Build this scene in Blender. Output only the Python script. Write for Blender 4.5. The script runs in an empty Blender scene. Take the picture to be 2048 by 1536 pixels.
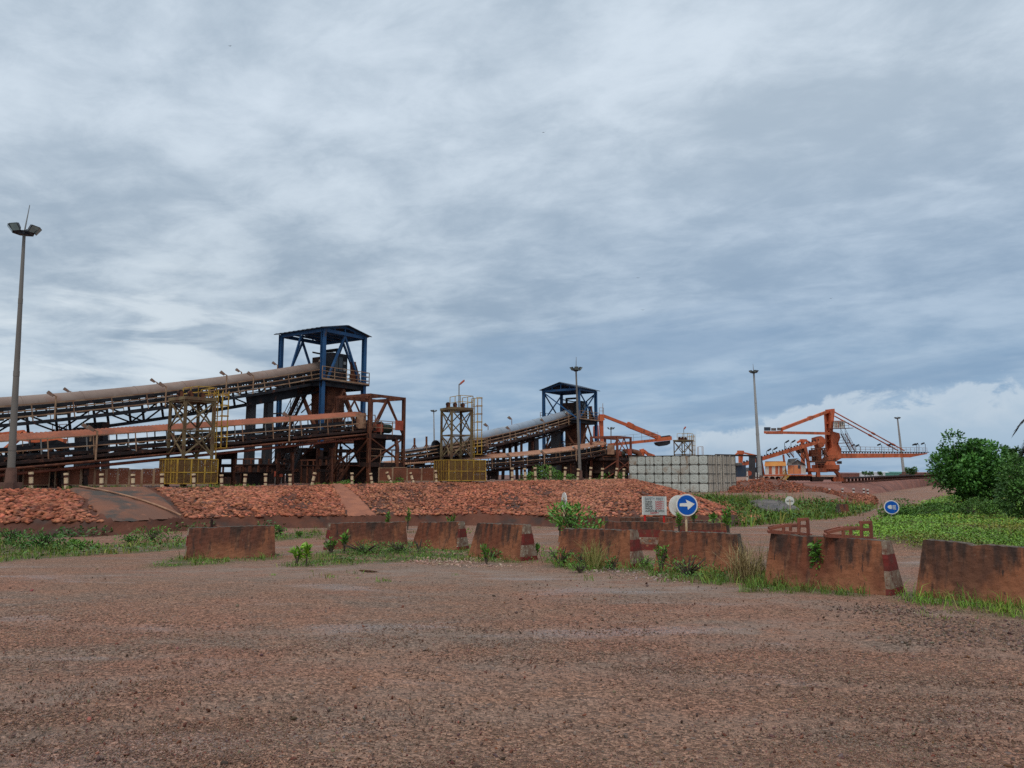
import bpy, math, random
import numpy as np
from mathutils import Vector, Matrix, Euler
random.seed(7); RNG = np.random.default_rng(11)
R = math.radians
scene = bpy.context.scene
COL = scene.collection
F_PX, CX, CY, HOR, CAMZ = 1538.0, 1024.0, 768.0, 948.0, 1.7
PITCH = math.atan((HOR - CY) / F_PX)

# ------------------------------------------------------------------ survey helper: bearing + distance -> metres
def W(px, py, d):
    u, v = px - CX, CY - py
    dy = F_PX * math.cos(PITCH) - v * math.sin(PITCH)
    dz = F_PX * math.sin(PITCH) + v * math.cos(PITCH)
    return Vector((u * d / dy, d, CAMZ + dz * d / dy))

# ------------------------------------------------------------------ terrain
GY = np.array([-40, 0, 8, 11, 14, 16, 18.5, 20, 24, 30, 34, 42, 50, 70, 100, 200, 400, 3000], float)
GZ = np.array([-1.55, -1.66, -1.68, -1.72, -1.82, -1.90, -2.0, -2.1, -2.27, -2.45, -2.52, -2.7, -2.95, -3.2, -3.5, -3.9, -4.6, -5.0], float)
def sstep(t):
    t = np.clip(t, 0, 1); return t * t * (3 - 2 * t)
def ground(x, y):
    x = np.asarray(x, float); y = np.asarray(y, float)
    z = np.interp(y, GY, GZ) + CAMZ
    n = (np.sin(x * .9 + 1.3 * np.sin(y * .5)) * np.sin(y * .7 + .8 * np.sin(x * .4)) * .018
         + np.sin(x * .31 + 2) * np.sin(y * .27 + 1) * .03)
    z = z + n * np.clip((y + 2) / 10, .3, 1)
    # raised pad under the water tank with a grassy bank in front
    r = np.hypot((x - 21) / 15.0, (y - 88) / 15.5)
    z = z + 1.42 * sstep((1.25 - r) / .42)
    # overgrown mound right of the road
    edge = 7.6 + (y - 20) * .47
    m = sstep((x - edge) / 3.0) * sstep((y - 17) / 6) * sstep((85 - y) / 20)
    z = z + .42 * m
    # small mound under the middle barriers
    z = z + .17 * np.exp(-((x + 3.2) / 2.6) ** 2 - ((y - 20.6) / 1.6) ** 2)
    # gully with washed-out gravel at right
    z = z - .07 * np.exp(-((x - 5.9) / 1.3) ** 2 - ((y - 8.6) / .9) ** 2)
    return z
def gz(x, y): return float(ground(x, y))
def G(px, py):
    """ground point seen in the bearing of a photograph pixel"""
    lo, hi = 2.0, 900.0
    for _ in range(44):
        m = math.sqrt(lo * hi); p = W(px, py, m)
        if p.z > gz(p.x, p.y): lo = m
        else: hi = m
    p = W(px, py, lo); return Vector((p.x, p.y, gz(p.x, p.y)))
def Gv(px, py):
    """vectorised G"""
    px = np.asarray(px, float); py = np.asarray(py, float)
    u, v = px - CX, CY - py
    dy = F_PX * math.cos(PITCH) - v * math.sin(PITCH); dz = F_PX * math.sin(PITCH) + v * math.cos(PITCH)
    lo = np.full(px.shape, 2.0); hi = np.full(px.shape, 900.0)
    for _ in range(40):
        m = np.sqrt(lo * hi); x = u * m / dy; z = CAMZ + dz * m / dy
        up = z > ground(x, m); lo = np.where(up, m, lo); hi = np.where(up, hi, m)
    x = u * lo / dy
    return np.stack([x, lo, ground(x, lo)], -1)

# ------------------------------------------------------------------ materials
MATS = {}
def _nt(name):
    m = bpy.data.materials.new(name); m.use_nodes = True
    nt = m.node_tree; b = nt.nodes['Principled BSDF']; return m, nt, b
def N(nt, typ, **kw):
    n = nt.nodes.new(typ)
    for k, v in kw.items(): setattr(n, k, v)
    return n
def c4(c): return (c[0], c[1], c[2], 1.0)
def noise_mask(nt, vec, scale, lo, hi, detail=5, rough=.6):
    t = N(nt, 'ShaderNodeTexNoise'); t.inputs['Scale'].default_value = scale; t.inputs['Detail'].default_value = detail; t.inputs['Roughness'].default_value = rough
    nt.links.new(vec, t.inputs['Vector'])
    r = N(nt, 'ShaderNodeMapRange'); r.inputs['From Min'].default_value = lo; r.inputs['From Max'].default_value = hi; r.interpolation_type = 'SMOOTHSTEP'
    nt.links.new(t.outputs['Fac'], r.inputs['Value']); return r.outputs['Result'], t.outputs['Fac']
def mixc(nt, fac, a, b, mode='MIX'):
    m = N(nt, 'ShaderNodeMix', data_type='RGBA', blend_type=mode)
    for sock, v in ((m.inputs[0], fac), (m.inputs[6], a), (m.inputs[7], b)):
        if hasattr(v, 'is_linked') or hasattr(v, 'links'): nt.links.new(v, sock)
        elif isinstance(v, (int, float)): sock.default_value = v
        else: sock.default_value = c4(v)
    return m.outputs[2]
def MAT(name, c1, c2, scale=2.0, lo=.4, hi=.6, rough=.75, metal=0.0, spec=.18, layers=(), bump=0.0, bscale=20, tint=False, openings=0.0, stretch=None):
    """two-tone weathered surface; layers = (colour, scale, lo, hi, (sx,sy,sz)) stains on top"""
    m, nt, b = _nt(name); L = nt.links
    tc = N(nt, 'ShaderNodeTexCoord'); v = tc.outputs['Object']
    def st(s):
        if not s: return v
        mp = N(nt, 'ShaderNodeMapping'); mp.inputs['Scale'].default_value = s; L.new(v, mp.inputs['Vector']); return mp.outputs['Vector']
    f, _ = noise_mask(nt, st(stretch), scale, lo, hi)
    col = mixc(nt, f, c1, c2)
    for (lc, ls, ll, lh, lst) in layers:
        f2, _ = noise_mask(nt, st(lst), ls, ll, lh); col = mixc(nt, f2, col, lc)
    if tint:
        a = N(nt, 'ShaderNodeAttribute', attribute_name='tint'); col = mixc(nt, 1.0, col, a.outputs['Color'], 'MULTIPLY')
    L.new(col, b.inputs['Base Color'])
    b.inputs['Roughness'].default_value = rough; b.inputs['Metallic'].default_value = metal; b.inputs['Specular IOR Level'].default_value = spec
    if bump:
        t = N(nt, 'ShaderNodeTexNoise'); t.inputs['Scale'].default_value = bscale; t.inputs['Detail'].default_value = 6; L.new(v, t.inputs['Vector'])
        bp = N(nt, 'ShaderNodeBump'); bp.inputs['Strength'].default_value = bump; bp.inputs['Distance'].default_value = .05
        L.new(t.outputs['Fac'], bp.inputs['Height']); L.new(bp.outputs['Normal'], b.inputs['Normal'])
    if openings:
        # woven mesh: real openings between the wires
        chk = N(nt, 'ShaderNodeTexNoise'); chk.inputs['Scale'].default_value = 26; chk.inputs['Detail'].default_value = 1; L.new(v, chk.inputs['Vector'])
        mr = N(nt, 'ShaderNodeMapRange'); mr.inputs['From Min'].default_value = .5 + openings; mr.inputs['From Max'].default_value = .54 + openings; L.new(chk.outputs['Fac'], mr.inputs['Value'])
        tr = N(nt, 'ShaderNodeBsdfTransparent'); mx = N(nt, 'ShaderNodeMixShader')
        L.new(mr.outputs['Result'], mx.inputs[0]); L.new(b.outputs[0], mx.inputs[1]); L.new(tr.outputs[0], mx.inputs[2])
        out = [n for n in nt.nodes if n.type == 'OUTPUT_MATERIAL'][0]; L.new(mx.outputs[0], out.inputs['Surface'])
    MATS[name] = m; return m

RUSTST = ((.10, .035, .018), 2.2, .5, .62, (1, 1, .35))
MAT('rust', (.165, .058, .03), (.09, .033, .02), 1.6, layers=[((.27, .10, .045), 5, .58, .7, None)])
MAT('rust_red', (.26, .085, .05), (.17, .055, .035), 1.3, layers=[((.12, .04, .028), 4, .56, .7, None)])
MAT('rust_dark', (.045, .022, .016), (.024, .015, .013), 1.2, layers=[((.13, .05, .03), 3, .55, .68, None)])
MAT('steel_dark', (.028, .027, .03), (.016, .016, .018), 1.3, layers=[((.11, .045, .03), 2.4, .57, .72, None)])
MAT('rail_tan', (.36, .22, .13), (.25, .13, .075), 1.4)
MAT('belt', (.018, .017, .017), (.035, .028, .025), 2)
MAT('cover_brown', (.255, .180, .142), (.215, .145, .112), .5, rough=.65, spec=.2, layers=[((.29, .21, .165), 1.5, .55, .75, (1, 1, .3)), ((.17, .11, .085), 2.5, .62, .78, (1, 1, .4)), ((.25, .135, .095), .35, .52, .7, None)])
MAT('cover_grey', (.25, .29, .34), (.22, .25, .28), .3, rough=.4, layers=[((.29, .25, .23), .4, .5, .7, (1, 1, .5))])
MAT('canopy_rust', (.31, .098, .05), (.235, .078, .042), 1.0, layers=[((.20, .08, .05), 2.2, .55, .7, None)])
MAT('canopy_tan', (.36, .185, .11), (.30, .14, .085), 1.0, layers=[((.24, .12, .08), 2.2, .55, .7, None)])
MAT('blue_paint', (.03, .095, .205), (.024, .072, .16), 1.0, rough=.55, layers=[((.10, .065, .055), 2.4, .6, .72, (1, 1, .3))])
MAT('blue_roof', (.035, .055, .085), (.055, .06, .07), 1.0, rough=.6)
MAT('orange', (.60, .15, .06), (.50, .11, .045), .35, rough=.65, layers=[((.36, .095, .04), .8, .48, .62, (1, 1, .3)), ((.66, .24, .12), .5, .58, .72, None), ((.17, .065, .038), 1.5, .58, .70, (1, 1, .3))])
MAT('orange_dusty', (.46, .115, .048), (.30, .08, .038), .4, rough=.75, layers=[((.14, .055, .032), .9, .54, .68, (1, 1, .5))])
MAT('orange_faded', (.74, .27, .11), (.66, .20, .08), .4, layers=[((.40, .16, .09), 1.2, .58, .72, None)])
MAT('orange_yellow', (.62, .27, .07), (.55, .20, .05), .4)
MAT('white_paint', (.74, .68, .58), (.62, .53, .43), .9, layers=[((.40, .22, .13), 1.3, .62, .75, (1, 1, .4))])
MAT('yellow_paint', (.50, .31, .05), (.40, .22, .04), 1.5, layers=[((.20, .09, .04), 3, .55, .68, None)])
MAT('yellow_mesh', (.175, .098, .026), (.13, .066, .026), .8, openings=.075)
MAT('rust_mesh', (.215, .072, .038), (.15, .052, .03), .8, openings=.17)
MAT('galvanised', (.30, .29, .27), (.23, .22, .205), .8, rough=.55, metal=.2)
MAT('mast_grey', (.19, .165, .14), (.15, .125, .105), .7, rough=.6, stretch=(1, 1, .2), layers=[((.16, .08, .05), 1.0, .6, .75, None)])
MAT('mast_pale', (.36, .35, .33), (.28, .265, .245), .7, rough=.6, stretch=(1, 1, .2))
MAT('tower_steel', (.215, .155, .078), (.14, .092, .05), 1.0, layers=[((.14, .07, .04), 2.0, .54, .68, None)])
MAT('lamp_black', (.02, .022, .025), (.035, .035, .04), 3, rough=.4)
MAT('lamp_glass', (.28, .34, .30), (.22, .28, .26), 3, rough=.15, spec=.5)
MAT('lamp_tan', (.30, .19, .14), (.23, .13, .09), 3)
MAT('concrete', (.06, .056, .058), (.042, .04, .042), .6, bump=.2, bscale=6, layers=[((.14, .07, .045), .7, .55, .7, (1, 1, .4))])
MAT('concrete_base', (.17, .09, .065), (.11, .06, .045), 2, bump=.2)
TANKL = [((.36, .27, .195), .55, .5, .66, None), ((.20, .165, .125), 1.6, .58, .74, (1, 1, .25))]
MAT('tank_panel_pale', (.58, .585, .515), (.49, .495, .43), .7, rough=.6, layers=TANKL)
MAT('tank_panel_stained', (.48, .47, .41), (.42, .38, .31), .7, rough=.7, layers=TANKL + [((.30, .21, .14), 2.2, .5, .66, (1, 1, .3))])
MAT('tank_panel', (.53, .54, .475), (.45, .46, .40), .7, rough=.6, layers=[((.36, .27, .195), .55, .5, .66, None), ((.20, .165, .125), 1.6, .58, .74, (1, 1, .25))])
MAT('tank_side', (.50, .44, .36), (.38, .33, .27), .9, rough=.7, stretch=(1, 1, .3))
MAT('tank_seam', (.10, .093, .08), (.15, .125, .10), 2)
MAT('post_cream', (.68, .50, .31), (.58, .40, .23), 4, layers=[((.30, .13, .07), 5, .58, .72, None)])
MAT('post_brown', (.12, .04, .028), (.08, .03, .022), 4)
MAT('post_white', (.68, .62, .55), (.55, .48, .42), 4)
MAT('sign_white', (.74, .72, .66), (.66, .63, .56), 5, rough=.5, layers=[((.55, .42, .28), 6, .66, .8, (1, 1, .3))])
MAT('board_white', (.52, .53, .49), (.45, .46, .42), 2.5, rough=.5)
MAT('sign_blue', (.006, .10, .43), (.006, .085, .38), 4, rough=.4)
MAT('red_paint', (.55, .028, .02), (.45, .022, .018), 6)
MAT('text_black', (.015, .015, .018), (.03, .03, .032), 6)
MAT('text_red', (.50, .035, .045), (.44, .03, .04), 6)
MAT('text_grey', (.10, .13, .16), (.16, .19, .21), 9)
MAT('sign_post', (.60, .47, .29), (.42, .26, .13), 5, stretch=(1, 1, .3))
MAT('wood_pipe', (.36, .20, .12), (.26, .13, .08), 2)
BTONE = [((.175, .055, .028), (.115, .04, .022)), ((.15, .052, .03), (.095, .037, .023)), ((.20, .068, .034), (.13, .047, .026)), ((.135, .056, .032), (.085, .038, .025))]
for i, (a, b2) in enumerate(BTONE):
    MAT('barrier_tone_%d' % i, a, b2, 1.3, stretch=(1, 1, .4), rough=.85, bump=.28, bscale=26,
        layers=[((.26, .095, .045), 1.1, .45, .62, (1, 1, .5)), ((.06, .032, .024), 3.2, .52, .68, (2.2, 2.2, .10)), ((.27, .115, .06), 5, .58, .72, (1.5, 1.5, .16)), ((.035, .023, .02), 5, .62, .71, (2.4, 2.4, .08)), ((.025, .019, .018), 9, .68, .74, (1, 1, .3)), ((.15, .105, .075), 17, .64, .72, None)])
def barrier_runs(name):
    # water runs coming down from the coping and splashed mud at the foot
    m = MATS[name]; nt = m.node_tree; L = nt.links; b = nt.nodes['Principled BSDF']; src = b.inputs['Base Color'].links[0].from_socket
    tc = N(nt, 'ShaderNodeTexCoord').outputs['Object']; sp = N(nt, 'ShaderNodeSeparateXYZ'); L.new(tc, sp.inputs[0])
    def ramp(lo, hi):
        r = N(nt, 'ShaderNodeMapRange'); r.interpolation_type = 'SMOOTHSTEP'; r.inputs[1].default_value = lo; r.inputs[2].default_value = hi; L.new(sp.outputs[2], r.inputs[0]); return r.outputs[0]
    def mul(a, c):
        q = N(nt, 'ShaderNodeMath', operation='MULTIPLY'); L.new(a, q.inputs[0]); 
        if isinstance(c, float): q.inputs[1].default_value = c
        else: L.new(c, q.inputs[1])
        return q.outputs[0]
    mp = N(nt, 'ShaderNodeMapping'); mp.inputs['Scale'].default_value = (5, 5, .35); L.new(tc, mp.inputs['Vector'])
    k1, _ = noise_mask(nt, mp.outputs['Vector'], 1.5, .40, .62); k2, _ = noise_mask(nt, tc, 4.0, .35, .6)
    c = mixc(nt, mul(mul(k1, ramp(.12, .85)), .85), src, (.042, .026, .020)); c = mixc(nt, mul(mul(k2, ramp(.42, .02)), .6), c, (.27, .115, .06)); L.new(c, b.inputs['Base Color'])
for i in range(len(BTONE)): barrier_runs('barrier_tone_%d' % i)
MAT('barrier_grime', (.075, .058, .048), (.11, .08, .055), 7, rough=.9, bump=.3, bscale=40, layers=[((.26, .21, .15), 16, .58, .66, None), ((.04, .03, .028), 9, .6, .7, None)])
MAT('band_white', (.25, .185, .13), (.18, .105, .07), 7, layers=[((.13, .055, .035), 9, .48, .66, None), ((.50, .45, .36), 12, .60, .7, None)])
MAT('band_red', (.165, .024, .018), (.12, .028, .02), 6, layers=[((.12, .05, .035), 9, .56, .68, None), ((.3, .15, .1), 22, .66, .72, None)])
MAT('leaf', (.062, .135, .026), (.045, .105, .022), 3, rough=.55, spec=.35, tint=True)
MAT('blade', (.145, .215, .042), (.11, .175, .036), 1.2, rough=.6, tint=True)
MAT('bark', (.10, .075, .055), (.06, .045, .035), 6, bump=.4)
MAT('stone', (.43, .142, .076), (.32, .10, .052), .35, rough=.85, tint=True, layers=[((.20, .085, .06), 1.6, .55, .7, None)])
MAT('pebble', (.25, .175, .135), (.185, .115, .085), 9, rough=.85, tint=True)
MAT('slab_rock', (.085, .075, .07), (.14, .115, .10), .9, bump=.5, bscale=5)
MAT('coal', (.035, .03, .03), (.06, .045, .04), 2, bump=.5, bscale=4)
MAT('shed_white', (.62, .64, .65), (.55, .56, .57), .3)
MAT('container_green', (.12, .30, .24), (.10, .25, .20), .4)
MAT('container_brown', (.24, .10, .075), (.18, .08, .06), .4)
MAT('window_dark', (.02, .022, .025), (.03, .03, .032), 3, rough=.15, spec=.5)
MAT('red_box', (.42, .09, .05), (.33, .07, .04), 3)
MAT('motor_green', (.03, .05, .03), (.05, .045, .035), 3)
MAT('roof_grey', (.17, .145, .125), (.11, .095, .085), 1.2)

# ------------------------------------------------------------------ mesh builder
class MB:
    def __init__(s): s.v = []; s.f = []; s.m = []; s.sm = []; s.mi = 0
    def mat(s, i): s.mi = i; return s
    def add(s, vs, fs, smooth=False):
        o = len(s.v); s.v += [tuple(p) for p in vs]
        for f in fs: s.f.append([i + o for i in f]); s.m.append(s.mi); s.sm.append(smooth)
        return s
    def hexa(s, p): # 8 points: bottom 0-3, top 4-7
        return s.add(p, [(3, 2, 1, 0), (4, 5, 6, 7), (0, 1, 5, 4), (1, 2, 6, 5), (2, 3, 7, 6), (3, 0, 4, 7)])
    def box(s, c, ax, ay, az):
        c, ax, ay, az = Vector(c), Vector(ax), Vector(ay), Vector(az)
        return s.hexa([c - ax - ay - az, c + ax - ay - az, c + ax + ay - az, c - ax + ay - az, c - ax - ay + az, c + ax - ay + az, c + ax + ay + az, c - ax + ay + az])
    def beam(s, p, q, w, h=None, up=(0, 0, 1)):
        p, q = Vector(p), Vector(q); h = h or w; t = q - p
        if t.length < 1e-6: return s
        t.normalize(); up = Vector(up)
        if abs(t.dot(up)) > .97: up = Vector((.56, .83, 0))
        n = t.cross(up).normalized(); u = n.cross(t)
        a, b = n * w / 2, u * h / 2
        return s.hexa([p - a - b, p + a - b, q + a - b, q - a - b, p - a + b, p + a + b, q + a + b, q - a + b])
    def tube(s, pts, radii, n=8, caps=True):
        pts = [Vector(p) for p in pts]
        if not isinstance(radii, (list, tuple)): radii = [radii] * len(pts)
        rings = []; ref = None
        for i, p in enumerate(pts):
            t = (pts[min(i + 1, len(pts) - 1)] - pts[max(i - 1, 0)]).normalized()
            if ref is None or abs(ref.dot(t)) > .95: ref = Vector((1, 0, 0)) if abs(t.x) < .8 else Vector((0, 1, 0))
            a = t.cross(ref).normalized(); b = t.cross(a).normalized()
            rings.append([p + (a * math.cos(2 * math.pi * k / n) + b * math.sin(2 * math.pi * k / n)) * radii[i] for k in range(n)])
        vs = [v for r in rings for v in r]; fs = []
        for i in range(len(pts) - 1):
            for k in range(n):
                fs.append((i * n + k, i * n + (k + 1) % n, (i + 1) * n + (k + 1) % n, (i + 1) * n + k))
        s.add(vs, fs, True)
        if caps: s.add(rings[0], [tuple(range(n))]); s.add(rings[-1], [tuple(range(n))])
        return s
    def prism(s, outline, off):
        off = Vector(off); n = len(outline); a = [Vector(p) for p in outline]; b = [p + off for p in a]
        return s.add(a + b, [tuple(range(n))[::-1], tuple(range(n, 2 * n))] + [(i, (i + 1) % n, (i + 1) % n + n, i + n) for i in range(n)])
    def build(s, name, mats, parent=None, loc=None, label=None):
        me = bpy.data.meshes.new(name)
        o = bpy.data.objects.new(name, me); COL.objects.link(o)
        if parent is not None:
            L0 = Vector(parent['_o']); o.parent = parent
        else:
            L0 = Vector(loc) if loc is not None else Vector((0, 0, 0)); o.location = L0
        o['_o'] = tuple(L0)
        me.from_pydata([(x - L0.x, y - L0.y, z - L0.z) for x, y, z in s.v], [], s.f)
        mats = mats if isinstance(mats, (list, tuple)) else [mats]
        for m in mats: me.materials.append(MATS[m])
        me.polygons.foreach_set('material_index', s.m); me.polygons.foreach_set('use_smooth', s.sm); me.update()
        if label: o['label'] = label
        return o
def tag(o, label=None, cat=None, group=None, kind=None):
    if label: o['label'] = label
    if cat: o['category'] = cat
    if group: o['group'] = group
    if kind: o['kind'] = kind
    return o
def thing(name, label, cat, loc, group=None):
    o = bpy.data.objects.new(name, None); COL.objects.link(o); o.location = loc; o['_o'] = tuple(loc)
    return tag(o, label, cat, group)
def copy_tree(o, parent=None):
    c = o.copy(); COL.objects.link(c)
    if parent is not None: c.parent = parent
    for ch in o.children: copy_tree(ch, c)
    return c
def np_mesh(name, verts, faces, tint=None, mat='leaf', parent=None, loc=(0, 0, 0), smooth=False):
    """verts (n,3), faces (m,k); tint per face (m,3)"""
    L0 = Vector(parent['_o']) if parent is not None else Vector(loc)
    verts = np.asarray(verts, np.float32) - np.array(L0, np.float32)
    faces = np.asarray(faces, np.int32); m, k = faces.shape
    me = bpy.data.meshes.new(name)
    me.vertices.add(len(verts)); me.vertices.foreach_set('co', verts.ravel())
    me.loops.add(m * k); me.loops.foreach_set('vertex_index', faces.ravel())
    me.polygons.add(m); me.polygons.foreach_set('loop_start', np.arange(0, m * k, k, dtype=np.int32))
    me.update(calc_edges=True)
    if smooth: me.polygons.foreach_set('use_smooth', np.ones(m, bool))
    if tint is not None:
        a = me.attributes.new('tint', 'FLOAT_COLOR', 'FACE')
        t = np.ones((m, 4), np.float32); t[:, :3] = tint; a.data.foreach_set('color', t.ravel())
    me.materials.append(MATS[mat] if isinstance(mat, str) else mat)
    o = bpy.data.objects.new(name, me); COL.objects.link(o)
    if parent is not None: o.parent = parent
    else: o.location = L0
    o['_o'] = tuple(L0); return o

def rand_rot(n):
    q = RNG.normal(size=(n, 4)); q /= np.linalg.norm(q, axis=1)[:, None]; w, x, y, z = q.T
    return np.stack([1 - 2 * (y * y + z * z), 2 * (x * y - z * w), 2 * (x * z + y * w), 2 * (x * y + z * w), 1 - 2 * (x * x + z * z), 2 * (y * z - x * w),
                     2 * (x * z - y * w), 2 * (y * z + x * w), 1 - 2 * (x * x + y * y)], -1).reshape(n, 3, 3)
def leaf_geo(pts, size, up_bias=.5, aspect=.5, rv=None):
    """folded 4-point leaves at pts, size per leaf"""
    n = len(pts); d = RNG.normal(size=(n, 3)); d[:, 2] = d[:, 2] * .6 + up_bias * .4
    if rv is not None: d = d * .6 + rv
    d /= np.linalg.norm(d, axis=1)[:, None] + 1e-9
    nn = RNG.normal(size=(n, 3)); nn[:, 2] += 1.2
    s = np.cross(d, nn); s /= np.linalg.norm(s, axis=1)[:, None] + 1e-9
    fold = np.cross(s, d); sz = np.asarray(size)[:, None]
    b = pts; t = pts + d * sz; m = pts + d * sz * .5
    l = m + s * sz * aspect / 2 + fold * sz * .1; r = m - s * sz * aspect / 2 + fold * sz * .1
    v = np.stack([b, l, t, r], 1).reshape(-1, 3)
    i = np.arange(n)[:, None] * 4
    f = np.concatenate([np.stack([i + 0, i + 1, i + 2], -1).reshape(-1, 3), np.stack([i + 0, i + 2, i + 3], -1).reshape(-1, 3)], 0)
    return v, f
def blade_geo(pts, h, w, lean=.5):
    n = len(pts); a = RNG.uniform(0, 2 * np.pi, n); dirv = np.stack([np.cos(a), np.sin(a), np.zeros(n)], -1)
    b = RNG.uniform(0, 2 * np.pi, n); side = np.stack([np.cos(b), np.sin(b), np.zeros(n)], -1)
    ln = (np.abs(RNG.normal(size=n)) * lean)[:, None]; h = h[:, None]; w = w[:, None]
    p1 = pts + dirv * ln * h * .3 + np.array([0, 0, 1]) * h * .6
    p2 = pts + dirv * ln * h * 1.0 + np.array([0, 0, 1]) * h * (1 - .25 * np.clip(ln, 0, 1.6))
    v = np.stack([pts - side * w / 2, pts + side * w / 2, p1 + side * w * .38, p1 - side * w * .38, p2], 1).reshape(-1, 3)
    i = np.arange(n)[:, None] * 5
    f = np.concatenate([np.concatenate([i + 0, i + 1, i + 2], 1), np.concatenate([i + 0, i + 2, i + 3], 1), np.concatenate([i + 3, i + 2, i + 4], 1)], 0)
    return v, f
OCT_V = np.array([(1, 0, 0), (-1, 0, 0), (0, 1, 0), (0, -1, 0), (0, 0, 1), (0, 0, -1)], float); OCT_F = np.array([(0, 2, 4), (2, 1, 4), (1, 3, 4), (3, 0, 4), (2, 0, 5), (1, 2, 5), (3, 1, 5), (0, 3, 5)])
def chip_geo(pts, size, flat=(1.2, .85, .5), jit=.25):
    n = len(pts); base = OCT_V[None] * (1 + RNG.normal(size=(n, 6, 1)) * jit) * np.array(flat)[None, None] * np.asarray(size)[:, None, None]
    a = RNG.uniform(0, 2 * np.pi, n); ca, sa = np.cos(a)[:, None], np.sin(a)[:, None]
    v = np.stack([base[..., 0] * ca - base[..., 1] * sa, base[..., 0] * sa + base[..., 1] * ca, base[..., 2] + base[..., 0] * (RNG.normal(size=(n, 1)) * .25)], -1) + pts[:, None, :]
    return v.reshape(-1, 3), (OCT_F[None] + (np.arange(n) * 6)[:, None, None]).reshape(-1, 3)
PHI = (1 + 5 ** .5) / 2
ICO_V = np.array([(-1, PHI, 0), (1, PHI, 0), (-1, -PHI, 0), (1, -PHI, 0), (0, -1, PHI), (0, 1, PHI), (0, -1, -PHI), (0, 1, -PHI), (PHI, 0, -1), (PHI, 0, 1), (-PHI, 0, -1), (-PHI, 0, 1)], float) / 1.9
ICO_F = np.array([(0, 11, 5), (0, 5, 1), (0, 1, 7), (0, 7, 10), (0, 10, 11), (1, 5, 9), (5, 11, 4), (11, 10, 2), (10, 7, 6), (7, 1, 8), (3, 9, 4), (3, 4, 2), (3, 2, 6), (3, 6, 8), (3, 8, 9), (4, 9, 5), (2, 4, 11), (6, 2, 10), (8, 6, 7), (9, 8, 1)])
def stone_geo(pts, size, frames=None, flat=(1, .75, .5), jit=.22):
    n = len(pts); base = ICO_V[None] * (1 + RNG.normal(size=(n, 12, 1)) * jit)
    sc = np.array(flat)[None] * (1 + RNG.normal(size=(n, 3)) * .18); base = base * sc[:, None, :] * np.asarray(size)[:, None, None]
    rot = rand_rot(n) if frames is None else frames
    v = np.einsum('nij,nkj->nki', rot, base) + pts[:, None, :]
    f = (ICO_F[None] + (np.arange(n) * 12)[:, None, None]).reshape(-1, 3)
    return v.reshape(-1, 3), f
def tints(n, k, lo, hi, hue=.08):
    """n random tints, each repeated for its k faces (face-major blocks)"""
    b = RNG.uniform(lo, hi, n)[:, None] * (1 + RNG.normal(size=(n, 3)) * hue); return b
# ------------------------------------------------------------------ camera
cam = bpy.data.cameras.new('camera'); co = bpy.data.objects.new('camera', cam); COL.objects.link(co)
co.location = (0, 0, CAMZ); co.rotation_euler = (math.pi / 2 + PITCH, 0, 0)
cam.sensor_width = 36; cam.lens = 36 * F_PX / 2048; cam.clip_end = 8000; cam.clip_start = .05
scene.camera = co
scene.view_settings.view_transform = 'Standard'; scene.view_settings.look = 'None'; scene.view_settings.gamma = 1; scene.view_settings.exposure = EXPOSURE if 'EXPOSURE' in globals() else 0.0
scene.cycles.max_bounces = 6; scene.cycles.diffuse_bounces = 2; scene.cycles.transparent_max_bounces = 12
scene.cycles.use_denoising = False

# ------------------------------------------------------------------ sky: overcast with broken stratocumulus and a far cumulus bank
world = bpy.data.worlds.new('World'); scene.world = world; world.use_nodes = True
wn = world.node_tree; wn.nodes.clear()
def wm(op, a, b=None, c=None, clamp=False):
    n = N(wn, 'ShaderNodeMath', operation=op); n.use_clamp = clamp
    for i, v in enumerate((a, b, c)):
        if v is None: continue
        if isinstance(v, (int, float)): n.inputs[i].default_value = v
        else: wn.links.new(v, n.inputs[i])
    return n.outputs[0]
def wramp(val, lo, hi, a=0.0, b=1.0):
    r = N(wn, 'ShaderNodeMapRange'); r.interpolation_type = 'SMOOTHSTEP'
    for i, v in ((1, lo), (2, hi), (3, a), (4, b)): 
        if isinstance(v, (int, float)): r.inputs[i].default_value = v
        else: wn.links.new(v, r.inputs[i])
    wn.links.new(val, r.inputs[0]); return r.outputs[0]
def wcomb(x, y, z):
    c = N(wn, 'ShaderNodeCombineXYZ')
    for i, v in enumerate((x, y, z)):
        if isinstance(v, (int, float)): c.inputs[i].default_value = v
        else: wn.links.new(v, c.inputs[i])
    return c.outputs[0]
def wnoise(vec, scale, detail=7, rough=.55, dist=0.0):
    t = N(wn, 'ShaderNodeTexNoise'); t.inputs['Scale'].default_value = scale; t.inputs['Detail'].default_value = detail
    t.inputs['Roughness'].default_value = rough; t.inputs['Distortion'].default_value = dist
    wn.links.new(vec, t.inputs['Vector']); return t.outputs['Fac']
tc = N(wn, 'ShaderNodeTexCoord'); sep = N(wn, 'ShaderNodeSeparateXYZ'); wn.links.new(tc.outputs['Generated'], sep.inputs[0])
dx, dy, dz = sep.outputs
el = wm('DEGREES', wm('ARCSINE', dz)) if False else wm('MULTIPLY', wm('ARCSINE', dz), 57.29578)
az = wm('MULTIPLY', wm('ARCTAN2', dx, dy), 57.29578)
zz = wm('MAXIMUM', wm('ADD', dz, .17), .05)
cx_, cy_ = wm('DIVIDE', dx, zz), wm('DIVIDE', dy, zz)
pl = wcomb(wm('MULTIPLY_ADD', cy_, .25, cx_), wm('MULTIPLY_ADD', cx_, -.12, cy_), 0.0)
n_big = wnoise(pl, .85, 3, .5, .3)
n_mid = wnoise(pl, 2.5, 9, .58, .25)
n_fine = wnoise(wcomb(wm('MULTIPLY_ADD', cy_, .35, cx_), wm('MULTIPLY', cy_, 1.2), 3.7), 5.6, 8, .64, .35)
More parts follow.
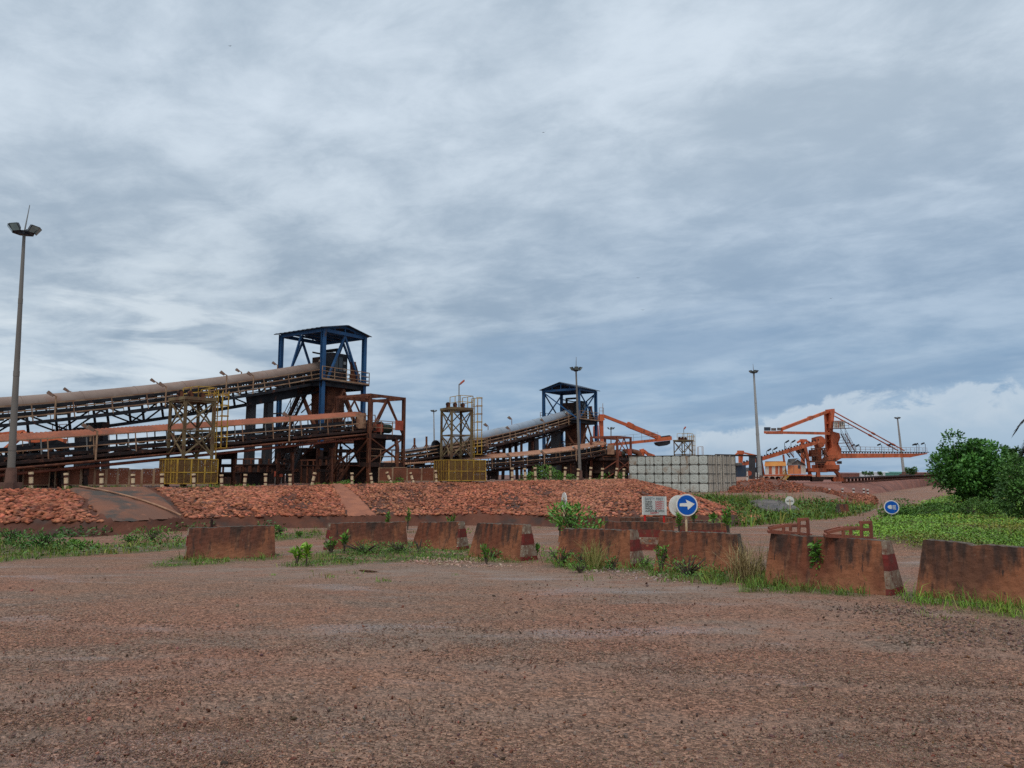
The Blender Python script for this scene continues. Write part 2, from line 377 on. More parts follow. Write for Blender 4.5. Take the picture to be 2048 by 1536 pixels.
cl = wm('ADD', wm('MULTIPLY', n_big, .32), wm('ADD', wm('MULTIPLY', n_mid, .45), wm('MULTIPLY', n_fine, .23)))
fac = wramp(cl, .385, .62)
# brightness by direction: luminous overhead, dull belt in the middle, blue and clear low at right
up = wramp(el, 10, 27)
rt = wramp(az, -22, 24)
low = wramp(el, 13, 4)
def wmix(f, a, b, mode='MIX'):
    m = N(wn, 'ShaderNodeMix', data_type='RGBA', blend_type=mode)
    for s, v in ((m.inputs[0], f), (m.inputs[6], a), (m.inputs[7], b)):
        if isinstance(v, (int, float)): s.default_value = v
        elif isinstance(v, tuple): s.default_value = c4(v)
        else: wn.links.new(v, s)
    return m.outputs[2]
dark = wmix(up, wmix(rt, (.325, .415, .515), (.275, .385, .525)), (.435, .53, .63))
light = wmix(up, wmix(rt, (.60, .69, .77), (.45, .565, .70)), (.69, .785, .88))
cloud = wmix(fac, dark, light)
# low blue clearing at right/middle, with slanting darker streaks
lowc = wmix(wramp(n_mid, .35, .68), (.265, .41, .59), (.38, .51, .66))
lowmask = wm('MULTIPLY', low, wramp(az, -24, 0, .25, .85))
cloud = wmix(lowmask, cloud, lowc)
strk = wnoise(wcomb(wm('MULTIPLY', az, .028), wm('MULTIPLY_ADD', az, -.055, wm('MULTIPLY', el, .42)), 1.3), 1.0, 6, .5, .3)
sm = wm('MULTIPLY', wramp(strk, .47, .64), wm('MULTIPLY', wramp(el, 15, 9), wramp(az, -12, 8)))
cloud = wmix(wm('MULTIPLY', sm, .55), cloud, (.215, .335, .50))
# bright torn gaps low at left
gap = wnoise(wcomb(wm('MULTIPLY', az, .07), wm('MULTIPLY', el, .30), 8.2), 1.5, 8, .55, .5)
gm = wm('MULTIPLY', wm('MULTIPLY', wramp(gap, .47, .66), wramp(az, -8, -26)), wm('MULTIPLY', wramp(el, 17, 10), wramp(el, 3, 7)))
cloud = wmix(wm('MULTIPLY', gm, .85), cloud, (.72, .80, .86))
# pale streak at upper right
# cumulus bank low at right
bn = wnoise(wcomb(wm('MULTIPLY', az, .13), wm('MULTIPLY', el, .20), 2.6), 2.2, 9, .60, .35)
top = wm('ADD', wm('MULTIPLY_ADD', wramp(az, 8, 27), 3.2, 2.2), wm('MULTIPLY', wm('SUBTRACT', bn, .5), 6.0))
bank = wm('MULTIPLY', wm('MULTIPLY', wramp(wm('SUBTRACT', el, top), .18, -.55), wramp(az, 9, 14)), wramp(el, -.3, 2.6))
bcol = wmix(wramp(wm('SUBTRACT', el, top), -3.4, 0.0), (.40, .53, .67), (.53, .63, .735))
cloud = wmix(wm('MULTIPLY', bank, .92), cloud, bcol)
sky = N(wn, 'ShaderNodeTexSky'); sky.sky_type = 'NISHITA'; sky.sun_disc = False
SUN_EL, SUN_AZ = R(58), R(-168)
sky.sun_elevation = SUN_EL; sky.sun_rotation = SUN_AZ; sky.dust_density = 2.0
SKY_STRENGTH = .1
scaled = wmix(1.0, cloud, (1 / SKY_STRENGTH,) * 3, 'MULTIPLY')
# an overcast dome is brightest overhead
zen = wramp(el, 34, 62, 1.0, 1.75); zc = wcomb(zen, zen, zen)
skyc = wmix(.93, sky.outputs[0], wmix(1.0, scaled, zc, 'MULTIPLY'))
bg = N(wn, 'ShaderNodeBackground'); bg.inputs['Strength'].default_value = SKY_STRENGTH; wn.links.new(skyc, bg.inputs['Color'])
wo = N(wn, 'ShaderNodeOutputWorld'); wn.links.new(bg.outputs[0], wo.inputs['Surface'])
world.cycles.sampling_method = 'MANUAL'; world.cycles.sample_map_resolution = 1024
sl = bpy.data.lights.new('sun', 'SUN'); sl.energy = 1.25; sl.angle = R(11); sl.color = (1, .96, .90)
so = bpy.data.objects.new('sun', sl); COL.objects.link(so)
# light comes from high behind the camera, a little left
so.rotation_euler = Vector((math.sin(SUN_AZ) * math.cos(SUN_EL), math.cos(SUN_AZ) * math.cos(SUN_EL), math.sin(SUN_EL))).to_track_quat('Z', 'Y').to_euler()

# ------------------------------------------------------------------ ground sheet
def poly_mask(px_poly, pts, soft):
    """soft inside-mask of world points for a polygon of ground points"""
    poly = np.array([tuple(p)[:2] for p in px_poly]); x, y = pts[..., 0], pts[..., 1]
    inside = np.zeros(x.shape, bool); dist = np.full(x.shape, 1e9)
    n = len(poly)
    for i in range(n):
        a, b = poly[i], poly[(i + 1) % n]
        c = ((a[1] > y) != (b[1] > y)) & (x < (b[0] - a[0]) * (y - a[1]) / (b[1] - a[1] + 1e-12) + a[0]); inside ^= c
        ab = b - a; t = np.clip(((x - a[0]) * ab[0] + (y - a[1]) * ab[1]) / (ab @ ab + 1e-12), 0, 1)
        dist = np.minimum(dist, np.hypot(x - a[0] - t * ab[0], y - a[1] - t * ab[1]))
    return np.clip(.5 + np.where(inside, dist, -dist) / (2 * soft), 0, 1)
def ground_poly(pxs): return [G(*p) for p in pxs]
VERGE_LEFT = [(-500, 1130), (-500, 1074), (0, 1082), (180, 1092), (365, 1082), (560, 1068), (640, 1064), (640, 1074), (560, 1082), (372, 1098), (200, 1110), (0, 1124)]
GRASS_MOUND = [(560, 1134), (640, 1108), (740, 1088), (880, 1082), (960, 1092), (1060, 1112), (1075, 1126), (985, 1124), (850, 1122), (720, 1128), (640, 1134)]
GRASS_A = [(300, 1136), (372, 1112), (480, 1114), (550, 1110), (560, 1118), (470, 1126), (380, 1132)]
GRASS_E = [(1085, 1118), (1110, 1104), (1285, 1126), (1330, 1140), (1260, 1146), (1175, 1142), (1110, 1132)]
GRASS_F = [(1300, 1150), (1320, 1122), (1430, 1128), (1500, 1146), (1560, 1150), (1570, 1174), (1450, 1170), (1345, 1164)]
GRASS_G = [(1480, 1182), (1530, 1148), (1640, 1160), (1700, 1172), (1760, 1182), (1720, 1192), (1640, 1186), (1560, 1184)]
GRASS_H = [(1775, 1192), (1800, 1182), (1900, 1192), (2000, 1205), (2100, 1210), (2100, 1240), (2000, 1232), (1900, 1214), (1820, 1206)]
GRASS_MID = [(1376, 992), (1500, 994), (1600, 1006), (1745, 1012), (1742, 1022), (1620, 1040), (1500, 1052), (1400, 1056), (1380, 1030)]
VINE_R = [(1690, 1062), (1760, 1040), (1800, 1022), (1850, 1006), (1890, 992), (1990, 985), (2300, 985), (2300, 1105), (2060, 1100), (1850, 1098), (1760, 1084)]
POLYS = dict(VERGE_LEFT=VERGE_LEFT, GRASS_MOUND=GRASS_MOUND, GRASS_A=GRASS_A, GRASS_E=GRASS_E, GRASS_F=GRASS_F, GRASS_G=GRASS_G, GRASS_H=GRASS_H, GRASS_MID=GRASS_MID, VINE_R=VINE_R)
WPOLY = {k: ground_poly(v) for k, v in POLYS.items()}

rows = np.concatenate([np.linspace(-8, 1.6, 8), np.geomspace(2.0, 120, 330), np.geomspace(124, 4000, 60)])
cols = np.sign(np.linspace(-1, 1, 380)) * np.abs(np.linspace(-1, 1, 380)) ** 1.25 * 1.7
gy = np.repeat(rows[:, None], len(cols), 1); gx = cols[None] * np.maximum(rows, 7)[:, None]
gzv = ground(gx, gy)
gp = np.stack([gx, gy, gzv], -1)
soil = np.zeros(gx.shape)
for k, wp in WPOLY.items(): soil = np.maximum(soil, poly_mask(wp, gp, .35 if gp is not None else 1))
sand = np.zeros(gx.shape)
for pl_, s_ in (([(250, 1142), (560, 1126), (720, 1132), (1010, 1136), (1240, 1150), (1330, 1166), (1150, 1172), (900, 1160), (600, 1158), (380, 1156)], .9), ([(1000, 1150), (1350, 1160), (1700, 1205), (1720, 1225), (1350, 1190), (1080, 1176)], .6), ([(-80, 1395), (160, 1360), (330, 1350), (300, 1375), (100, 1412), (-80, 1425)], .22), ([(1350, 1250), (1560, 1240), (1720, 1265), (1500, 1285)], .3)):
    sand = np.maximum(sand, poly_mask(ground_poly(pl_), gp, s_))
TRACKS = [[(-26, 20.5), (-15, 18.2), (-8, 15.0), (-1, 12.6), (5, 10.6), (12, 8.6), (22, 6.2)], [(-24, 12), (-13, 10.2), (-6, 8.4), (0, 7.6), (6, 6.6), (14, 4.6)], [(-14, 2.0), (-6, 4.6), (-1, 6.8), (3.2, 9.6), (5.4, 13.2), (8.5, 18)], [(-16, 6.5), (-7, 5.6), (0, 4.9), (7, 4.0)]]
def track_mask(x, y):
    d_ = np.zeros(np.shape(x))
    for tr in TRACKS:
        A_ = np.array(tr, float); s_ = np.linspace(0, len(A_) - 1, 60); k_ = np.arange(len(A_)); Q_ = np.stack([np.interp(s_, k_, A_[:, 0]), np.interp(s_, k_, A_[:, 1])], -1)
        Q_[1:-1] = (Q_[:-2] + Q_[1:-1] * 2 + Q_[2:]) / 4
        best = np.full(np.shape(x), 1e9)
        for i in range(59):
            a, c = Q_[i], Q_[i + 1]; ab = c - a; t_ = np.clip(((x - a[0]) * ab[0] + (y - a[1]) * ab[1]) / (ab @ ab), 0, 1); best = np.minimum(best, np.hypot(x - a[0] - t_ * ab[0], y - a[1] - t_ * ab[1]))
        w_ = .72 + .08 * np.sin(x * .7); d_ = np.maximum(d_, np.exp(-((best - w_) / .26) ** 2))
    return d_
sand = np.maximum(sand, .40 * track_mask(gx, gy))
gzv = gzv - .012 * track_mask(gx, gy); gp = np.stack([gx, gy, gzv], -1)
nr, nc = gx.shape
idx = np.arange(nr * nc).reshape(nr, nc)
gf = np.stack([idx[:-1, :-1], idx[:-1, 1:], idx[1:, 1:], idx[1:, :-1]], -1).reshape(-1, 4)

m, nt, b = _nt('laterite_ground'); L = nt.links
t = N(nt, 'ShaderNodeTexCoord').outputs['Object']
def mp(s, rz=0, off=(0, 0, 0)):
    q = N(nt, 'ShaderNodeMapping'); q.inputs['Scale'].default_value = s; q.inputs['Rotation'].default_value = (0, 0, rz); q.inputs['Location'].default_value = off; L.new(t, q.inputs['Vector']); return q.outputs['Vector']
red, _ = noise_mask(nt, mp((.26, .34, 1), .6), 1.0, .42, .62, 6)
grey, _ = noise_mask(nt, mp((.42, .55, 1), -.4, (4, 1, 0)), 1.0, .47, .63, 7, .62)
worn, _ = noise_mask(nt, mp((1, 1.6, 1)), 1.3, .44, .66, 8, .65)
wet, _ = noise_mask(nt, mp((.3, .8, 1), .3, (9, 3, 0)), 1.0, .55, .68, 5)
c = mixc(nt, red, (.255, .146, .098), (.285, .136, .088))
c = mixc(nt, grey, c, (.225, .148, .108))
c = mixc(nt, mixc(nt, .55, (0, 0, 0), worn), c, (.315, .155, .095))
def vor(scale, feature='F1'):
    v = N(nt, 'ShaderNodeTexVoronoi', feature=feature); v.inputs['Scale'].default_value = scale; v.inputs['Randomness'].default_value = 1; L.new(t, v.inputs['Vector']); return v
v1 = vor(38); v2 = vor(14); v3 = vor(90)
# individual chippings: every cell its own tone
def cellmix(v, c, amt, lo, hi):
    sx = N(nt, 'ShaderNodeSeparateColor'); L.new(v.outputs['Color'], sx.inputs[0])
    r = N(nt, 'ShaderNodeMapRange'); r.inputs['To Min'].default_value = lo; r.inputs['To Max'].default_value = hi; L.new(sx.outputs[0], r.inputs['Value'])
    return mixc(nt, amt, c, r.outputs[0], 'MULTIPLY')
c = cellmix(v1, c, 1.0, .5, 1.45); c = cellmix(v3, c, .9, .55, 1.4)
# sparse dark and pale stones from the coarse cells
sx = N(nt, 'ShaderNodeSeparateColor'); L.new(v2.outputs['Color'], sx.inputs[0])
near = N(nt, 'ShaderNodeMapRange'); near.inputs['From Min'].default_value = .30; near.inputs['From Max'].default_value = .24; L.new(v2.outputs['Distance'], near.inputs['Value'])
pick = N(nt, 'ShaderNodeMath', operation='GREATER_THAN'); pick.inputs[1].default_value = .80; L.new(sx.outputs[1], pick.inputs[0])
pm = N(nt, 'ShaderNodeMath', operation='MULTIPLY'); L.new(near.outputs[0], pm.inputs[0]); L.new(pick.outputs[0], pm.inputs[1])
sc2 = N(nt, 'ShaderNodeMix', data_type='RGBA'); L.new(sx.outputs[2], sc2.inputs[0]); sc2.inputs[6].default_value = c4((.075, .045, .038)); sc2.inputs[7].default_value = c4((.30, .215, .175))
c = mixc(nt, pm.outputs[0], c, sc2.outputs[2])
at = N(nt, 'ShaderNodeAttribute', attribute_name='soil')
sn, _ = noise_mask(nt, mp((1, 1, 1)), 2.0, .3, .6)
sf = N(nt, 'ShaderNodeMath', operation='MULTIPLY'); L.new(at.outputs['Fac'], sf.inputs[0]); L.new(sn, sf.inputs[1])
c = mixc(nt, sf.outputs[0], c, (.085, .095, .035))
at2 = N(nt, 'ShaderNodeAttribute', attribute_name='sand'); s2, _ = noise_mask(nt, mp((1, 1.4, 1)), 1.6, .3, .62, 7); sf2 = N(nt, 'ShaderNodeMath', operation='MULTIPLY'); L.new(at2.outputs['Fac'], sf2.inputs[0]); L.new(s2, sf2.inputs[1])
c = mixc(nt, mixc(nt, sf2.outputs[0], (0, 0, 0), (.75, .75, .75)), c, (.285, .205, .160))
L.new(c, b.inputs['Base Color'])
rr = N(nt, 'ShaderNodeMapRange'); rr.inputs['To Min'].default_value = .85; rr.inputs['To Max'].default_value = .36; L.new(wet, rr.inputs['Value']); L.new(rr.outputs[0], b.inputs['Roughness'])
wsp = N(nt, 'ShaderNodeMapRange'); wsp.inputs['To Min'].default_value = .10; wsp.inputs['To Max'].default_value = .5; L.new(wet, wsp.inputs['Value']); L.new(wsp.outputs[0], b.inputs['Specular IOR Level'])
hn = N(nt, 'ShaderNodeMath', operation='MULTIPLY_ADD'); L.new(v1.outputs['Distance'], hn.inputs[0]); hn.inputs[1].default_value = -.6
nb = N(nt, 'ShaderNodeTexNoise'); nb.inputs['Scale'].default_value = 7; nb.inputs['Detail'].default_value = 9; L.new(t, nb.inputs['Vector']); L.new(nb.outputs['Fac'], hn.inputs[2])
bp = N(nt, 'ShaderNodeBump'); bp.inputs['Strength'].default_value = 1.0; bp.inputs['Distance'].default_value = .045; L.new(hn.outputs[0], bp.inputs['Height']); L.new(bp.outputs[0], b.inputs['Normal'])
MATS['ground'] = m
go = np_mesh('ground', gp.reshape(-1, 3), gf, None, 'ground', smooth=True)
sa = go.data.attributes.new('soil', 'FLOAT', 'POINT'); sa.data.foreach_set('value', soil.ravel().astype(np.float32))
sa = go.data.attributes.new('sand', 'FLOAT', 'POINT'); sa.data.foreach_set('value', sand.ravel().astype(np.float32))
tag(go, 'reddish brown gravelly dirt yard and tracks', kind='structure')

# ------------------------------------------------------------------ embankment: pitched slope and level platform behind it
TOPX = [-560, -250, 0, 135, 300, 480, 662, 705, 800, 900, 1000, 1100, 1200, 1262, 1272]
TOPD = [27, 30.5, 35, 37, 39.5, 43.5, 49, 50.5, 53.5, 57, 61, 65.5, 70.5, 74.5, 80]
TOPY = [985, 983, 980.5, 979.5, 977, 974.5, 970, 969, 967, 965, 963.5, 961.5, 960, 959, 962]
BOTX = [-480, -170, 75, 215, 367, 530, 692, 755, 850, 960, 1075, 1190, 1330, 1475, 1440]
BOTY = [1066, 1064, 1062, 1060, 1051, 1046, 1043, 1042, 1040, 1039, 1041, 1046, 1046, 1040, 1012]
top_pts = [W(x, y, d) for x, y, d in zip(TOPX, TOPY, TOPD)]
bot_pts = [G(x, y + 10) for x, y in zip(BOTX, BOTY)]
UU = np.arange(len(TOPX), dtype=float)
TP = np.array([tuple(p) for p in top_pts]); BP = np.array([tuple(p) for p in bot_pts])
def curve(P, u): return np.stack([np.interp(u, UU, P[:, k]) for k in range(3)], -1)
def slope(u, tt):
    """point on the slope: u along, tt 0 (crest) .. 1 (foot of the stones)"""
    u = np.asarray(u, float); tt = np.asarray(tt, float)[..., None]
    a, c = curve(TP, u), curve(BP, u) + np.array([0, 0, .52])
    p = a * (1 - tt) + c * tt
    p[..., 2] += np.sin(np.pi * tt[..., 0]) * .16 - .05 * np.sin(u * 2.3) * np.sin(np.pi * tt[..., 0])
    return p
nu, nv = 330, 16
u = np.linspace(0, len(TOPX) - 1, nu)
tt = np.linspace(0, 1, nv)
Us, Ts = np.meshgrid(u, tt, indexing='ij')
SP = slope(Us, Ts)
SP[:, 1:, 2] += RNG.normal(size=(nu, nv - 1)) * .03
foot = curve(BP, u); foot2 = foot.copy(); foot[:, 2] += .40 + RNG.normal(size=nu) * .03; foot[:, 1] -= .10; foot2[:, 1] -= .95 + RNG.normal(size=nu) * .1; foot2[:, 2] = ground(foot2[:, 0], foot2[:, 1]) - .04
crest = curve(TP, u); back1 = crest.copy(); back1[:, 1] += 1.0; back1[:, 0] -= .3
grid = np.concatenate([foot2[:, None], foot[:, None], SP[:, ::-1], back1[:, None]], 1)
ni, nj = grid.shape[:2]; idx = np.arange(ni * nj).reshape(ni, nj)
ef = np.stack([idx[:-1, :-1], idx[1:, :-1], idx[1:, 1:], idx[:-1, 1:]], -1).reshape(-1, 4)
MAT('bank_earth', (.125, .046, .027), (.085, .034, .022), .8, rough=.9, bump=.5, bscale=5, layers=[((.06, .037, .029), .55, .50, .66, None), ((.17, .07, .042), 1.7, .60, .72, None)])
MAT('apron', (.155, .075, .05), (.205, .085, .05), .45, rough=.9, bump=.3, bscale=6, layers=[((.075, .06, .05), .5, .5, .64, (1, 1, 2.0)), ((.26, .11, .065), 1.2, .58, .72, None)])
eo = np_mesh('embankment', grid.reshape(-1, 3), ef, None, 'bank_earth', smooth=True)
tag(eo, 'red earth bank below the conveyors', kind='structure')
# platform top
pc = [tuple(p) for p in crest]; 
plat = MB()
far = [(22, 130, top_pts[-1].z), (60, 420, 1.1), (-420, 420, 1.1), (-140, 26, top_pts[0].z)]
for i in range(ni - 1): pass
ring = [tuple(b_) for b_ in back1] + far
plat.add([(x, y, z + .01) for x, y, z in ring], [tuple(range(len(ring)))])
MAT('platform_dirt', (.20, .095, .068), (.14, .075, .058), .6, rough=.9, bump=.4, bscale=3, layers=[((.09, .10, .04), .4, .56, .7, None)])
po = plat.build('platform_ground', 'platform_dirt'); tag(po, 'level dirt platform carrying the conveyors', kind='structure')
# smooth apron panel and the red gully path laid on the slope
def strip(name, matname, u0a, u1a, u0b, u1b, lift, nseg=14, lab=None, rag=0.0):
    tv = np.linspace(0.0, 1.0, 26); P = []
    for t_ in tv:
        a_, b_ = u0a + (u0b - u0a) * t_, u1a + (u1b - u1a) * t_
        uu = np.linspace(a_ + RNG.normal() * rag, b_ + RNG.normal() * rag, nseg); p = slope(uu, np.full(nseg, t_)); ee = lift * min(1, (1.02 - t_) * 6); p[:, 2] += ee; p[:, 1] -= ee; p[0, 2] -= lift * 1.6; p[-1, 2] -= lift * 1.6; P.append(p)
    P = np.array(P); P[:, 1:-1, 2] += RNG.normal(size=(26, nseg - 2)) * .015; i_ = np.arange(26 * nseg).reshape(26, nseg)
    f_ = np.stack([i_[:-1, :-1], i_[1:, :-1], i_[1:, 1:], i_[:-1, 1:]], -1).reshape(-1, 4)
    o = np_mesh(name, P.reshape(-1, 3), f_, None, matname, smooth=True); return tag(o, lab, kind='structure')
strip('slope_apron', 'apron', 3.0, 4.02, 3.0, 4.02, .10, lab='smooth stained concrete chute panel in the stone slope')
MAT('path_dirt', (.33, .125, .07), (.26, .10, .06), 1.2, rough=.9, bump=.3, bscale=9)
strip('slope_path', 'path_dirt', 6.03, 6.55, 6.0, 7.0, .08, lab='bare red footpath worn down the stone slope', rag=.03)
# hand-laid pitching stones
n = 46000
us = RNG.uniform(.4, len(TOPX) - 1.1, n); ts = RNG.uniform(.015, 1.0, n)
seg = np.interp(us, UU, np.concatenate([[6], np.linalg.norm(np.diff(TP[:, :2], axis=0), axis=1)]))
keep = RNG.uniform(0, 1, n) < np.clip(seg / 6.5, .25, 1)
keep &= ~((us > 2.98) & (us < 4.04))
pathw = (us > 6.0) & (us < 6.55 + .45 * ts); keep &= ~pathw
bare = np.sin(us * 5.1 + ts * 3) * np.sin(us * 2.3 - ts * 4 + 1); keep &= ((bare < .42) | (RNG.uniform(0, 1, n) < .30)) & ((us > 3.5) | (RNG.uniform(0, 1, n) < .62))
us, ts = us[keep], ts[keep]; n = len(us)
P = slope(us, ts); e = .01
du = slope(us + e, ts) - slope(us - e, ts); dv = slope(us, np.clip(ts + e, 0, 1)) - slope(us, np.clip(ts - e, 0, 1))
du /= np.linalg.norm(du, axis=1)[:, None]; dv /= np.linalg.norm(dv, axis=1)[:, None]; nn = np.cross(du, -dv); nn /= np.linalg.norm(nn, axis=1)[:, None]; nn *= np.sign(nn[:, 2:3])
ang = RNG.normal(size=n) * .5 + np.where(us > 7, 1.2, .15); du2 = du * np.cos(ang)[:, None] + np.cross(nn, du) * np.sin(ang)[:, None]
tl = RNG.normal(size=(n, 3)) * .22; nn2 = nn + tl; nn2 /= np.linalg.norm(nn2, axis=1)[:, None]
du2 = du2 - nn2 * (du2 * nn2).sum(1)[:, None]; du2 /= np.linalg.norm(du2, axis=1)[:, None]
frames = np.stack([du2, np.cross(nn2, du2), nn2], -1)
size = RNG.uniform(.07, .165, n) * np.interp(us, [0, 3, 4, 8, 14], [.86, .88, .8, .78, .92])
v, f = stone_geo(P + nn * size[:, None] * .3, size, frames, (1.15, .74, .5), .24)
tn = RNG.uniform(.42, 1.32, n)[:, None] * (1 + RNG.normal(size=(n, 3)) * .05)
warm = (.5 + .5 * np.sin(us * 1.7 + ts * 2.2))[:, None]; tn = tn * (1 - warm * np.array([.0, -.16, -.2]))
st = np_mesh('pitching_stones', v, f, np.repeat(tn, 20, 0), 'stone'); tag(st, 'reddish pitching stones laid over the embankment slope', kind='stuff')
# ================================================================== conveyors, towers
PLZ = 1.0   # platform level
UDIR = Vector((.56, .83, 0)).normalized(); VDIR = Vector((-.83, .56, 0)).normalized()
UP = Vector((0, 0, 1))
def along(A, D, px):
    """point of the plan line A + t D in the bearing px"""
    k = (px - CX)
    # x/y = tan bearing at the horizon row; pitch keeps columns almost vertical
    s = k / F_PX * math.cos(PITCH)
    t = (s * A.y - A.x) / (D.x - s * D.y); p = A + D * t
    return p
def path_from(A, D, pts):
    """(px, py) rows -> 3D axis points above the plan line"""
    out = []
    for px, py in pts:
        p = along(A, D, px)
        for _ in range(3):
            w = W(px, py, p.y)
            s = w.x / w.y
            t = (s * A.y - A.x) / (D.x - s * D.y); p = A + D * t
        w = W(px, py, p.y); out.append(Vector((p.x, p.y, w.z)))
    return out
def resample(P, step):
    L = [0]
    for a, b in zip(P, P[1:]): L.append(L[-1] + (b - a).length)
    n = max(2, int(L[-1] / step) + 1); ss = np.linspace(0, L[-1], n)
    # smooth (Catmull-like) through numpy: cubic by polyfit keeps the concave curve
    A_ = np.array([tuple(p) for p in P]); deg = min(3, len(P) - 1)
    return [Vector((np.interp(s, L, A_[:, 0]), np.interp(s, L, A_[:, 1]), float(np.polyval(np.polyfit(L, A_[:, 2], deg), s)))) for s in ss]
def conveyor(name, label, A, D, pts, kind, step=1.15, cover_r=.62, cover_mat='cover_brown', frame='rust_dark', rail='rail_tan', depth=1.0, truss=True, pipes=(), cover_from=0.0, canopy_w=1.25):
    P = resample(path_from(A, D, pts), step)
    root = thing(name, label, 'conveyor', (P[0].x, P[0].y, PLZ), 'ore conveyors')
    nside = Vector((D.y, -D.x, 0)).normalized()          # towards the camera
    def fr(i):
        t = (P[min(i + 1, len(P) - 1)] - P[max(i - 1, 0)]).normalized(); return t, nside, nside.cross(t).normalized() if nside.cross(t).z > 0 else -nside.cross(t).normalized()
    F = [fr(i) for i in range(len(P))]
    def at(i, a, h): return P[i] + F[i][1] * a + F[i][2] * h
    n = len(P)
    if kind == 'round':
        m = MB(); i0 = int(cover_from * n); prof = [(math.cos(th), math.sin(th)) for th in np.linspace(-.12, math.pi + .12, 15)]
        for i in range(i0, n - 1):
            k = len(prof); rr = cover_r; rings = []
            for j, g in ((i, 1), (i + 1, 1)): rings.append([at(j, c * rr, s * rr) for c, s in prof])
            m.add(rings[0] + rings[1], [(q, q + 1, k + q + 1, k + q) for q in range(k - 1)], True)
            if i % 3 == 0: # lapped sheet joint
                rr2 = cover_r + .012; a_ = [at(i, c * rr2, s * rr2) for c, s in prof]; b_ = [p + F[i][0] * .12 for p in a_]
                m.add(a_ + b_, [(q, q + 1, k + q + 1, k + q) for q in range(k - 1)], True)
        m.add([at(n - 1, c * cover_r, s * cover_r) for c, s in prof], [tuple(range(len(prof)))])
        m.build('cover', cover_mat, root)
    else:
        # corrugated sheet sloping towards the camera side
        m = MB(); dens = 5; tot = (n - 1) * dens; vs = []
        for q in range(tot * 2 + 1):
            s = q / (2 * dens); i = min(int(s), n - 2); fz = s - i
            base = P[i].lerp(P[i + 1], fz); t, ns, u_ = F[i]; o = .03 if q % 2 else -.03
            vs.append(base + ns * (canopy_w * .62) + u_ * (-.02 + o)); vs.append(base + ns * .05 + u_ * (.27 + o)); vs.append(base - ns * (canopy_w * .5) + u_ * (.34 + o))
        fs = []
        for q in range(tot * 2): fs += [(3 * q, 3 * q + 3, 3 * q + 4, 3 * q + 1), (3 * q + 1, 3 * q + 4, 3 * q + 5, 3 * q + 2)]
        m.add(vs, fs); m.build('canopy', cover_mat, root)
        for i in range(0, n, 2):
            m = MB()
            m.beam(at(i, canopy_w * .58, -.03), at(i, .72, -.95), .055); m.beam(at(i, -.55, .25), at(i, -.6, -.95), .055)
            m.beam(at(i, canopy_w * .6, -.05), at(i, -.58, .24), .045)
            m.build('canopy_frame', 'galvanised' if cover_mat == 'canopy_rust' else 'rail_tan', root)
    off = 0.0 if kind == 'round' else -.30
    # belt, carrying and return runs
    m = MB()
    for i in range(n - 1):
        for a0, h0, a1, h1 in ((-.55, -.05, -.25, -.2), (-.25, -.2, .25, -.2), (.25, -.2, .55, -.05)):
            m.add([at(i, a0, h0 + off), at(i, a1, h1 + off), at(i + 1, a1, h1 + off), at(i + 1, a0, h0 + off), at(i, a0, h0 + off - .03), at(i, a1, h1 + off - .03), at(i + 1, a1, h1 + off - .03), at(i + 1, a0, h0 + off - .03)], [(0, 1, 2, 3), (7, 6, 5, 4), (0, 3, 7, 4), (1, 5, 6, 2)])
        m.beam(at(i, 0, off - .62), at(i + 1, 0, off - .62), 1.0, .025)
    m.build('belt', 'belt', root)
    # side plates: dark band below the cover
    m = MB()
    for i in range(n - 1):
        for a in (-.66, .66):
            m.beam(at(i, a, off - .12), at(i + 1, a, off - .12), .04, .2, F[i][2]); m.beam(at(i, a, off - .46), at(i + 1, a, off - .46), .08, .14, F[i][2])
    m.build('stringers', 'steel_dark' if kind != 'round' else frame, root)
    # idler sets, one object each, sharing one mesh
    m = MB(); t, ns, u_ = F[n // 2]; c = Vector((0, 0, 0))
    m.beam(c - ns * .64 + u_ * -.45, c + ns * .64 + u_ * -.45, .09, .07); m.beam(c + ns * .62 + u_ * -.45, c + ns * .62 + u_ * -.03, .10, .06, t); m.beam(c - ns * .62 + u_ * -.45, c - ns * .62 + u_ * -.03, .10, .06, t)
    m.tube([c - ns * .24 + u_ * -.29, c + ns * .24 + u_ * -.29], .065, 7); m.tube([c + ns * .26 + u_ * -.28, c + ns * .57 + u_ * -.12], .065, 7); m.tube([c - ns * .26 + u_ * -.28, c - ns * .57 + u_ * -.12], .065, 7)
    m.tube([c - ns * .55 + u_ * -.72, c + ns * .55 + u_ * -.72], .06, 7)
    idl = None
    for i in range(0, n):
        if idl is None:
            idl = m.build('idler', 'steel_dark', root); o = idl
            o['_z'] = 0
            me = idl.data; sh = Vector(root['_o'])
            for vtx in me.vertices: vtx.co += sh     # local mesh round the idler centre
        else:
            o = idl.copy(); COL.objects.link(o); o.parent = root
        o.location = at(i, 0, off) - Vector(root['_o'])
    # walkway deck and railing on the camera side
    dk = off - .62 - depth * .32
    m = MB()
    for i in range(n - 1):
        m.beam(at(i, 1.08, dk), at(i + 1, 1.08, dk), .78, .04); m.beam(at(i, 1.49, dk - .06), at(i + 1, 1.49, dk - .06), .06, .2 if kind == 'round' else .13, F[i][2])
        if kind == 'round': m.beam(at(i, -1.08, dk), at(i + 1, -1.08, dk), .7, .04)
    for i in range(0, n, 2): m.beam(at(i, -1.45, dk - .08), at(i, 1.5, dk - .08), .08, .1)
    m.build('walkway', frame, root)
    m = MB(); m2 = MB(); rw = .055 if kind == 'round' else .045
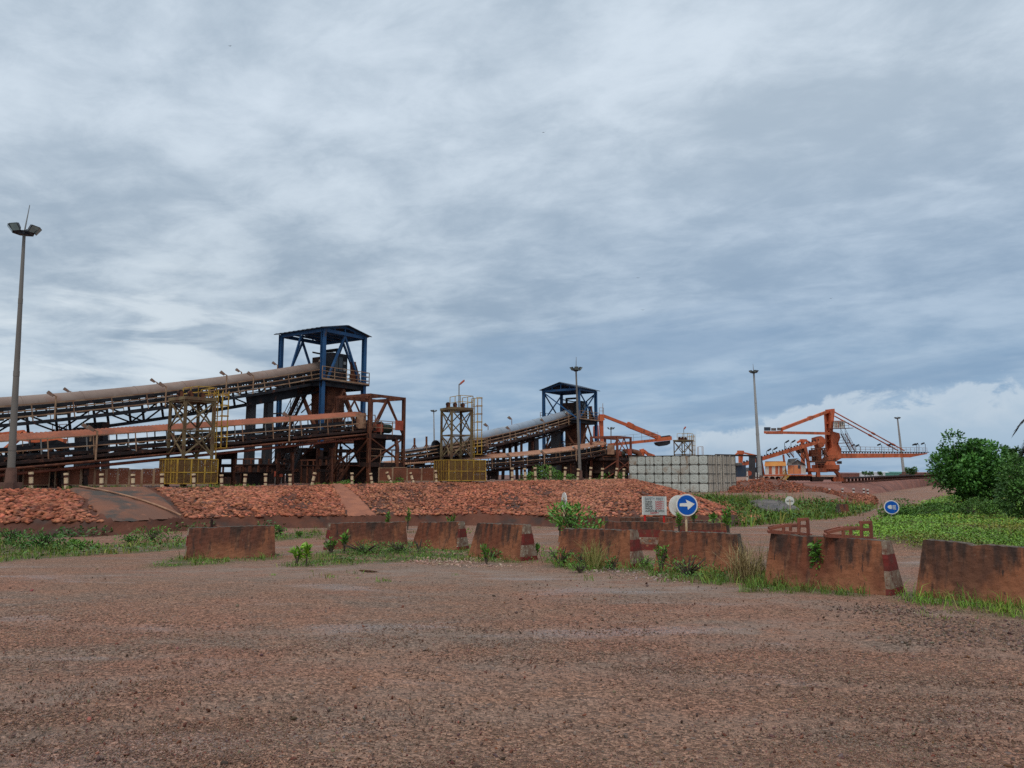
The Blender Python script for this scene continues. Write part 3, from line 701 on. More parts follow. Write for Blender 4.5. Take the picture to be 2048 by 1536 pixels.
    for i in range(n):
        if i % 2 == 0 or i == n - 1:
            m.beam(at(i, 1.5, dk), at(i, 1.5, dk + 1.02), rw); m2.beam(at(i, -1.45, dk), at(i, -1.45, dk + 1.0), .035)
        if i < n - 1:
            for h in ((1.02, .68, .34) if kind == 'round' else (1.02, .5)): m.beam(at(i, 1.5, dk + h), at(i + 1, 1.5, dk + h), .06, .085 if kind == 'round' else .06)
            for h in (1.0,): m2.beam(at(i, -1.45, dk + h), at(i + 1, -1.45, dk + h), .035)
    m.build('railing', rail, root); m2.build('railing', rail, root)
    if truss:
        m = MB(); t0, b0 = off - .55, off - .65 - depth
        for i in range(n - 1):
            for a in (-.8, .8):
                m.beam(at(i, a, t0), at(i + 1, a, t0), .1, .14, F[i][2]); m.beam(at(i, a, b0), at(i + 1, a, b0), .12, .15, F[i][2])
        for i in range(0, n):
            for a in (-.8, .8):
                if i % 2 == 0: m.beam(at(i, a, t0), at(i, a, b0), .13, .11, F[i][0])
                if i + 2 < n and i % 2 == 0:
                    j = i + 2 if (i // 2) % 2 == 0 else i
                    k = i if j == i + 2 else i + 2
                    m.beam(at(j, a, t0), at(k, a, b0), .09)
            if i % 2 == 0:
                m.beam(at(i, -.8, b0), at(i, .8, b0), .1)
                if i + 2 < n: m.beam(at(i, -.8, b0), at(i + 2, .8, b0), .07)
        m.build('truss', frame, root)
    for (a, h, r, mt) in pipes:
        m = MB(); m.tube([at(i, a, h) for i in range(0, n, 2)], r, 7); m.build('pipe', mt, root)
    root['_P'] = 0
    return root, P, at
def trestle(P, i, w_top, w_bot, zb, parent, below, D, mat='concrete', size=.5, rake=0.0, n2=None):
    """pair of raking legs under station i, each a part of the conveyor"""
    nside = Vector((D.y, -D.x, 0)).normalized(); Dn = D.normalized(); p = P[i]
    for s in (-1, 1):
        m = MB(); a = p + nside * s * w_top + UP * below; b_ = Vector((p.x, p.y, zb)) + nside * s * w_bot + Dn * rake
        m.beam(b_, a, size, size * .8, Dn); m.build('pier', mat, parent)
    m = MB(); a = p + UP * (below + .05); m.beam(a - nside * (w_top + .3), a + nside * (w_top + .3), size, .45); m.build('pier_head', 'rust_dark', parent)
    for f_ in (.35, .68):
        m = MB(); q0 = Vector((p.x, p.y, zb)).lerp(p + UP * below, f_); ww = w_bot + (w_top - w_bot) * f_; m.beam(q0 - nside * ww + Dn * rake * (1 - f_), q0 + nside * ww + Dn * rake * (1 - f_), .16, .2); m.build('pier_tie', 'rust_dark', parent)

# --- tower footprints
T1 = Vector((-15.27, 61.5, 0)); T2 = Vector((8.45, 97.0, 0)); SU, SV = 4.6, 5.2
A_ax = T1 + VDIR * SV / 2; C_ax = T2 + VDIR * SV / 2
CA, PA, atA = conveyor('conveyor', 'large conveyor under a brown half round cover climbing to the nearer blue tower', A_ax, UDIR,
    [(-260, 832), (0, 814.5), (200, 798.5), (400, 774.5), (520, 758), (640, 738)], 'round', 1.15, .60, 'cover_brown', 'steel_dark', 'rail_tan', 1.15)
D_B = Vector((.60, .80, 0)); F2 = Vector((-10.2, 55.0, 0)); S2 = 3.5
B_ax = F2 + VDIR * S2 / 2 + UDIR * .5
CB, PB, atB = conveyor('conveyor', 'lower conveyor under a rust red corrugated canopy in front of the nearer tower', B_ax, D_B,
    [(-260, 899), (0, 882), (140, 874), (270, 866), (430, 853), (600, 841), (722, 832)], 'canopy', 1.1, .6, 'canopy_rust', 'rust_dark', 'rail_tan', .32,
    pipes=((1.2, -1.60, .085, 'rust_red'), (1.5, -1.34, .07, 'rust')))
CC, PC, atC = conveyor('conveyor', 'conveyor under a grey blue half round cover climbing to the farther blue tower', C_ax, UDIR,
    [(872, 893), (953, 877), (1050, 854), (1152, 824)], 'round', 1.2, .64, 'cover_grey', 'rust_dark', 'rail_tan', 1.0)
F4 = Vector((11.6, 89.0, 0))
D_D = Vector((.80, .60, 0)).normalized(); D_ax = Vector((10.2, 92.0, 0))
CDv, PD, atD = conveyor('conveyor', 'lower conveyor under a tan canopy passing in front of the farther blue tower', D_ax, D_D,
    [(770, 930), (803, 927), (880, 922), (953, 916.5), (1100, 904.5), (1206, 887)], 'canopy', 1.15, .6, 'canopy_tan', 'rust_dark', 'rail_tan', .5, canopy_w=1.5)
D_E = Vector((.82, .57, 0)); E_ax = Vector((-4.0, 82.0, 0))
CE, PE, atE = conveyor('conveyor', 'open conveyor without cover behind the second lattice tower', E_ax, D_E,
    [(796, 905), (845, 898), (905, 889), (960, 882)], 'round', 1.15, .05, 'steel_dark', 'rust_dark', 'rail_tan', .7)
def nearest(P, px):
    return min(range(len(P)), key=lambda i: abs(P[i].x / P[i].y - (px - CX) / F_PX * 1.0))
# piers
def pier(parent, px, d, z_top, w, dpt, mat='concrete', taper=.86):
    c = W(px, 900, d); m = MB(); x, y = c.x, c.y
    for_b = []
    for (z, k) in ((PLZ - .2, 1.0), (z_top, taper)):
        for (a, b_) in ((-1, -1), (1, -1), (1, 1), (-1, 1)): for_b.append(Vector((x, y, z)) + UDIR * a * dpt / 2 * k + VDIR * b_ * w / 2 * k)
    m.hexa(for_b); return m.build('pier', mat, parent)
for px in (499, 534):
    p_ = PA[nearest(PA, px)]; pier(CA, px, p_.y, p_.z - 1.75, .58, .62)
for px in (163, 188):
    p_ = PA[nearest(PA, px)]; pier(CA, px, p_.y, p_.z - 1.7, .6, .6)
i_ = nearest(PA, 178); trestle(PA, i_, .75, 1.5, PLZ, CA, -1.8, UDIR, 'steel_dark', .42)
for px in (120, 180, 345):
    i_ = nearest(PB, px); trestle(PB, i_, .7, .95, PLZ, CB, -1.9, D_B, 'rust_dark', .26)
for px in (455, 462, 560, 640):
    i_ = nearest(PB, px); trestle(PB, i_, .7, .8, PLZ, CB, -1.9, D_B, 'rust', .2)
for px in (1067, 1112):
    p_ = PC[nearest(PC, px)]; pier(CC, px, p_.y, p_.z - 1.6, 1.1, 1.0)
for px in (1010, 1015):
    i_ = nearest(PC, px); trestle(PC, i_, .8, 1.0, PLZ, CC, -1.6, UDIR, 'rust_dark', .3)
for px in (1052, 1140):
    i_ = nearest(PC, px); trestle(PC, i_, .8, .8, PLZ, CC, -1.6, UDIR, 'rust', .25)
for px in (985, 1080, 1165):
    i_ = nearest(PD, px); trestle(PD, i_, .7, .8, PLZ, CDv, -1.75, D_D, 'rust_dark', .25)
for px in (850, 930):
    i_ = nearest(PE, px); trestle(PE, i_, .7, .8, PLZ, CE, -1.5, D_E, 'rust_dark', .22)
# lattice panel hanging under the big conveyor by the piers
m = MB()
for i in range(nearest(PA, 470), nearest(PA, 580)):
    m.beam(atA(i, .86, -1.5), atA(i + 1, .86, -1.5), .05, .7, atA(i, 0, 1) - atA(i, 0, 0))
m.build('side_plate', 'steel_dark', CA)

# --- floodlights along the walkways
def walk_lamp(label, P, at, px, py_head, a, h, scale_head=1.0):
    i = nearest(P, px); b_ = at(i, a, h); d = b_.y; top = W(px, py_head, d)
    top = Vector((b_.x, b_.y, top.z))
    t = thing('walkway_floodlight', label, 'floodlight', tuple(b_), 'floodlights on poles along the conveyors')
    m = MB(); m.tube([b_, top], .05, 6); m.tube([top, top + Vector((-.22, -.1, .08))], .035, 5); m.build('pole', 'rail_tan', t)
    m = MB(); c = top + Vector((-.26, -.12, .12)); ax = Vector((-.55, -.25, .45)).normalized(); sd = ax.cross(UP).normalized(); u2 = sd.cross(ax)
    s = .18 * scale_head
    m.hexa([c - ax * s - sd * s * .5 - u2 * s * .45, c - ax * s + sd * s * .5 - u2 * s * .45, c + ax * s + sd * s * .75 - u2 * s * .7, c + ax * s - sd * s * .75 - u2 * s * .7,
            c - ax * s - sd * s * .5 + u2 * s * .4, c - ax * s + sd * s * .5 + u2 * s * .4, c + ax * s + sd * s * .75 + u2 * s * .5, c + ax * s - sd * s * .75 + u2 * s * .5])
    hd = m.build('lamp_head', 'lamp_tan', t)
    m = MB(); c2 = c + ax * (s + .01); m.hexa([c2 - sd * s * .6 - u2 * s * .55, c2 + sd * s * .6 - u2 * s * .55, c2 + sd * s * .6 - u2 * s * .55 + ax * .02, c2 - sd * s * .6 - u2 * s * .55 + ax * .02,
            c2 - sd * s * .6 + u2 * s * .4, c2 + sd * s * .6 + u2 * s * .4, c2 + sd * s * .6 + u2 * s * .4 + ax * .02, c2 - sd * s * .6 + u2 * s * .4 + ax * .02]); m.build('lens', 'lamp_glass', hd)
    return t
ordn = ['first', 'second', 'third', 'fourth', 'fifth', 'sixth', 'seventh', 'eighth', 'ninth', 'tenth', 'eleventh', 'twelfth', 'thirteenth', 'fourteenth', 'fifteenth', 'sixteenth', 'seventeenth', 'eighteenth', 'nineteenth', 'twentieth',
        'twenty first', 'twenty second', 'twenty third', 'twenty fourth', 'twenty fifth', 'twenty sixth', 'twenty seventh', 'twenty eighth', 'twenty ninth', 'thirtieth', 'thirty first', 'thirty second', 'thirty third']
for k, (px, py) in enumerate([(72, 792), (297, 773), (422, 750), (468, 751), (612, 727)]):
    walk_lamp('tan floodlight on the railing of the brown covered conveyor, %s from the tall left mast' % ordn[k], PA, atA, px, py, 1.52, -1.0)
for k, (px, py) in enumerate([(142, 784), (332, 765), (492, 744), (573, 730)]):
    walk_lamp('floodlight head peeping over the back of the brown half round cover, %s from the left' % ordn[k], PA, atA, px, py, -1.5, -1.0, .9)
for k, (px, py) in enumerate([(142, 862), (218, 857), (545, 833)]):
    walk_lamp('floodlight above the rust red corrugated canopy, %s from the left' % ordn[k], PB, atB, px, py, 1.6 if k != 1 else -1.5, -1.3)
for k, (px, py) in enumerate([(1001, 858), (1062, 842), (1112, 829)]):
    walk_lamp('floodlight beside the grey blue cover, %s climbing towards the farther tower' % ordn[k], PC, atC, px, py, 1.52, -1.0, 1.1)
for k, (px, py) in enumerate([(993, 852), (1043, 838)]):
    walk_lamp('floodlight behind the grey blue cover, %s one up the slope' % ('lower', 'upper')[k], PC, atC, px, py, -1.5, -1.0, 1.2)
for k, (px, py) in enumerate([(1010, 912), (1072, 906), (1126, 898)]):
    walk_lamp('floodlight along the tan canopy of the farther lower conveyor, %s from the left' % ordn[k], PD, atD, px, py, 1.52, -1.3, 1.0)

# --- railing helper
def rail_loop(m, pts, h=1.0, r=.045, mids=(.5,), step=1.2, close=False):
    pts = [Vector(p) for p in pts]
    if close: pts = pts + [pts[0]]
    for a, b_ in zip(pts, pts[1:]):
        for hh in (h,) + tuple(h * k for k in mids): m.beam(a + UP * hh, b_ + UP * hh, r)
        nn_ = max(1, int((b_ - a).length / step))
        for k in range(nn_ + 1): q = a.lerp(b_, k / nn_); m.beam(q, q + UP * h, r)
def stair(m, a, b_, w, mat_i=0, treads=True, rails=True):
    a, b_ = Vector(a), Vector(b_); d = (b_ - a); hd = Vector((d.x, d.y, 0)).normalized(); sd = Vector((-hd.y, hd.x, 0)) * w / 2
    for s in (-1, 1):
        m.beam(a + sd * s, b_ + sd * s, .07, .24)
        if rails:
            m.beam(a + sd * s + UP * 1.0, b_ + sd * s + UP * 1.0, .045); m.beam(a + sd * s + UP * .5, b_ + sd * s + UP * .5, .035)
            for k in range(5): q = a.lerp(b_, k / 4); m.beam(q + sd * s, q + sd * s + UP, .04)
    n_ = max(3, int(abs(d.z) / .24))
    if treads:
        for k in range(1, n_): q = a.lerp(b_, k / n_); m.beam(q - sd, q + sd, .24, .035)
# --- blue transfer towers
def blue_tower(label, Fc, gable, zp, ze, rise, variant):
    c = {}; 
    c['F'] = Fc; c['R'] = Fc + UDIR * SU; c['L'] = Fc + VDIR * SV; c['B'] = c['R'] + VDIR * SV
    root = thing('transfer_tower', label, 'transfer tower', (Fc.x, Fc.y, PLZ), 'blue roofed transfer towers')
    zl = PLZ
    def P(k, z): return Vector((c[k].x, c[k].y, z))
    for k in 'FRLB':
        m = MB(); zs = zl + (2.6 if variant == 1 else 2.2)
        # H column: two flanges and a web
        for (z0, z1, mi) in ((zl, zs, 1), (zs, ze, 0)):
            m.mat(mi); a, b_ = P(k, z0), P(k, z1)
            for s in (-1, 1):
                m.beam(a + VDIR * .15 * s, b_ + VDIR * .15 * s, .30, .035, VDIR)
            m.beam(a, b_, .03, .28, VDIR)
        m.build('column', ['blue_paint', 'rust_dark'], root)
    # roof frame
    m = MB()
    for a, b_ in (('F', 'R'), ('R', 'B'), ('B', 'L'), ('L', 'F')):
        m.beam(P(a, ze - .12), P(b_, ze - .12), .16, .28); 
        if variant == 2: m.beam(P(a, ze - 4.0), P(b_, ze - 4.0), .12, .2)
    ga, gb = (('F', 'R'), ('L', 'B')) if gable == 'FR' else (('F', 'L'), ('R', 'B'))
    m.build('roof_frame', 'blue_paint', root)
    for (a, b_) in (ga, gb):
        m = MB()
        ap = (P(a, ze) + P(b_, ze)) / 2 + UP * (rise - .1)
        m.beam(P(a, ze + .05), ap, .12, .18); m.beam(P(b_, ze + .05), ap, .12, .18)
        for f_ in (.25, .5, .75):
            q = P(a, ze - .1).lerp(P(b_, ze - .1), f_); m.beam(q, q + UP * (.05 + (rise - .1) * (1 - abs(f_ - .5) * 2)), .1, .1)
        m.build('gable_truss', 'blue_paint', root)
    m = MB()
    for f_ in (.2, .4, .6, .8):
        a0 = P(ga[0], ze - .05).lerp(P(gb[0], ze - .05), f_); b0 = P(ga[1], ze - .05).lerp(P(gb[1], ze - .05), f_); m.beam(a0, b0, .1, .16)
    for f_ in (.12, .3, .5, .7, .88):
        for e0, e1 in ((ga, gb),):
            a0 = P(e0[0], ze + .02).lerp(P(e0[1], ze + .02), f_); b0 = P(e1[0], ze + .02).lerp(P(e1[1], ze + .02), f_); hh = UP * (rise - .08) * (1 - abs(f_ - .5) * 2); m.beam(a0 + hh, b0 + hh, .07, .12)
    m.build('purlins', 'blue_paint', root)
    m = MB()
    oh = .45
    gdir = (P(ga[1], 0) - P(ga[0], 0)).normalized(); rdir = (P(gb[0], 0) - P(ga[0], 0)).normalized()
    a0 = P(ga[0], ze + .1) - gdir * oh - rdir * oh - UP * .06; a1 = P(gb[0], ze + .1) - gdir * oh + rdir * oh - UP * .06
    b0 = P(ga[1], ze + .1) + gdir * oh - rdir * oh - UP * .06; b1 = P(gb[1], ze + .1) + gdir * oh + rdir * oh - UP * .06
    r0 = (P(ga[0], ze) + P(ga[1], ze)) / 2 - rdir * oh + UP * (rise + .06); r1 = (P(gb[0], ze) + P(gb[1], ze)) / 2 + rdir * oh + UP * (rise + .06)
    nr_ = 22
    for (e0, e1) in ((a0, a1), (b0, b1)):
        vs = []
        for k in range(nr_ + 1):
            o = UP * (.025 if k % 2 else -.025)
            for q in (e0.lerp(e1, k / nr_), r0.lerp(r1, k / nr_)): vs += [q + o, q + o - UP * .05]
        fs = []
        for k in range(nr_): b4 = 4 * k; fs += [(b4, b4 + 4, b4 + 6, b4 + 2), (b4 + 1, b4 + 3, b4 + 7, b4 + 5), (b4, b4 + 1, b4 + 5, b4 + 4)]
        fs += [(0, 2, 3, 1), (4 * nr_, 4 * nr_ + 1, 4 * nr_ + 3, 4 * nr_ + 2)]
        m.add(vs, fs)
    m.build('roof', 'blue_roof', root)
    # bracing: inverted V from the mid beam to the platform
    m = MB()
    for a, b_ in (('F', 'R'), ('R', 'B'), ('B', 'L'), ('L', 'F')):
        mid = (P(a, ze - .3) + P(b_, ze - .3)) / 2
        if variant == 1:
            if (a, b_) == ('L', 'F'):
                m.beam(P('L', ze - .3).lerp(P('F', ze - .3), .48), P('L', zp + .3).lerp(P('F', zp + .3), .2), .15)
                continue
            m.beam(mid, P(a, zp + .2).lerp(P(b_, zp), .12), .17, .15); m.beam(mid, P(b_, zp + .2).lerp(P(a, zp), .12), .17, .15)
        else:
            zlow = ze - 4.0
            m.beam(P(a, ze - .3), P(b_, zlow), .13); m.beam(P(b_, ze - .3), P(a, zlow), .13) if a in 'FB' else None
            m.beam(P(a, zlow), (P(a, zp) + P(b_, zp)) / 2, .12); m.beam(P(b_, zlow), (P(a, zp) + P(b_, zp)) / 2, .12)
    m.build('upper_bracing', 'blue_paint', root)
    m = MB()
    for a, b_ in (('F', 'R'), ('R', 'B'), ('B', 'L'), ('L', 'F')):
        mid = (P(a, zp - .6) + P(b_, zp - .6)) / 2
        for zz_ in (zl + 1.0, zl + 3.4): m.beam(P(a, zz_), P(b_, zz_), .14, .24)
        m.beam(mid, P(a, zl + 3.4), .16); m.beam(mid, P(b_, zl + 3.4), .16)
        if a in 'FL': m.beam(P(a, zl + 3.4), P(b_, zl + .3), .14); m.beam(P(b_, zl + 3.4), P(a, zl + .3), .14)
    m.build('lower_bracing', 'rust', root)
    # platform
    m = MB(); cc = (P('F', 0) + P('B', 0)) / 2
    m.box(Vector((cc.x, cc.y, zp - .05)), UDIR * (SU / 2 + .35), VDIR * (SV / 2 + .35), UP * .04)
    for a, b_ in (('F', 'R'), ('R', 'B'), ('B', 'L'), ('L', 'F')): m.beam(P(a, zp - .28), P(b_, zp - .28), .16, .4)
    for f_ in (.25, .5, .75): m.beam(P('F', zp - .25).lerp(P('R', zp - .25), f_), P('L', zp - .25).lerp(P('B', zp - .25), f_), .1, .3)
    # toe board with a tan edge
    m.build('platform', 'steel_dark', root)
    m = MB(); e = .33
    q = [P('F', zp) - UDIR * e - VDIR * e, P('R', zp) + UDIR * e - VDIR * e, P('B', zp) + UDIR * e + VDIR * e, P('L', zp) - UDIR * e + VDIR * e]
    rail_loop(m, [q[0], q[1], q[2], q[3]], 1.05, .05, (.33, .66), 1.1); m.beam(q[0] + UP * .06, q[1] + UP * .06, .05, .14)
    m.build('railing', 'rail_tan', root)
    # head drive: discharge hood, motor cabinet
    m = MB(); hc = cc + UP * (zp + 1.35) + UDIR * .6
    m.mat(0).box(hc + VDIR * .1, UDIR * .9, VDIR * .85, UP * 1.0)
    m.mat(1).beam(hc - UDIR * .9 - VDIR * .9 + UP * 1.05, hc - UDIR * .9 + VDIR * .9 + UP * 1.45, .14); 
    for s in (-1, 1): m.beam(hc + VDIR * s * .95 + UDIR * .2 - UP * 1.2, hc + VDIR * s * .95 + UDIR * .2 + UP * 1.75, .2, .26)
    m.beam(hc - VDIR * 1.0 + UDIR * .2 + UP * 1.65, hc + VDIR * 1.0 + UDIR * .2 + UP * 1.65, .2, .24)
    m.build('discharge_hood', ['rust_dark', 'steel_dark'], root)
    m = MB(); c2 = P('F', zp) + UDIR * 2.2 + VDIR * .9 + UP * 1.25
    m.mat(0).box(c2, UDIR * .85, VDIR * .5, UP * 1.2); m.mat(1)
    for k in (-.4, .1): m.box(c2 - VDIR * .505 + UDIR * k + UP * .3, UDIR * .2, VDIR * .012, UP * .6)
    m.mat(2)
    for k, z_ in ((.55, .45), (.55, -.1)): m.box(c2 - VDIR * .51 + UDIR * k + UP * z_, UDIR * .14, VDIR * .012, UP * .12)
    m.build('cabinet', ['steel_dark', 'window_dark', 'galvanised'], root)
    m = MB(); c3 = P('R', zp) - UDIR * .9 + VDIR * .3 + UP * .95
    m.mat(0).beam(c3 - UP * .9, c3 + UP * .95 - UDIR * .1, .42, .3); m.mat(1).beam(c3 - UP * .8 + UDIR * .7, c3 + UP * .7 + UDIR * .1, .22); m.build('belt_cleaner', ['rust', 'rust_dark'], root)
    # chute under the platform
    m = MB(); ch = cc - UDIR * .1 - VDIR * .9
    prof = [(zp - .4, .95), (zp - 2.4, .95), (zl + 2.6, .62)]
    vs = []
    for z_, h_ in prof:
        for a, b_ in ((-1, -1), (1, -1), (1, 1), (-1, 1)): vs.append(Vector((ch.x, ch.y, z_)) + UDIR * a * h_ + VDIR * b_ * h_)
    fs = [(4 * k + i, 4 * k + (i + 1) % 4, 4 * k + 4 + (i + 1) % 4, 4 * k + 4 + i) for k in range(2) for i in range(4)]
    m.add(vs, fs)
    for z_ in np.arange(zp - 2.3, zp - .5, .45): m.box(Vector((ch.x, ch.y, z_)), UDIR * .985, VDIR * .985, UP * .05)
    m.build('chute', 'rust', root)
    # intermediate floor, stairs
    m = MB(); zf = zl + 3.5
    m.box(Vector((cc.x, cc.y, zf)), UDIR * (SU / 2), VDIR * (SV / 2), UP * .05); m.build('floor', 'rust_dark', root)
    m = MB(); rail_loop(m, [P('F', zf), P('R', zf), P('B', zf), P('L', zf), P('F', zf)], 1.0, .045, (.5,), 1.2); m.build('railing', 'rail_tan', root)
    m = MB(); stair(m, P('L', zf).lerp(P('F', zf), .15) - UDIR * .4, P('L', zp).lerp(P('F', zp), .75) - UDIR * .4 - UP * .3, .7); m.build('stair', 'rust_dark', root)
    m = MB(); stair(m, P('L', zl).lerp(P('F', zl), -.05) - UDIR * 1.2, P('L', zf).lerp(P('F', zf), .75) - UDIR * 1.2, .8); m.build('stair', 'rust_dark', root)
    # bins, girders and machinery below
    m = MB()
    for k, (fu, fv, hu, hv, z0, z1) in enumerate([(.5, .25, 1.5, .9, 0, 1.5), (.15, .55, .7, 1.2, 0, 2.2), (.8, .8, .9, .8, 0, 2.7), (.5, .5, 1.9, 2.3, 2.5, 2.75), (.35, .15, .5, .5, 1.4, 3.0)]):
        q = P('F', zl) + UDIR * SU * fu + VDIR * SV * fv; m.box(Vector((q.x, q.y, zl + (z0 + z1) / 2)), UDIR * hu, VDIR * hv, UP * (z1 - z0) / 2)
    m.build('machinery', 'rust_dark', root)
    rs = random.Random(int(Fc.y)); m = MB()
    for k in range(46):
        a = P('F', zl) + UDIR * SU * rs.uniform(-.05, 1.05) + VDIR * SV * rs.uniform(-.1, 1.1) + UP * rs.uniform(.3, zp - zl - 2.2); L_ = rs.uniform(.8, 3.0)
        dv = rs.choice([UDIR, VDIR, UP, (UDIR + UP * .8).normalized(), (VDIR - UP * .9).normalized(), VDIR])
        b_ = a + dv * L_
        if b_.z > zp - 1.2 or b_.z < zl: continue
        m.mat(rs.randint(0, 1)).beam(a, b_, rs.choice([.07, .1, .16, .24]))
    m.build('pipework', ['rust_dark', 'rust'], root)
    return root
tw1 = blue_tower('nearer blue steel tower with gabled roof over the brown covered conveyor head', T1, 'FR', 9.25, 13.45, .55, 1)
tw2 = blue_tower('farther blue steel tower with gabled roof over the grey blue conveyor head', T2, 'FL', 8.6, 12.55, .85, 2)

# --- rusty head frames of the lower conveyors
def head_frame(label, Fc, s_u, s_v, zt, matn, zdeck, scale=1.0):
    root = thing('head_frame', label, 'steel frame', (Fc.x, Fc.y, PLZ), 'rusty open frames at the lower conveyor heads')
    c = {'F': Fc, 'R': Fc + UDIR * s_u, 'L': Fc + VDIR * s_v, 'B': Fc + UDIR * s_u + VDIR * s_v}
    def P(k, z): return Vector((c[k].x, c[k].y, z))
    zl = PLZ; z2 = zl + (zdeck - zl) * .42
    for k in 'FRLB':
        m = MB(); a, b_ = P(k, zl), P(k, zt)
        for s in (-1, 1): m.beam(a + VDIR * .1 * s, b_ + VDIR * .1 * s, .2, .03, VDIR)
        m.beam(a, b_, .03, .2, VDIR); m.build('column', matn, root)
    m = MB()
    for a, b_ in (('F', 'R'), ('R', 'B'), ('B', 'L'), ('L', 'F')): m.beam(P(a, zt - .1), P(b_, zt - .1), .14, .2)
    m.beam(P('F', zt - .1).lerp(P('R', zt - .1), .35), P('L', zt - .1).lerp(P('B', zt - .1), .35), .1, .18); m.beam(P('F', zt - .25).lerp(P('L', zt - .25), .5), P('R', zt - .25).lerp(P('B', zt - .25), .5), .12, .2)
    m.build('top_frame', matn, root)
    m = MB()
    for a, b_ in (('F', 'R'), ('B', 'L'), ('R', 'B')):
        mid = (P(a, zt - .2) + P(b_, zt - .2)) / 2
        m.beam(mid, P(a, zdeck), .1); m.beam(mid, P(b_, zdeck), .1)
        m.beam(P(a, zdeck - .2), P(b_, z2), .09); m.beam(P(b_, zdeck - .2), P(a, z2), .09)
    m.beam(P('F', z2), P('F', zl).lerp(P('L', zl), .55), .11); m.beam(P('F', zdeck - .3), P('F', z2).lerp(P('L', z2), .6), .11)
    m.build('bracing', matn, root)
    for z_ in (zdeck, z2):
        m = MB(); cc = (P('F', 0) + P('B', 0)) / 2; m.box(Vector((cc.x, cc.y, z_)), UDIR * s_u / 2, VDIR * s_v / 2, UP * .05)
        for a, b_ in (('F', 'R'), ('R', 'B'), ('B', 'L'), ('L', 'F')): m.beam(P(a, z_ - .15), P(b_, z_ - .15), .12, .26)
        m.build('deck', 'rust_dark', root)
        m = MB(); rail_loop(m, [P('F', z_), P('R', z_), P('B', z_), P('L', z_)], 1.0, .045, (.5,), 1.0); m.build('railing', 'rail_tan' if matn == 'rust' else 'rust', root)
    cc = (P('F', 0) + P('B', 0)) / 2
    m = MB(); q = Vector((cc.x, cc.y, zdeck + .5)); m.tube([q - VDIR * 1.1, q + VDIR * 1.1], .5, 14); m.build('head_pulley', 'rust_dark', root)
    m = MB(); q = P('F', zdeck + .5) + UDIR * 2.3 + VDIR * .6; m.mat(0).tube([q - UDIR * .5, q + UDIR * .4], .34, 10); m.mat(1).box(q - UDIR * .75, UDIR * .22, VDIR * .25, UP * .28)
    m.build('drive_motor', ['motor_green', 'red_box'], root)
    m = MB(); q = P('R', zdeck + .75) - UDIR * .6 - VDIR * .12; m.box(q, UDIR * .32, VDIR * .12, UP * .36); m.build('switch_box', 'red_box', root)
    m = MB(); q = P('F', zdeck + .95) - UDIR * .12 + VDIR * .75; m.box(q, UDIR * .1, VDIR * .42, UP * .55); m.build('switch_box', 'wood_pipe', root)
    m = MB()
    vs = []
    for z_, h_ in ((zdeck - .1, .85), (zdeck - 1.3, .8), (zl + .9, .45)):
        for a, b_ in ((-1, -1), (1, -1), (1, 1), (-1, 1)): vs.append(Vector((cc.x, cc.y, z_)) + UDIR * a * h_ + VDIR * b_ * h_)
    m.add(vs, [(4 * k + i, 4 * k + (i + 1) % 4, 4 * k + 4 + (i + 1) % 4, 4 * k + 4 + i) for k in range(2) for i in range(4)]); m.build('chute', 'rust_dark', root)
    m = MB(); q = P('R', zdeck - .4) - UDIR * .7
    m.tube([q + VDIR * .4 + UP * .1, q + VDIR * .1 + UP * .1, q - VDIR * .05 - UP * .5, q - UP * (zdeck - zl - 1.2)], [.16] * 4, 9); m.build('pipe', 'rust', root)
    m = MB(); m.box(Vector((cc.x, cc.y, zl + .6)) + UDIR * .2, UDIR * s_u * .42, VDIR * s_v * .38, UP * .6); m.build('machinery', 'rust_dark', root)
    return root
hf1 = head_frame('open rusty frame with motor deck right of the nearer blue tower', F2, 3.6, 3.4, 7.45, 'rust', 4.55)
hf2 = head_frame('small open rust red frame right of the farther blue tower', F4 + Vector((.55, 0, 0)), 3.6, 3.4, 6.1, 'rust_red', 3.55)
# stair, pipes and low walkways in front of the nearer tower
root = thing('access_stair', 'rust brown stair with handrails at the foot of the nearer blue tower', 'stair', (-13.2, 55, PLZ))
m = MB(); a = W(662, 968, 54.5); a.z = PLZ; b_ = W(688, 930, 56.0); stair(m, a, b_, .9); m.build('flight', 'rust', root)
m = MB(); q = W(690, 930, 56.0); m.box(q + Vector((1.0, .6, -.05)), UDIR * 1.2, VDIR * .8, UP * .04); rail_loop(m, [q + Vector((.1, 0, 0)), q + Vector((1.9, .4, 0)), q + Vector((2.2, 1.6, 0))], 1.0, .05, (.5,), .7)
for o in ((.1, .1), (1.9, .5), (1.2, 1.3)): m.beam(q + Vector((o[0], o[1], 0)), Vector((q.x + o[0], q.y + o[1], PLZ)), .1)
m.build('landing', 'rust', root)
root = thing('access_stair', 'dark stair climbing left of the nearer tower against pale sky', 'stair', (-18.2, 60, PLZ))
m = MB(); a = W(566, 962, 60); a.z = PLZ; b_ = W(596, 897, 61.5); stair(m, a, b_, .85); m.build('flight', 'steel_dark', root)
m = MB(); m.box(b_ + Vector((.9, .5, 0)), UDIR * .9, VDIR * .6, UP * .05); rail_loop(m, [b_, b_ + Vector((1.6, .3, 0))], 1.0, .045); m.beam(b_ + Vector((.2, .2, 0)), Vector((b_.x + .2, b_.y + .2, PLZ)), .16); m.beam(b_ + Vector((1.5, .6, 0)), Vector((b_.x + 1.5, b_.y + .6, PLZ)), .16); m.build('landing', 'rust_dark', root)
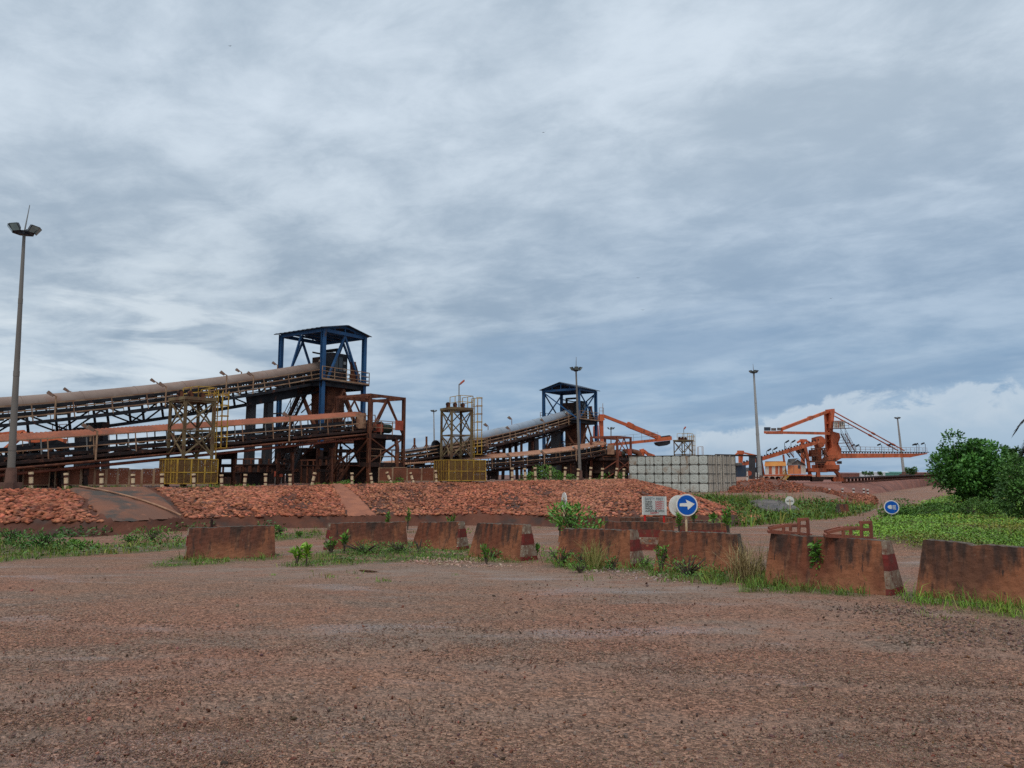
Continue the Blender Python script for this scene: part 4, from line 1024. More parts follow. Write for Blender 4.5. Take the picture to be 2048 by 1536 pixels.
# tail station and ore bins
def bin_block(label, px, d, w, dp, h, matn, cat='machine house', posts=True):
    q = W(px, 940, d); q.z = PLZ; root = thing('machine_housing', label, cat, tuple(q))
    m = MB(); m.box(q + UP * (h * .5), UDIR * dp / 2, VDIR * w / 2, UP * h * .5); 
    m.box(q + UP * (h + .04), UDIR * (dp / 2 + .12), VDIR * (w / 2 + .12), UP * .04); m.build('body', matn, root)
    m = MB()
    for a in (-1, 1):
        for b_ in (-.9, -.3, .3, .9): 
            p = q + UDIR * a * (dp / 2 + .04) + VDIR * b_ * w / 2; m.beam(p, p + UP * (h + .5), .1)
    m.beam(q - UDIR * (dp / 2 + .05) - VDIR * w / 2 + UP * (h + .45), q - UDIR * (dp / 2 + .05) + VDIR * w / 2 + UP * (h + .45), .1); m.build('frame', 'rust', root)
    return root
bin_block('low rust brown housing between the yellow cage and the nearer tower', 482, 52, 3.2, 2.0, .75, 'rust_dark')
bin_block('dark housing with stiffener frame beneath the nearer conveyors by the piers', 520, 58, 3.0, 2.2, 1.35, 'rust_dark')
bin_block('dark tail station housing below the red canopy beside the tall left mast', 45, 42, 4.4, 2.2, 1.5, 'rust_dark')
bin_block('rust dark housing under the nearer tower behind the leaning marker post', 640, 59.5, 2.2, 1.8, 1.3, 'rust_dark')
bin_block('dark red housing under the farther tower beside the small frame', 1205, 92, 5.5, 2.6, 2.3, 'rust_dark')
bin_block('dark housing between the farther piers below the tan canopy', 1160, 98, 4.0, 2.4, 2.0, 'rust_dark')
# tail loop of the lower left conveyor
root = thing('belt_feeder', 'dark belt feeder with curved hood below the left end of the red canopy', 'belt feeder', tuple(W(70, 960, 40.5)))
q = [W(20, 897, 40.8), W(70, 890, 41.2), (W(112, 884, 41.8)), W(128, 890, 42), W(134, 905, 42.1)]
m = MB()
for a, b_ in zip(q, q[1:]): m.beam(a, b_, 1.0, .22)
m.build('hood', 'steel_dark', root)
m = MB()
for px in (22, 42, 62, 82, 102, 122):
    a = W(px, 896, 41.3); m.beam(a, Vector((a.x, a.y, PLZ)), .14)
for (x0, y0, x1, y1) in ((-30, 925, 130, 918), (-30, 940, 130, 931), (0, 905, 20, 940), (60, 900, 100, 935), (40, 935, 75, 905)): m.beam(W(x0, y0, 41.2), W(x1, y1, 41.6), .09)
m.build('support_frame', 'rust', root)
m = MB(); a = W(48, 915, 41.5); m.box(a, UDIR * .4, VDIR * .65, UP * .32); a = W(88, 918, 41.5); m.box(a, UDIR * .3, VDIR * .5, UP * .4); m.build('drive_unit', 'rust_dark', root)

# --- lattice take-up towers with yellow safety cages
def lattice_tower(label, px, d, zt, s, yaw, groupn='lattice take up towers', cage=True, lampz=None, lad=1, rail_h=.95):
    q = W(px, 950, d); q.z = PLZ; root = thing('lattice_tower', label, 'lattice tower', tuple(q), groupn)
    a = Vector((math.cos(yaw), math.sin(yaw), 0)); b_ = Vector((-a.y, a.x, 0)); cs = [q - a * s - b_ * s, q + a * s - b_ * s, q + a * s + b_ * s, q - a * s + b_ * s]
    for c in cs:
        m = MB(); t = UP * (zt - PLZ); m.beam(c, c + t, .10, .03, a); m.beam(c + a * .05, c + a * .05 + t, .025, .10, a); m.beam(c - a * .05, c - a * .05 + t, .025, .10, a); m.build('leg', 'tower_steel', root)
    m = MB(); nb = 3
    for k in range(4):
        c0, c1 = cs[k], cs[(k + 1) % 4]
        for j in range(nb):
            z0, z1 = (zt - PLZ) * j / nb + .1, (zt - PLZ) * (j + 1) / nb - .1
            m.beam(c0 + UP * z0, c1 + UP * z1, .07); m.beam(c1 + UP * z0, c0 + UP * z1, .07); m.beam(c0 + UP * z1, c1 + UP * z1, .08)
    m.build('bracing', 'tower_steel', root)
    m = MB(); m.box(Vector((q.x, q.y, zt + .05)), a * (s + .10), b_ * (s + .10), UP * .09); m.build('platform', 'tower_steel', root)
    m = MB(); z_ = Vector((0, 0, zt + .1 - PLZ))
    for k in (-.55, -.1, .4): # pulley brackets
        m.mat(0).box(q + z_ + a * k * s * 1.6 + UP * .2, a * .05, b_ * .22, UP * .16); m.mat(1).tube([q + z_ + a * k * s * 1.6 - b_ * .06 + UP * .30, q + z_ + a * k * s * 1.6 + b_ * .06 + UP * .30], .17, 9)
    m.build('sheaves', ['rust', 'rust_dark'], root)
    m = MB(); cs2 = [c + z_ + a * .12 for c in cs]; rail_loop(m, [cs2[3].lerp(cs2[2], .35), cs2[0].lerp(cs2[1], .35), cs2[1], cs2[2]], rail_h, .04, (.5,), .7); m.build('railing', 'yellow_paint', root)
    # ladder with hoops on the right hand side
    m = MB(); lp = q + a * (s + .45) * lad - b_ * (s * .3); top = zt + rail_h
    for k in (-.22, .22): m.beam(lp + b_ * k, lp + b_ * k + UP * (top - PLZ), .045)
    for z0 in np.arange(.3, top - PLZ, .3): m.beam(lp - b_ * .22 + UP * z0, lp + b_ * .22 + UP * z0, .03)
    m.build('ladder', 'yellow_paint', root)
    m = MB(); oc = lp + a * .38 * lad
    for z0 in np.arange(2.2, top - PLZ + .1, .62):
        pts = [oc + (a * lad * math.cos(th) * .4 + b_ * math.sin(th) * .4) + UP * z0 for th in np.linspace(-2.3, 2.3, 9)]
        for p0, p1 in zip(pts, pts[1:]): m.beam(p0, p1, .045)
    for th in (-2.0, -1.0, 0, 1.0, 2.0):
        p0 = oc + (a * lad * math.cos(th) * .4 + b_ * math.sin(th) * .4); m.beam(p0 + UP * 2.2, p0 + UP * (top - PLZ), .04)
    m.build('ladder_cage', 'yellow_paint', root)
    if lampz:
        m = MB(); p0 = q + z_ + a * .2; p1 = Vector((p0.x, p0.y, lampz)); m.tube([p0, p1], .05, 6); m.tube([p1, p1 + a * .2 + UP * .1], .04, 5); m.build('lamp_pole', 'galvanised', root)
        m = MB(); m.box(p1 + a * .26 + UP * .16, (a * .17 + UP * .14), b_ * .10, UP * .07); m.build('lamp_head', 'red_box', root)
    return root, q, a, b_
lt1, q1, a1, b1 = lattice_tower('nearer lattice tower standing in a yellow mesh cage in front of the conveyors', 378, 43.6, 5.85, .84, R(51), rail_h=.66)
lt2, q2, a2, b2 = lattice_tower('second lattice tower with red lamp on a pole and tall ladder hoops', 912, 58.5, 6.55, .84, R(32), lampz=W(914, 768, 58.5).z)
lt3, q3, a3, b3 = lattice_tower('farthest lattice tower rising behind the water tank', 1368, 108, 6.3, .9, R(40), lampz=W(1348, 858, 108).z)
def cage(label, q, a, b_, sa, sb, h, zb):
    root = thing('mesh_cage', label, 'safety cage', (q.x, q.y, zb), 'yellow mesh cages round lattice tower feet')
    cs = [q - a * sa - b_ * sb, q + a * sa - b_ * sb, q + a * sa + b_ * sb, q - a * sa + b_ * sb]
    cs = [Vector((c.x, c.y, zb)) for c in cs]
    for k in range(4):
        c0, c1 = cs[k], cs[(k + 1) % 4]; n_ = 3; 
        for j in range(n_):
            p0, p1 = c0.lerp(c1, j / n_), c0.lerp(c1, (j + 1) / n_); dd = (p1 - p0).normalized(); p0, p1 = p0 + dd * .012, p1 - dd * .012
            m = MB(); m.mat(0)
            for z_ in (.12, h * .5, h): m.beam(p0 + UP * z_, p1 + UP * z_, .055)
            m.beam(p0 + UP * .08, p0 + UP * h, .055, None, dd); m.beam(p1 + UP * .08, p1 + UP * h, .055, None, dd); mid = (p0 + p1) / 2; m.beam(mid + UP * .1, mid + UP * h, .03)
            nrm = dd.cross(UP) * .008
            m.mat(1).add([p0 + nrm + UP * .12, p1 + nrm + UP * .12, p1 + nrm + UP * h, p0 + nrm + UP * h], [(0, 1, 2, 3)])
            m.build('panel', ['yellow_paint', 'yellow_mesh'], root)
    return root
cage('yellow mesh cage round the foot of the nearer lattice tower', q1 + Vector((.1, -.3, 0)), a1, b1, 1.18, .98, 1.45, PLZ + .06)
cage('yellow mesh cage round the foot of the second lattice tower', q2 + Vector((.3, -.2, 0)), a2, b2, 1.55, 1.2, 1.62, PLZ + .1)

# --- rusty mesh guard fences
def fence(label, pts, h, zb, group='rusty mesh guard fences', gaps=()):
    P_ = [W(px, 940, d) for px, d in pts]; P_ = [Vector((p.x, p.y, zb)) for p in P_]
    root = thing('guard_fence', label, 'mesh fence', tuple(P_[0]), group)
    for k in range(len(P_) - 1):
        if k in gaps: continue
        p0, p1 = P_[k], P_[k + 1]; dd = (p1 - p0).normalized(); p0, p1 = p0 + dd * .03, p1 - dd * .03; hh = h * (1.0 + .04 * math.sin(k * 2.1)); m = MB(); m.mat(0)
        m.beam(p0, p0 + UP * hh, .06, None, dd); m.beam(p1, p1 + UP * hh, .06, None, dd); m.beam(p0 + UP * hh, p1 + UP * hh, .05); m.beam(p0 + UP * .12, p1 + UP * .12, .05)
        nrm = dd.cross(UP) * .01; m.mat(1).add([p0 + nrm + UP * .12, p1 + nrm + UP * .12, p1 + nrm + UP * hh, p0 + nrm + UP * hh], [(0, 1, 2, 3)])
        m.build('panel', ['rail_tan', 'rust_mesh'], root)
    return root
fence('rust brown mesh fence panels left of the nearer lattice tower', [(46, 38.6), (101, 39.4), (110, 39.6), (137, 40.0), (163, 40.3), (190, 40.8), (213, 41.1), (236, 41.5), (259, 41.9), (284, 42.3), (308, 42.7), (326, 43.0)], .95, PLZ + .02, gaps=(1,))
fence('red mesh fence panels between the rusty frame and the second lattice tower', [(757, 54.5), (785, 55.2), (814, 56.0), (843, 56.8), (868, 57.5)], 1.05, PLZ + .08)
fence('rust brown mesh fence behind the tall left mast at the frame edge', [(-60, 37.5), (-25, 38.0), (10, 38.4)], .95, PLZ + .02)
# small red notice cabinet on posts by the stair
root = thing('notice_cabinet', 'small red cabinet on thin legs beside the dark stair', 'cabinet', tuple(W(557, 968, 55)))
q = W(557, 948, 55); m = MB(); m.box(q, UDIR * .15, VDIR * .28, UP * .2); m.box(q + UP * .02, Vector((.28, 0, 0)), Vector((0, .08, 0)), UP * .18); m.build('box', 'red_box', root)
m = MB()
for s in (-.22, .22): m.beam(q + Vector((s, 0, -.2)), Vector((q.x + s, q.y, PLZ)), .04)
m.build('legs', 'galvanised', root)
# dark wheel-like pulley stacks and posts behind the second lattice tower
root = thing('ore_pulley', 'dark round pulley housing left of the grey blue cover end', 'pulley', tuple(W(884, 905, 88)))
q = W(884, 894, 87); m = MB(); m.tube([q - VDIR * .5, q + VDIR * .5], .72, 16); m.build('drum', 'rust_dark', root)
m = MB(); m.beam(q, Vector((q.x, q.y, PLZ)), .25); m.beam(q - UDIR * .8 - UP * .8, q + UDIR * .8 - UP * .8, .2); m.build('support', 'rust_dark', root)
for k, (px, py) in enumerate(((829, 876), (853, 873))):
    root = thing('brake_post', 'dark upright bracket on the open conveyor, %s of two left of the second lattice tower' % ('left', 'right')[k], 'bracket', tuple(W(px, 897, 85)), 'upright brackets on the open conveyor')
    q = W(px, py, 85); b_ = W(px, 898, 85); m = MB(); m.beam(b_, q, .16); m.beam(b_ + Vector((-.35, 0, 0)), b_.lerp(q, .45), .09); m.beam(b_ + Vector((.35, 0, 0)), b_.lerp(q, .45), .09); m.build('upright', 'rust', root)
root = thing('chain_machine', 'small dark red toothed machine seen between the two right hand conveyors', 'machine', tuple(W(988, 918, 104)))
m = MB(); pts = [(973, 912), (974, 906), (979, 908), (982, 904), (987, 906), (990, 903), (996, 905), (1000, 912)]; m.prism([W(x, y, 104) for x, y in pts], (.8, 1.2, 0)); m.build('body', 'rust', root)
m = MB(); q = W(986, 914, 104.3); m.beam(q, Vector((q.x, q.y, PLZ)), .4); m.build('stand', 'rust_dark', root)
# dark bent pipe and hood right of the small frame
root = thing('dust_duct', 'dark bent duct between the small rust frame and the water tank', 'duct', tuple(W(1262, 950, 93)))
m = MB(); m.tube([W(1246, 903, 93), W(1262, 902, 93), W(1275, 905, 93), W(1283, 915, 93), W(1286, 930, 93)], [.28, .3, .32, .3, .28], 9); m.build('duct', 'rust', root)
m = MB(); m.box(W(1258, 918, 94), UDIR * .6, VDIR * 1.2, UP * .5); m.beam(W(1246, 925, 93.5), W(1283, 925, 93.5), .18); m.beam(W(1250, 925, 93.5), W(1250, 958, 93.5), .18); m.beam(W(1270, 925, 93.5), W(1270, 958, 93.5), .18); m.build('stand', 'rust_dark', root)
# ================================================================== water tank
cA, cB_, cC = W(1258.5, 950, 86.5), W(1416.5, 950, 80), W(1471.5, 950, 85.2)
TZ0, TZ1 = -.20, 3.66
cA.z = cB_.z = cC.z = 0
tank = thing('water_tank', 'large rectangular grey sectional water tank of embossed square panels', 'water tank', (cB_.x, cB_.y, TZ0))
def tank_wall(name, p, q, nx, matn, emboss):
    d_ = (q - p).normalized(); L_ = (q - p).length; nrm = Vector((d_.y, -d_.x, 0)); nz = 4; pw, ph = L_ / nx, (TZ1 - TZ0) / nz
    m = MB()
    for i in range(nx):
        for j in range(nz):
            a = p + d_ * (pw * i) + UP * (TZ0 + ph * j); g = .035
            pm = random.choice([0, 0, 0, 3, 3, 4]) if emboss else 0; m.mat(pm)
            q0 = [a + d_ * g + UP * g, a + d_ * (pw - g) + UP * g, a + d_ * (pw - g) + UP * (ph - g), a + d_ * g + UP * (ph - g)]
            if emboss:
                c = a + d_ * pw / 2 + UP * ph / 2
                k = 20; rings = []
                for r, o in ((.42, 0.0), (.39, .010), (.27, .015), (.23, .006), (.1, .008)):
                    rings.append([c + (d_ * math.cos(t) * r * pw + UP * math.sin(t) * r * ph) + nrm * o for t in np.linspace(0, 2 * math.pi, k, endpoint=False)])
                # square to first ring
                sq = []
                for t in np.linspace(0, 2 * math.pi, k, endpoint=False):
                    s = max(abs(math.cos(t)), abs(math.sin(t))); sq.append(c + d_ * math.cos(t) / s * (pw / 2 - g) + UP * math.sin(t) / s * (ph / 2 - g))
                vs = sq + [v for r in rings for v in r]; fs = []
                for rr in range(len(rings)):
                    for t in range(k): fs.append((rr * k + t, rr * k + (t + 1) % k, (rr + 1) * k + (t + 1) % k, (rr + 1) * k + t))
                fs.append(tuple(len(rings) * k + t for t in range(k))); m.add(vs, fs)
                m.mat(4); m.box(c + nrm * .016, d_ * .09, nrm * .004, UP * .03)
            else:
                m.add(q0, [(0, 1, 2, 3)])
                for f_ in (.36, .7): x = a + d_ * pw * f_; m.beam(x + UP * .05 + nrm * .03, x + UP * (ph - .05) + nrm * .03, .07, .06)
    m.mat(1)
    for i in range(nx + 1): x = p + d_ * pw * i; m.beam(x + UP * (TZ0 - .02) + nrm * .0, x + UP * TZ1 + nrm * .0, .035, .06, nrm)
    for j in range(nz + 1): z_ = UP * (TZ0 + ph * j); m.beam(p + z_ + nrm * .0, q + z_ + nrm * .0, .08, .055)
    if not emboss:
        m.mat(0)
        for i in range(1, nx * 2):
            if i in (3, 5, 6, 9): x = p + d_ * pw * i / 2 + nrm * .14; m.beam(x + UP * (TZ0 - .35), x + UP * (TZ1 + .05), .10, .07)
    return m.build(name, [matn, 'tank_seam', 'lamp_tan', 'tank_panel_pale', 'tank_panel_stained'], tank)
tank_wall('wall', cA, cB_, 9, 'tank_panel', True)
tank_wall('wall', cB_, cC, 6, 'tank_side', False)
cD = cA + (cC - cB_)
m = MB(); m.add([p + UP * (TZ1 - .02) for p in (cA, cB_, cC, cD)], [(0, 1, 2, 3)]); m.add([p + UP * z_ for p in (cC, cD, cA) for z_ in (TZ0, TZ1 - .02)], [(0, 2, 3, 1), (2, 4, 5, 3)]); m.build('roof', 'tank_side', tank)
m = MB(); m.prism([p + (p - (cA + cC) / 2).normalized() * .25 + UP * (TZ0 - .62) for p in (cA, cB_, cC, cD)], UP * .55); m.build('plinth', 'concrete_base', tank)
m = MB(); q = W(1402, 909, 84)
for s in (-.25, .25):
    m.beam(Vector((q.x + s, q.y, TZ1 - .05)), Vector((q.x + s, q.y, TZ1 + 1.0)), .04); m.beam(Vector((q.x + s, q.y + .5, TZ1 - .05)), Vector((q.x + s, q.y + .5, TZ1 + 1.0)), .04)
m.beam(Vector((q.x - .25, q.y, TZ1 + 1.0)), Vector((q.x + .25, q.y, TZ1 + 1.0)), .04); m.build('hatch_rail', 'rail_tan', tank)

# ================================================================== dike and rock heap at right
def heap(name, lab, crest, foot, mat, ns=60, nt_=10, bulge=.0, back=6.0, noise=.08):
    cx = np.array([tuple(W(x, y, d)) for x, y, d in crest]); fx = np.array([tuple(G(x, y)) for x, y in foot]); 
    uc = np.linspace(0, 1, len(cx)); uf = np.linspace(0, 1, len(fx)); u_ = np.linspace(0, 1, ns); t_ = np.linspace(0, 1, nt_)
    C_ = np.stack([np.interp(u_, uc, cx[:, k]) for k in range(3)], -1); Fq = np.stack([np.interp(u_, uf, fx[:, k]) for k in range(3)], -1)
    g_ = C_[:, None] * (1 - t_)[None, :, None] + Fq[:, None] * t_[None, :, None]; g_[..., 2] += bulge * np.sin(np.pi * t_)[None]
    g_[:, 1:-1, 2] += RNG.normal(size=(ns, nt_ - 2)) * noise; g_[:, -1, 2] -= .08
    bk = C_.copy(); bk[:, 1] += back * .4; bk2 = bk.copy(); bk2[:, 1] += back * .6; bk2[:, 2] = np.minimum(bk2[:, 2] - .4, C_[:, 2] - .3)
    P_ = np.concatenate([bk2[:, None], bk[:, None], g_], 1); i_ = np.arange(P_.shape[0] * P_.shape[1]).reshape(P_.shape[:2])
    f_ = np.stack([i_[:-1, :-1], i_[:-1, 1:], i_[1:, 1:], i_[1:, :-1]], -1).reshape(-1, 4)
    o = np_mesh(name, P_.reshape(-1, 3), f_, None, mat, smooth=True); tag(o, lab, kind='structure'); return g_
MAT('dike_dirt', (.26, .105, .072), (.19, .082, .06), .12, rough=.9, bump=.4, bscale=2, layers=[((.30, .14, .10), .25, .55, .7, (1, 3, 1)), ((.15, .065, .05), .4, .56, .7, None)])
heap('dike', 'long red dirt dike carrying the stacker track', [(1440, 966, 126), (1560, 965.5, 131), (1640, 966.5, 140), (1700, 966, 150), (1760, 963, 175), (1820, 959, 225), (1870, 956, 300), (1960, 953.5, 420), (2200, 952, 500)],
     [(1440, 990), (1560, 994), (1640, 996), (1700, 993), (1760, 986), (1820, 977), (1870, 970), (1960, 962), (2200, 960)], 'dike_dirt', 120, 8, .12, 60, .06)
MAT('heap_dirt', (.17, .068, .042), (.12, .052, .035), .6, rough=.9, bump=.5, bscale=3, layers=[((.10, .10, .04), .5, .6, .72, None)])
g1 = heap('rock_heap', 'red rubble mound behind the right end of the tank', [(1462, 972, 94), (1480, 963, 96), (1530, 957.5, 97), (1565, 960, 96), (1620, 971, 94), (1680, 984, 92), (1730, 990, 90), (1748, 997, 88)],
     [(1455, 992), (1480, 994), (1530, 998), (1580, 1003), (1640, 1010), (1690, 1013), (1735, 1011), (1758, 1006)], 'heap_dirt', 90, 12, .25, 6, .07)
n = 4200; a_ = RNG.integers(0, g1.shape[0] - 1, n); b_ = RNG.integers(0, g1.shape[1] - 1, n); fu, fv = RNG.uniform(0, 1, (2, n, 1))
P_ = g1[a_, b_] * (1 - fu) * (1 - fv) + g1[a_ + 1, b_] * fu * (1 - fv) + g1[a_, b_ + 1] * (1 - fu) * fv + g1[a_ + 1, b_ + 1] * fu * fv
kp = (np.sin(a_ * .35) + np.sin(b_ * .9 + a_ * .1) + RNG.normal(size=n) * .7 > -.2) | (a_ > 66); P_ = P_[kp]; n = len(P_); av = a_[kp]
v, f = stone_geo(P_ + np.array([0, 0, .05]), RNG.uniform(.06, .17, n), None, (1.1, .8, .5), .2)
tt_ = RNG.uniform(.3, .95, n)[:, None] * (1 + RNG.normal(size=(n, 3)) * .05); tt_[av > 66] *= np.array([1.12, 1.25, 1.3])
tag(np_mesh('heap_stones', v, f, np.repeat(tt_, 20, 0), 'stone'), 'loose rubble stones on the mound right of the tank', kind='stuff')
# bare dark rock slab and stones in the verge right of the tank
sl = [(1492, 1004), (1520, 1001), (1560, 1002), (1590, 1012), (1604, 1022), (1570, 1026), (1530, 1022), (1505, 1014)]
Ps = [G(*p) for p in sl]; cpt = sum(Ps, Vector()) / len(Ps); m = MB(); top = [p + (cpt - p) * .1 + UP * .16 for p in Ps]; nrs = len(Ps)
m.add(Ps + top + [cpt + UP * .22], [(i, (i + 1) % nrs, nrs + (i + 1) % nrs, nrs + i) for i in range(nrs)] + [(nrs + i, nrs + (i + 1) % nrs, 2 * nrs) for i in range(nrs)])
tag(m.build('rock_slab', 'slab_rock', None, tuple(cpt)), 'flat dark grey rock slab in the grass right of the tank', 'rock')
def scatter_stones(name, lab, poly, n, s0, s1, flat=(1, .8, .6), mat='stone', tl=(.6, 1.3), tintc=(1, 1, 1)):
    xs = [p[0] for p in poly]; ys = [p[1] for p in poly]; px = RNG.uniform(min(xs), max(xs), n); py = RNG.uniform(min(ys), max(ys), n)
    P_ = Gv(px, py); k = poly_mask([Vector((*G(*p),)) for p in poly], P_, .25); P_ = P_[(RNG.uniform(0, 1, n) < k) & (np.sin(P_[:, 0] * 2.3 + P_[:, 1]) + np.sin(P_[:, 1] * 3.1 - P_[:, 0] * 1.2) + RNG.normal(size=n) * .8 > -.2)]; n = len(P_)
    sz = RNG.uniform(0, 1, n) ** 2 * (s1 - s0) + s0; v, f = stone_geo(P_ + np.array([0, 0, 1]) * sz[:, None] * .15, sz, None, flat, .2)
    t_ = RNG.uniform(*tl, n)[:, None] * (1 + RNG.normal(size=(n, 3)) * .06) * np.array(tintc)
    return tag(np_mesh(name, v, f, np.repeat(t_, 20, 0), mat), lab, kind='stuff')
scatter_stones('rubble', 'tan rubble at the right hand toe of the stone embankment', [(1395, 1008), (1440, 1002), (1490, 1020), (1525, 1040), (1480, 1046), (1420, 1034)], 900, .12, .28, tintc=(1.1, 1.3, 1.35))
scatter_stones('white_gravel', 'spill of pale gravel at the foot of the middle barriers', [(800, 1126), (880, 1110), (960, 1104), (1030, 1118), (1060, 1128), (1000, 1136), (900, 1132)], 1700, .014, .045, mat='pebble', tl=(.8, 1.9), tintc=(1.08, 1.05, 1.02))
scatter_stones('white_gravel', 'scattered pale chippings in front of the barrier between the arrow sign and middle plants', [(1150, 1150), (1200, 1134), (1330, 1148), (1380, 1166), (1300, 1160), (1200, 1160)], 900, .015, .04, mat='pebble', tl=(.8, 1.8), tintc=(1, 1.05, 1.1))
scatter_stones('grey_gravel', 'washed out grey gravel in the gully before the rightmost barriers', [(1690, 1215), (1800, 1206), (1950, 1240), (2100, 1262), (2100, 1320), (1950, 1296), (1840, 1290), (1660, 1262)], 5200, .006, .024, mat='pebble', tl=(.4, 1.25), tintc=(.9, .88, .88))

# loose stones on the yard: individually modelled chippings and clods
n = 34000
px = RNG.uniform(-250, 2300, n); py = 1130 + (RNG.uniform(0, 1, n) ** .8) * 450
P_ = Gv(px, py); k = sum(np.exp(-(((P_[:, 0] - cx0) / sx_) ** 2 + ((P_[:, 1] - cy0) / sy_) ** 2)) for cx0, cy0, sx_, sy_ in ((-1, 5.2, 1.2, .8), (2.5, 4.8, 1.4, .9), (4.2, 6.5, 1.6, .8), (-3.6, 6.2, 1.5, .9), (1.5, 9.5, 2.2, 1), (-.4, 7.4, 1.3, .8), (6, 8.0, 2, 1), (.5, 12.2, 2.0, .8)))
kp = RNG.uniform(0, 1, n) < .22 + .78 * np.clip(k, 0, 1); P_ = P_[kp]; n = len(P_)
sz = np.minimum(.0042 + RNG.pareto(2.6, n) * .0022, .019) * np.clip(P_[:, 1] / 7, 1, 1.9); v, f = stone_geo(P_ + np.array([0, 0, 1]) * sz[:, None] * .2, sz, None, (1.2, .85, .42), .26)
t_ = RNG.uniform(.36, 1.1, n)[:, None] * (1 + RNG.normal(size=(n, 3)) * .1) * np.where(RNG.uniform(0, 1, (n, 1)) < .4, np.array([[1.0, .62, .5]]), np.array([[.9, .85, .82]]))
tag(np_mesh('yard_pebbles', v, f, np.repeat(t_, 20, 0), 'pebble'), 'loose chippings and pebbles strewn over the dirt yard', kind='stuff')

n = 150000
px = RNG.uniform(-250, 2300, n); py = 1190 + (RNG.uniform(0, 1, n) ** .75) * 400
P_ = Gv(px, py); pat = np.sin(P_[:, 0] * 1.1 + 1.5 * np.sin(P_[:, 1] * .8)) + np.sin(P_[:, 1] * 1.7 + P_[:, 0] * .4 + 1.0) + .5 * np.sin(P_[:, 0] * 3.1 - P_[:, 1] * 2.3) + RNG.normal(size=n) * .55
kp = (pat > -.25) & (P_[:, 1] < 12) & (RNG.uniform(0, 1, n) > .85 * track_mask(P_[:, 0], P_[:, 1])); P_ = P_[kp]; n = len(P_)
sz = RNG.uniform(.003, .0085, n) * np.clip(P_[:, 1] / 5.5, .8, 1.7); v, f = chip_geo(P_ + np.array([0, 0, 1]) * sz[:, None] * .1, sz)
t_ = RNG.uniform(.6, 1.3, n)[:, None] * (1 + RNG.normal(size=(n, 3)) * .06) * np.where(RNG.uniform(0, 1, (n, 1)) < .55, np.array([[1.05, .86, .76]]), np.array([[.95, .9, .86]]))
tag(np_mesh('fine_gravel', v, f, np.repeat(t_, 8, 0), 'pebble'), 'fine loose gravel over the foreground dirt', kind='stuff')

# ================================================================== stacker at right
SC, SX, SY = 4.452, 1440, 720
def S(x, y, dd=0.0, d0=150): return W(SX + x / SC, SY + y / SC, d0 + (x - 1000) * .022 + dd)
def poly_prism(m, pts, t0, t1): m.prism([S(x, y, t0) for x, y in pts], Vector((0, t1 - t0, 0)))
def sbeam(m, x0, y0, x1, y1, w, dd=0.0, h=None): m.beam(S(x0, y0, dd), S(x1, y1, dd), w, h)
stk = thing('stacker', 'large orange stacker with tall mast, counterweight arm and long boom', 'stacker', tuple(S(1000, 1065)))
U1 = 150 / F_PX / SC    # metres per drawing unit
m = MB()
poly_prism(m, [(985, 456), (1000, 448), (1022, 458), (1012, 560), (1006, 636), (1064, 652), (1072, 690), (1052, 742), (1078, 790), (1088, 872), (1030, 905), (920, 905), (930, 880), (968, 845), (996, 780), (990, 700), (986, 600)], -1.1, .2)
poly_prism(m, [(938, 466), (962, 452), (972, 560), (970, 640), (975, 780), (955, 850), (950, 760), (946, 600)], .9, 1.7)
for y in (470, 560, 640, 720): sbeam(m, 955, y, 1000, y - 3, .35, .4)
m.build('mast', 'orange_dusty' if False else 'orange', stk)
m = MB(); sbeam(m, 950, 458, 1010, 450, .6, .2, .7); m.build('mast_head', 'orange', stk)
m = MB(); m.hexa([S(392, 655, -1.3), S(1000, 667, -1.1), S(1000, 667, 1.1), S(392, 655, 1.3), S(390, 632, -1.3), S(1000, 642, -1.1), S(1000, 642, 1.1), S(390, 632, 1.3)]); m.hexa([S(410, 660, -1.2), S(560, 660, -1.2), S(560, 660, 1.2), S(410, 660, 1.2), S(392, 640, -1.35), S(562, 628, -1.35), S(562, 628, 1.35), S(392, 640, 1.35)]); m.build('counterweight_arm', 'orange', stk)
for (x0, x1, y0, y1) in ((392, 450, 598, 630), (455, 500, 606, 630), (508, 545, 603, 627)):
    m = MB(); m.hexa([S(x0, y1, -1), S(x1, y1, -1), S(x1, y1, 1), S(x0, y1, 1), S(x0, y0, -1), S(x1, y0, -1), S(x1, y0, 1), S(x0, y0, 1)]); m.build('counterweight', 'roof_grey' if x0 > 400 else 'blue_roof', stk)
for dd in (-1.0, 1.0):
    m = MB(); sbeam(m, 548, 616, 940, 466, .42, dd, .55); sbeam(m, 790, 522, 815, 512, .55, dd, .7); m.build('rear_tie', 'orange', stk)
for (x0, y0, x1, y1, dd) in ((1018, 462, 1640, 806, -.6), (1022, 500, 1585, 806, .8)):
    m = MB(); m.tube([S(x0, y0, dd), S(x1, y1, dd)], .13, 7); 
    for f_ in (.52, .82): a, b_ = S(x0, y0, dd), S(x1, y1, dd); q = a.lerp(b_, f_); m.tube([q, q + (b_ - a).normalized() * .9], .22, 7)
    m.build('front_tie', 'orange', stk)
m = MB(); m.hexa([S(1035, 876, -1.2), S(1540, 868, -1.1), S(1540, 868, 1.1), S(1035, 876, 1.2), S(1060, 832, -1.2), S(1540, 832, -1.1), S(1540, 832, 1.1), S(1060, 832, 1.2)])
m.hexa([S(1540.5, 868, -1.1), S(1700, 868, -1), S(1700, 868, 1), S(1540.5, 868, 1.1), S(1540.5, 832, -1.1), S(1715, 832, -1), S(1715, 832, 1), S(1540.5, 832, 1.1)])
m.hexa([S(1700.5, 866, -.9), S(1840, 838, -.7), S(1840, 838, .7), S(1700.5, 866, .9), S(1715, 832, -.9), S(1850, 828, -.7), S(1850, 828, .7), S(1715, 832, .9)])
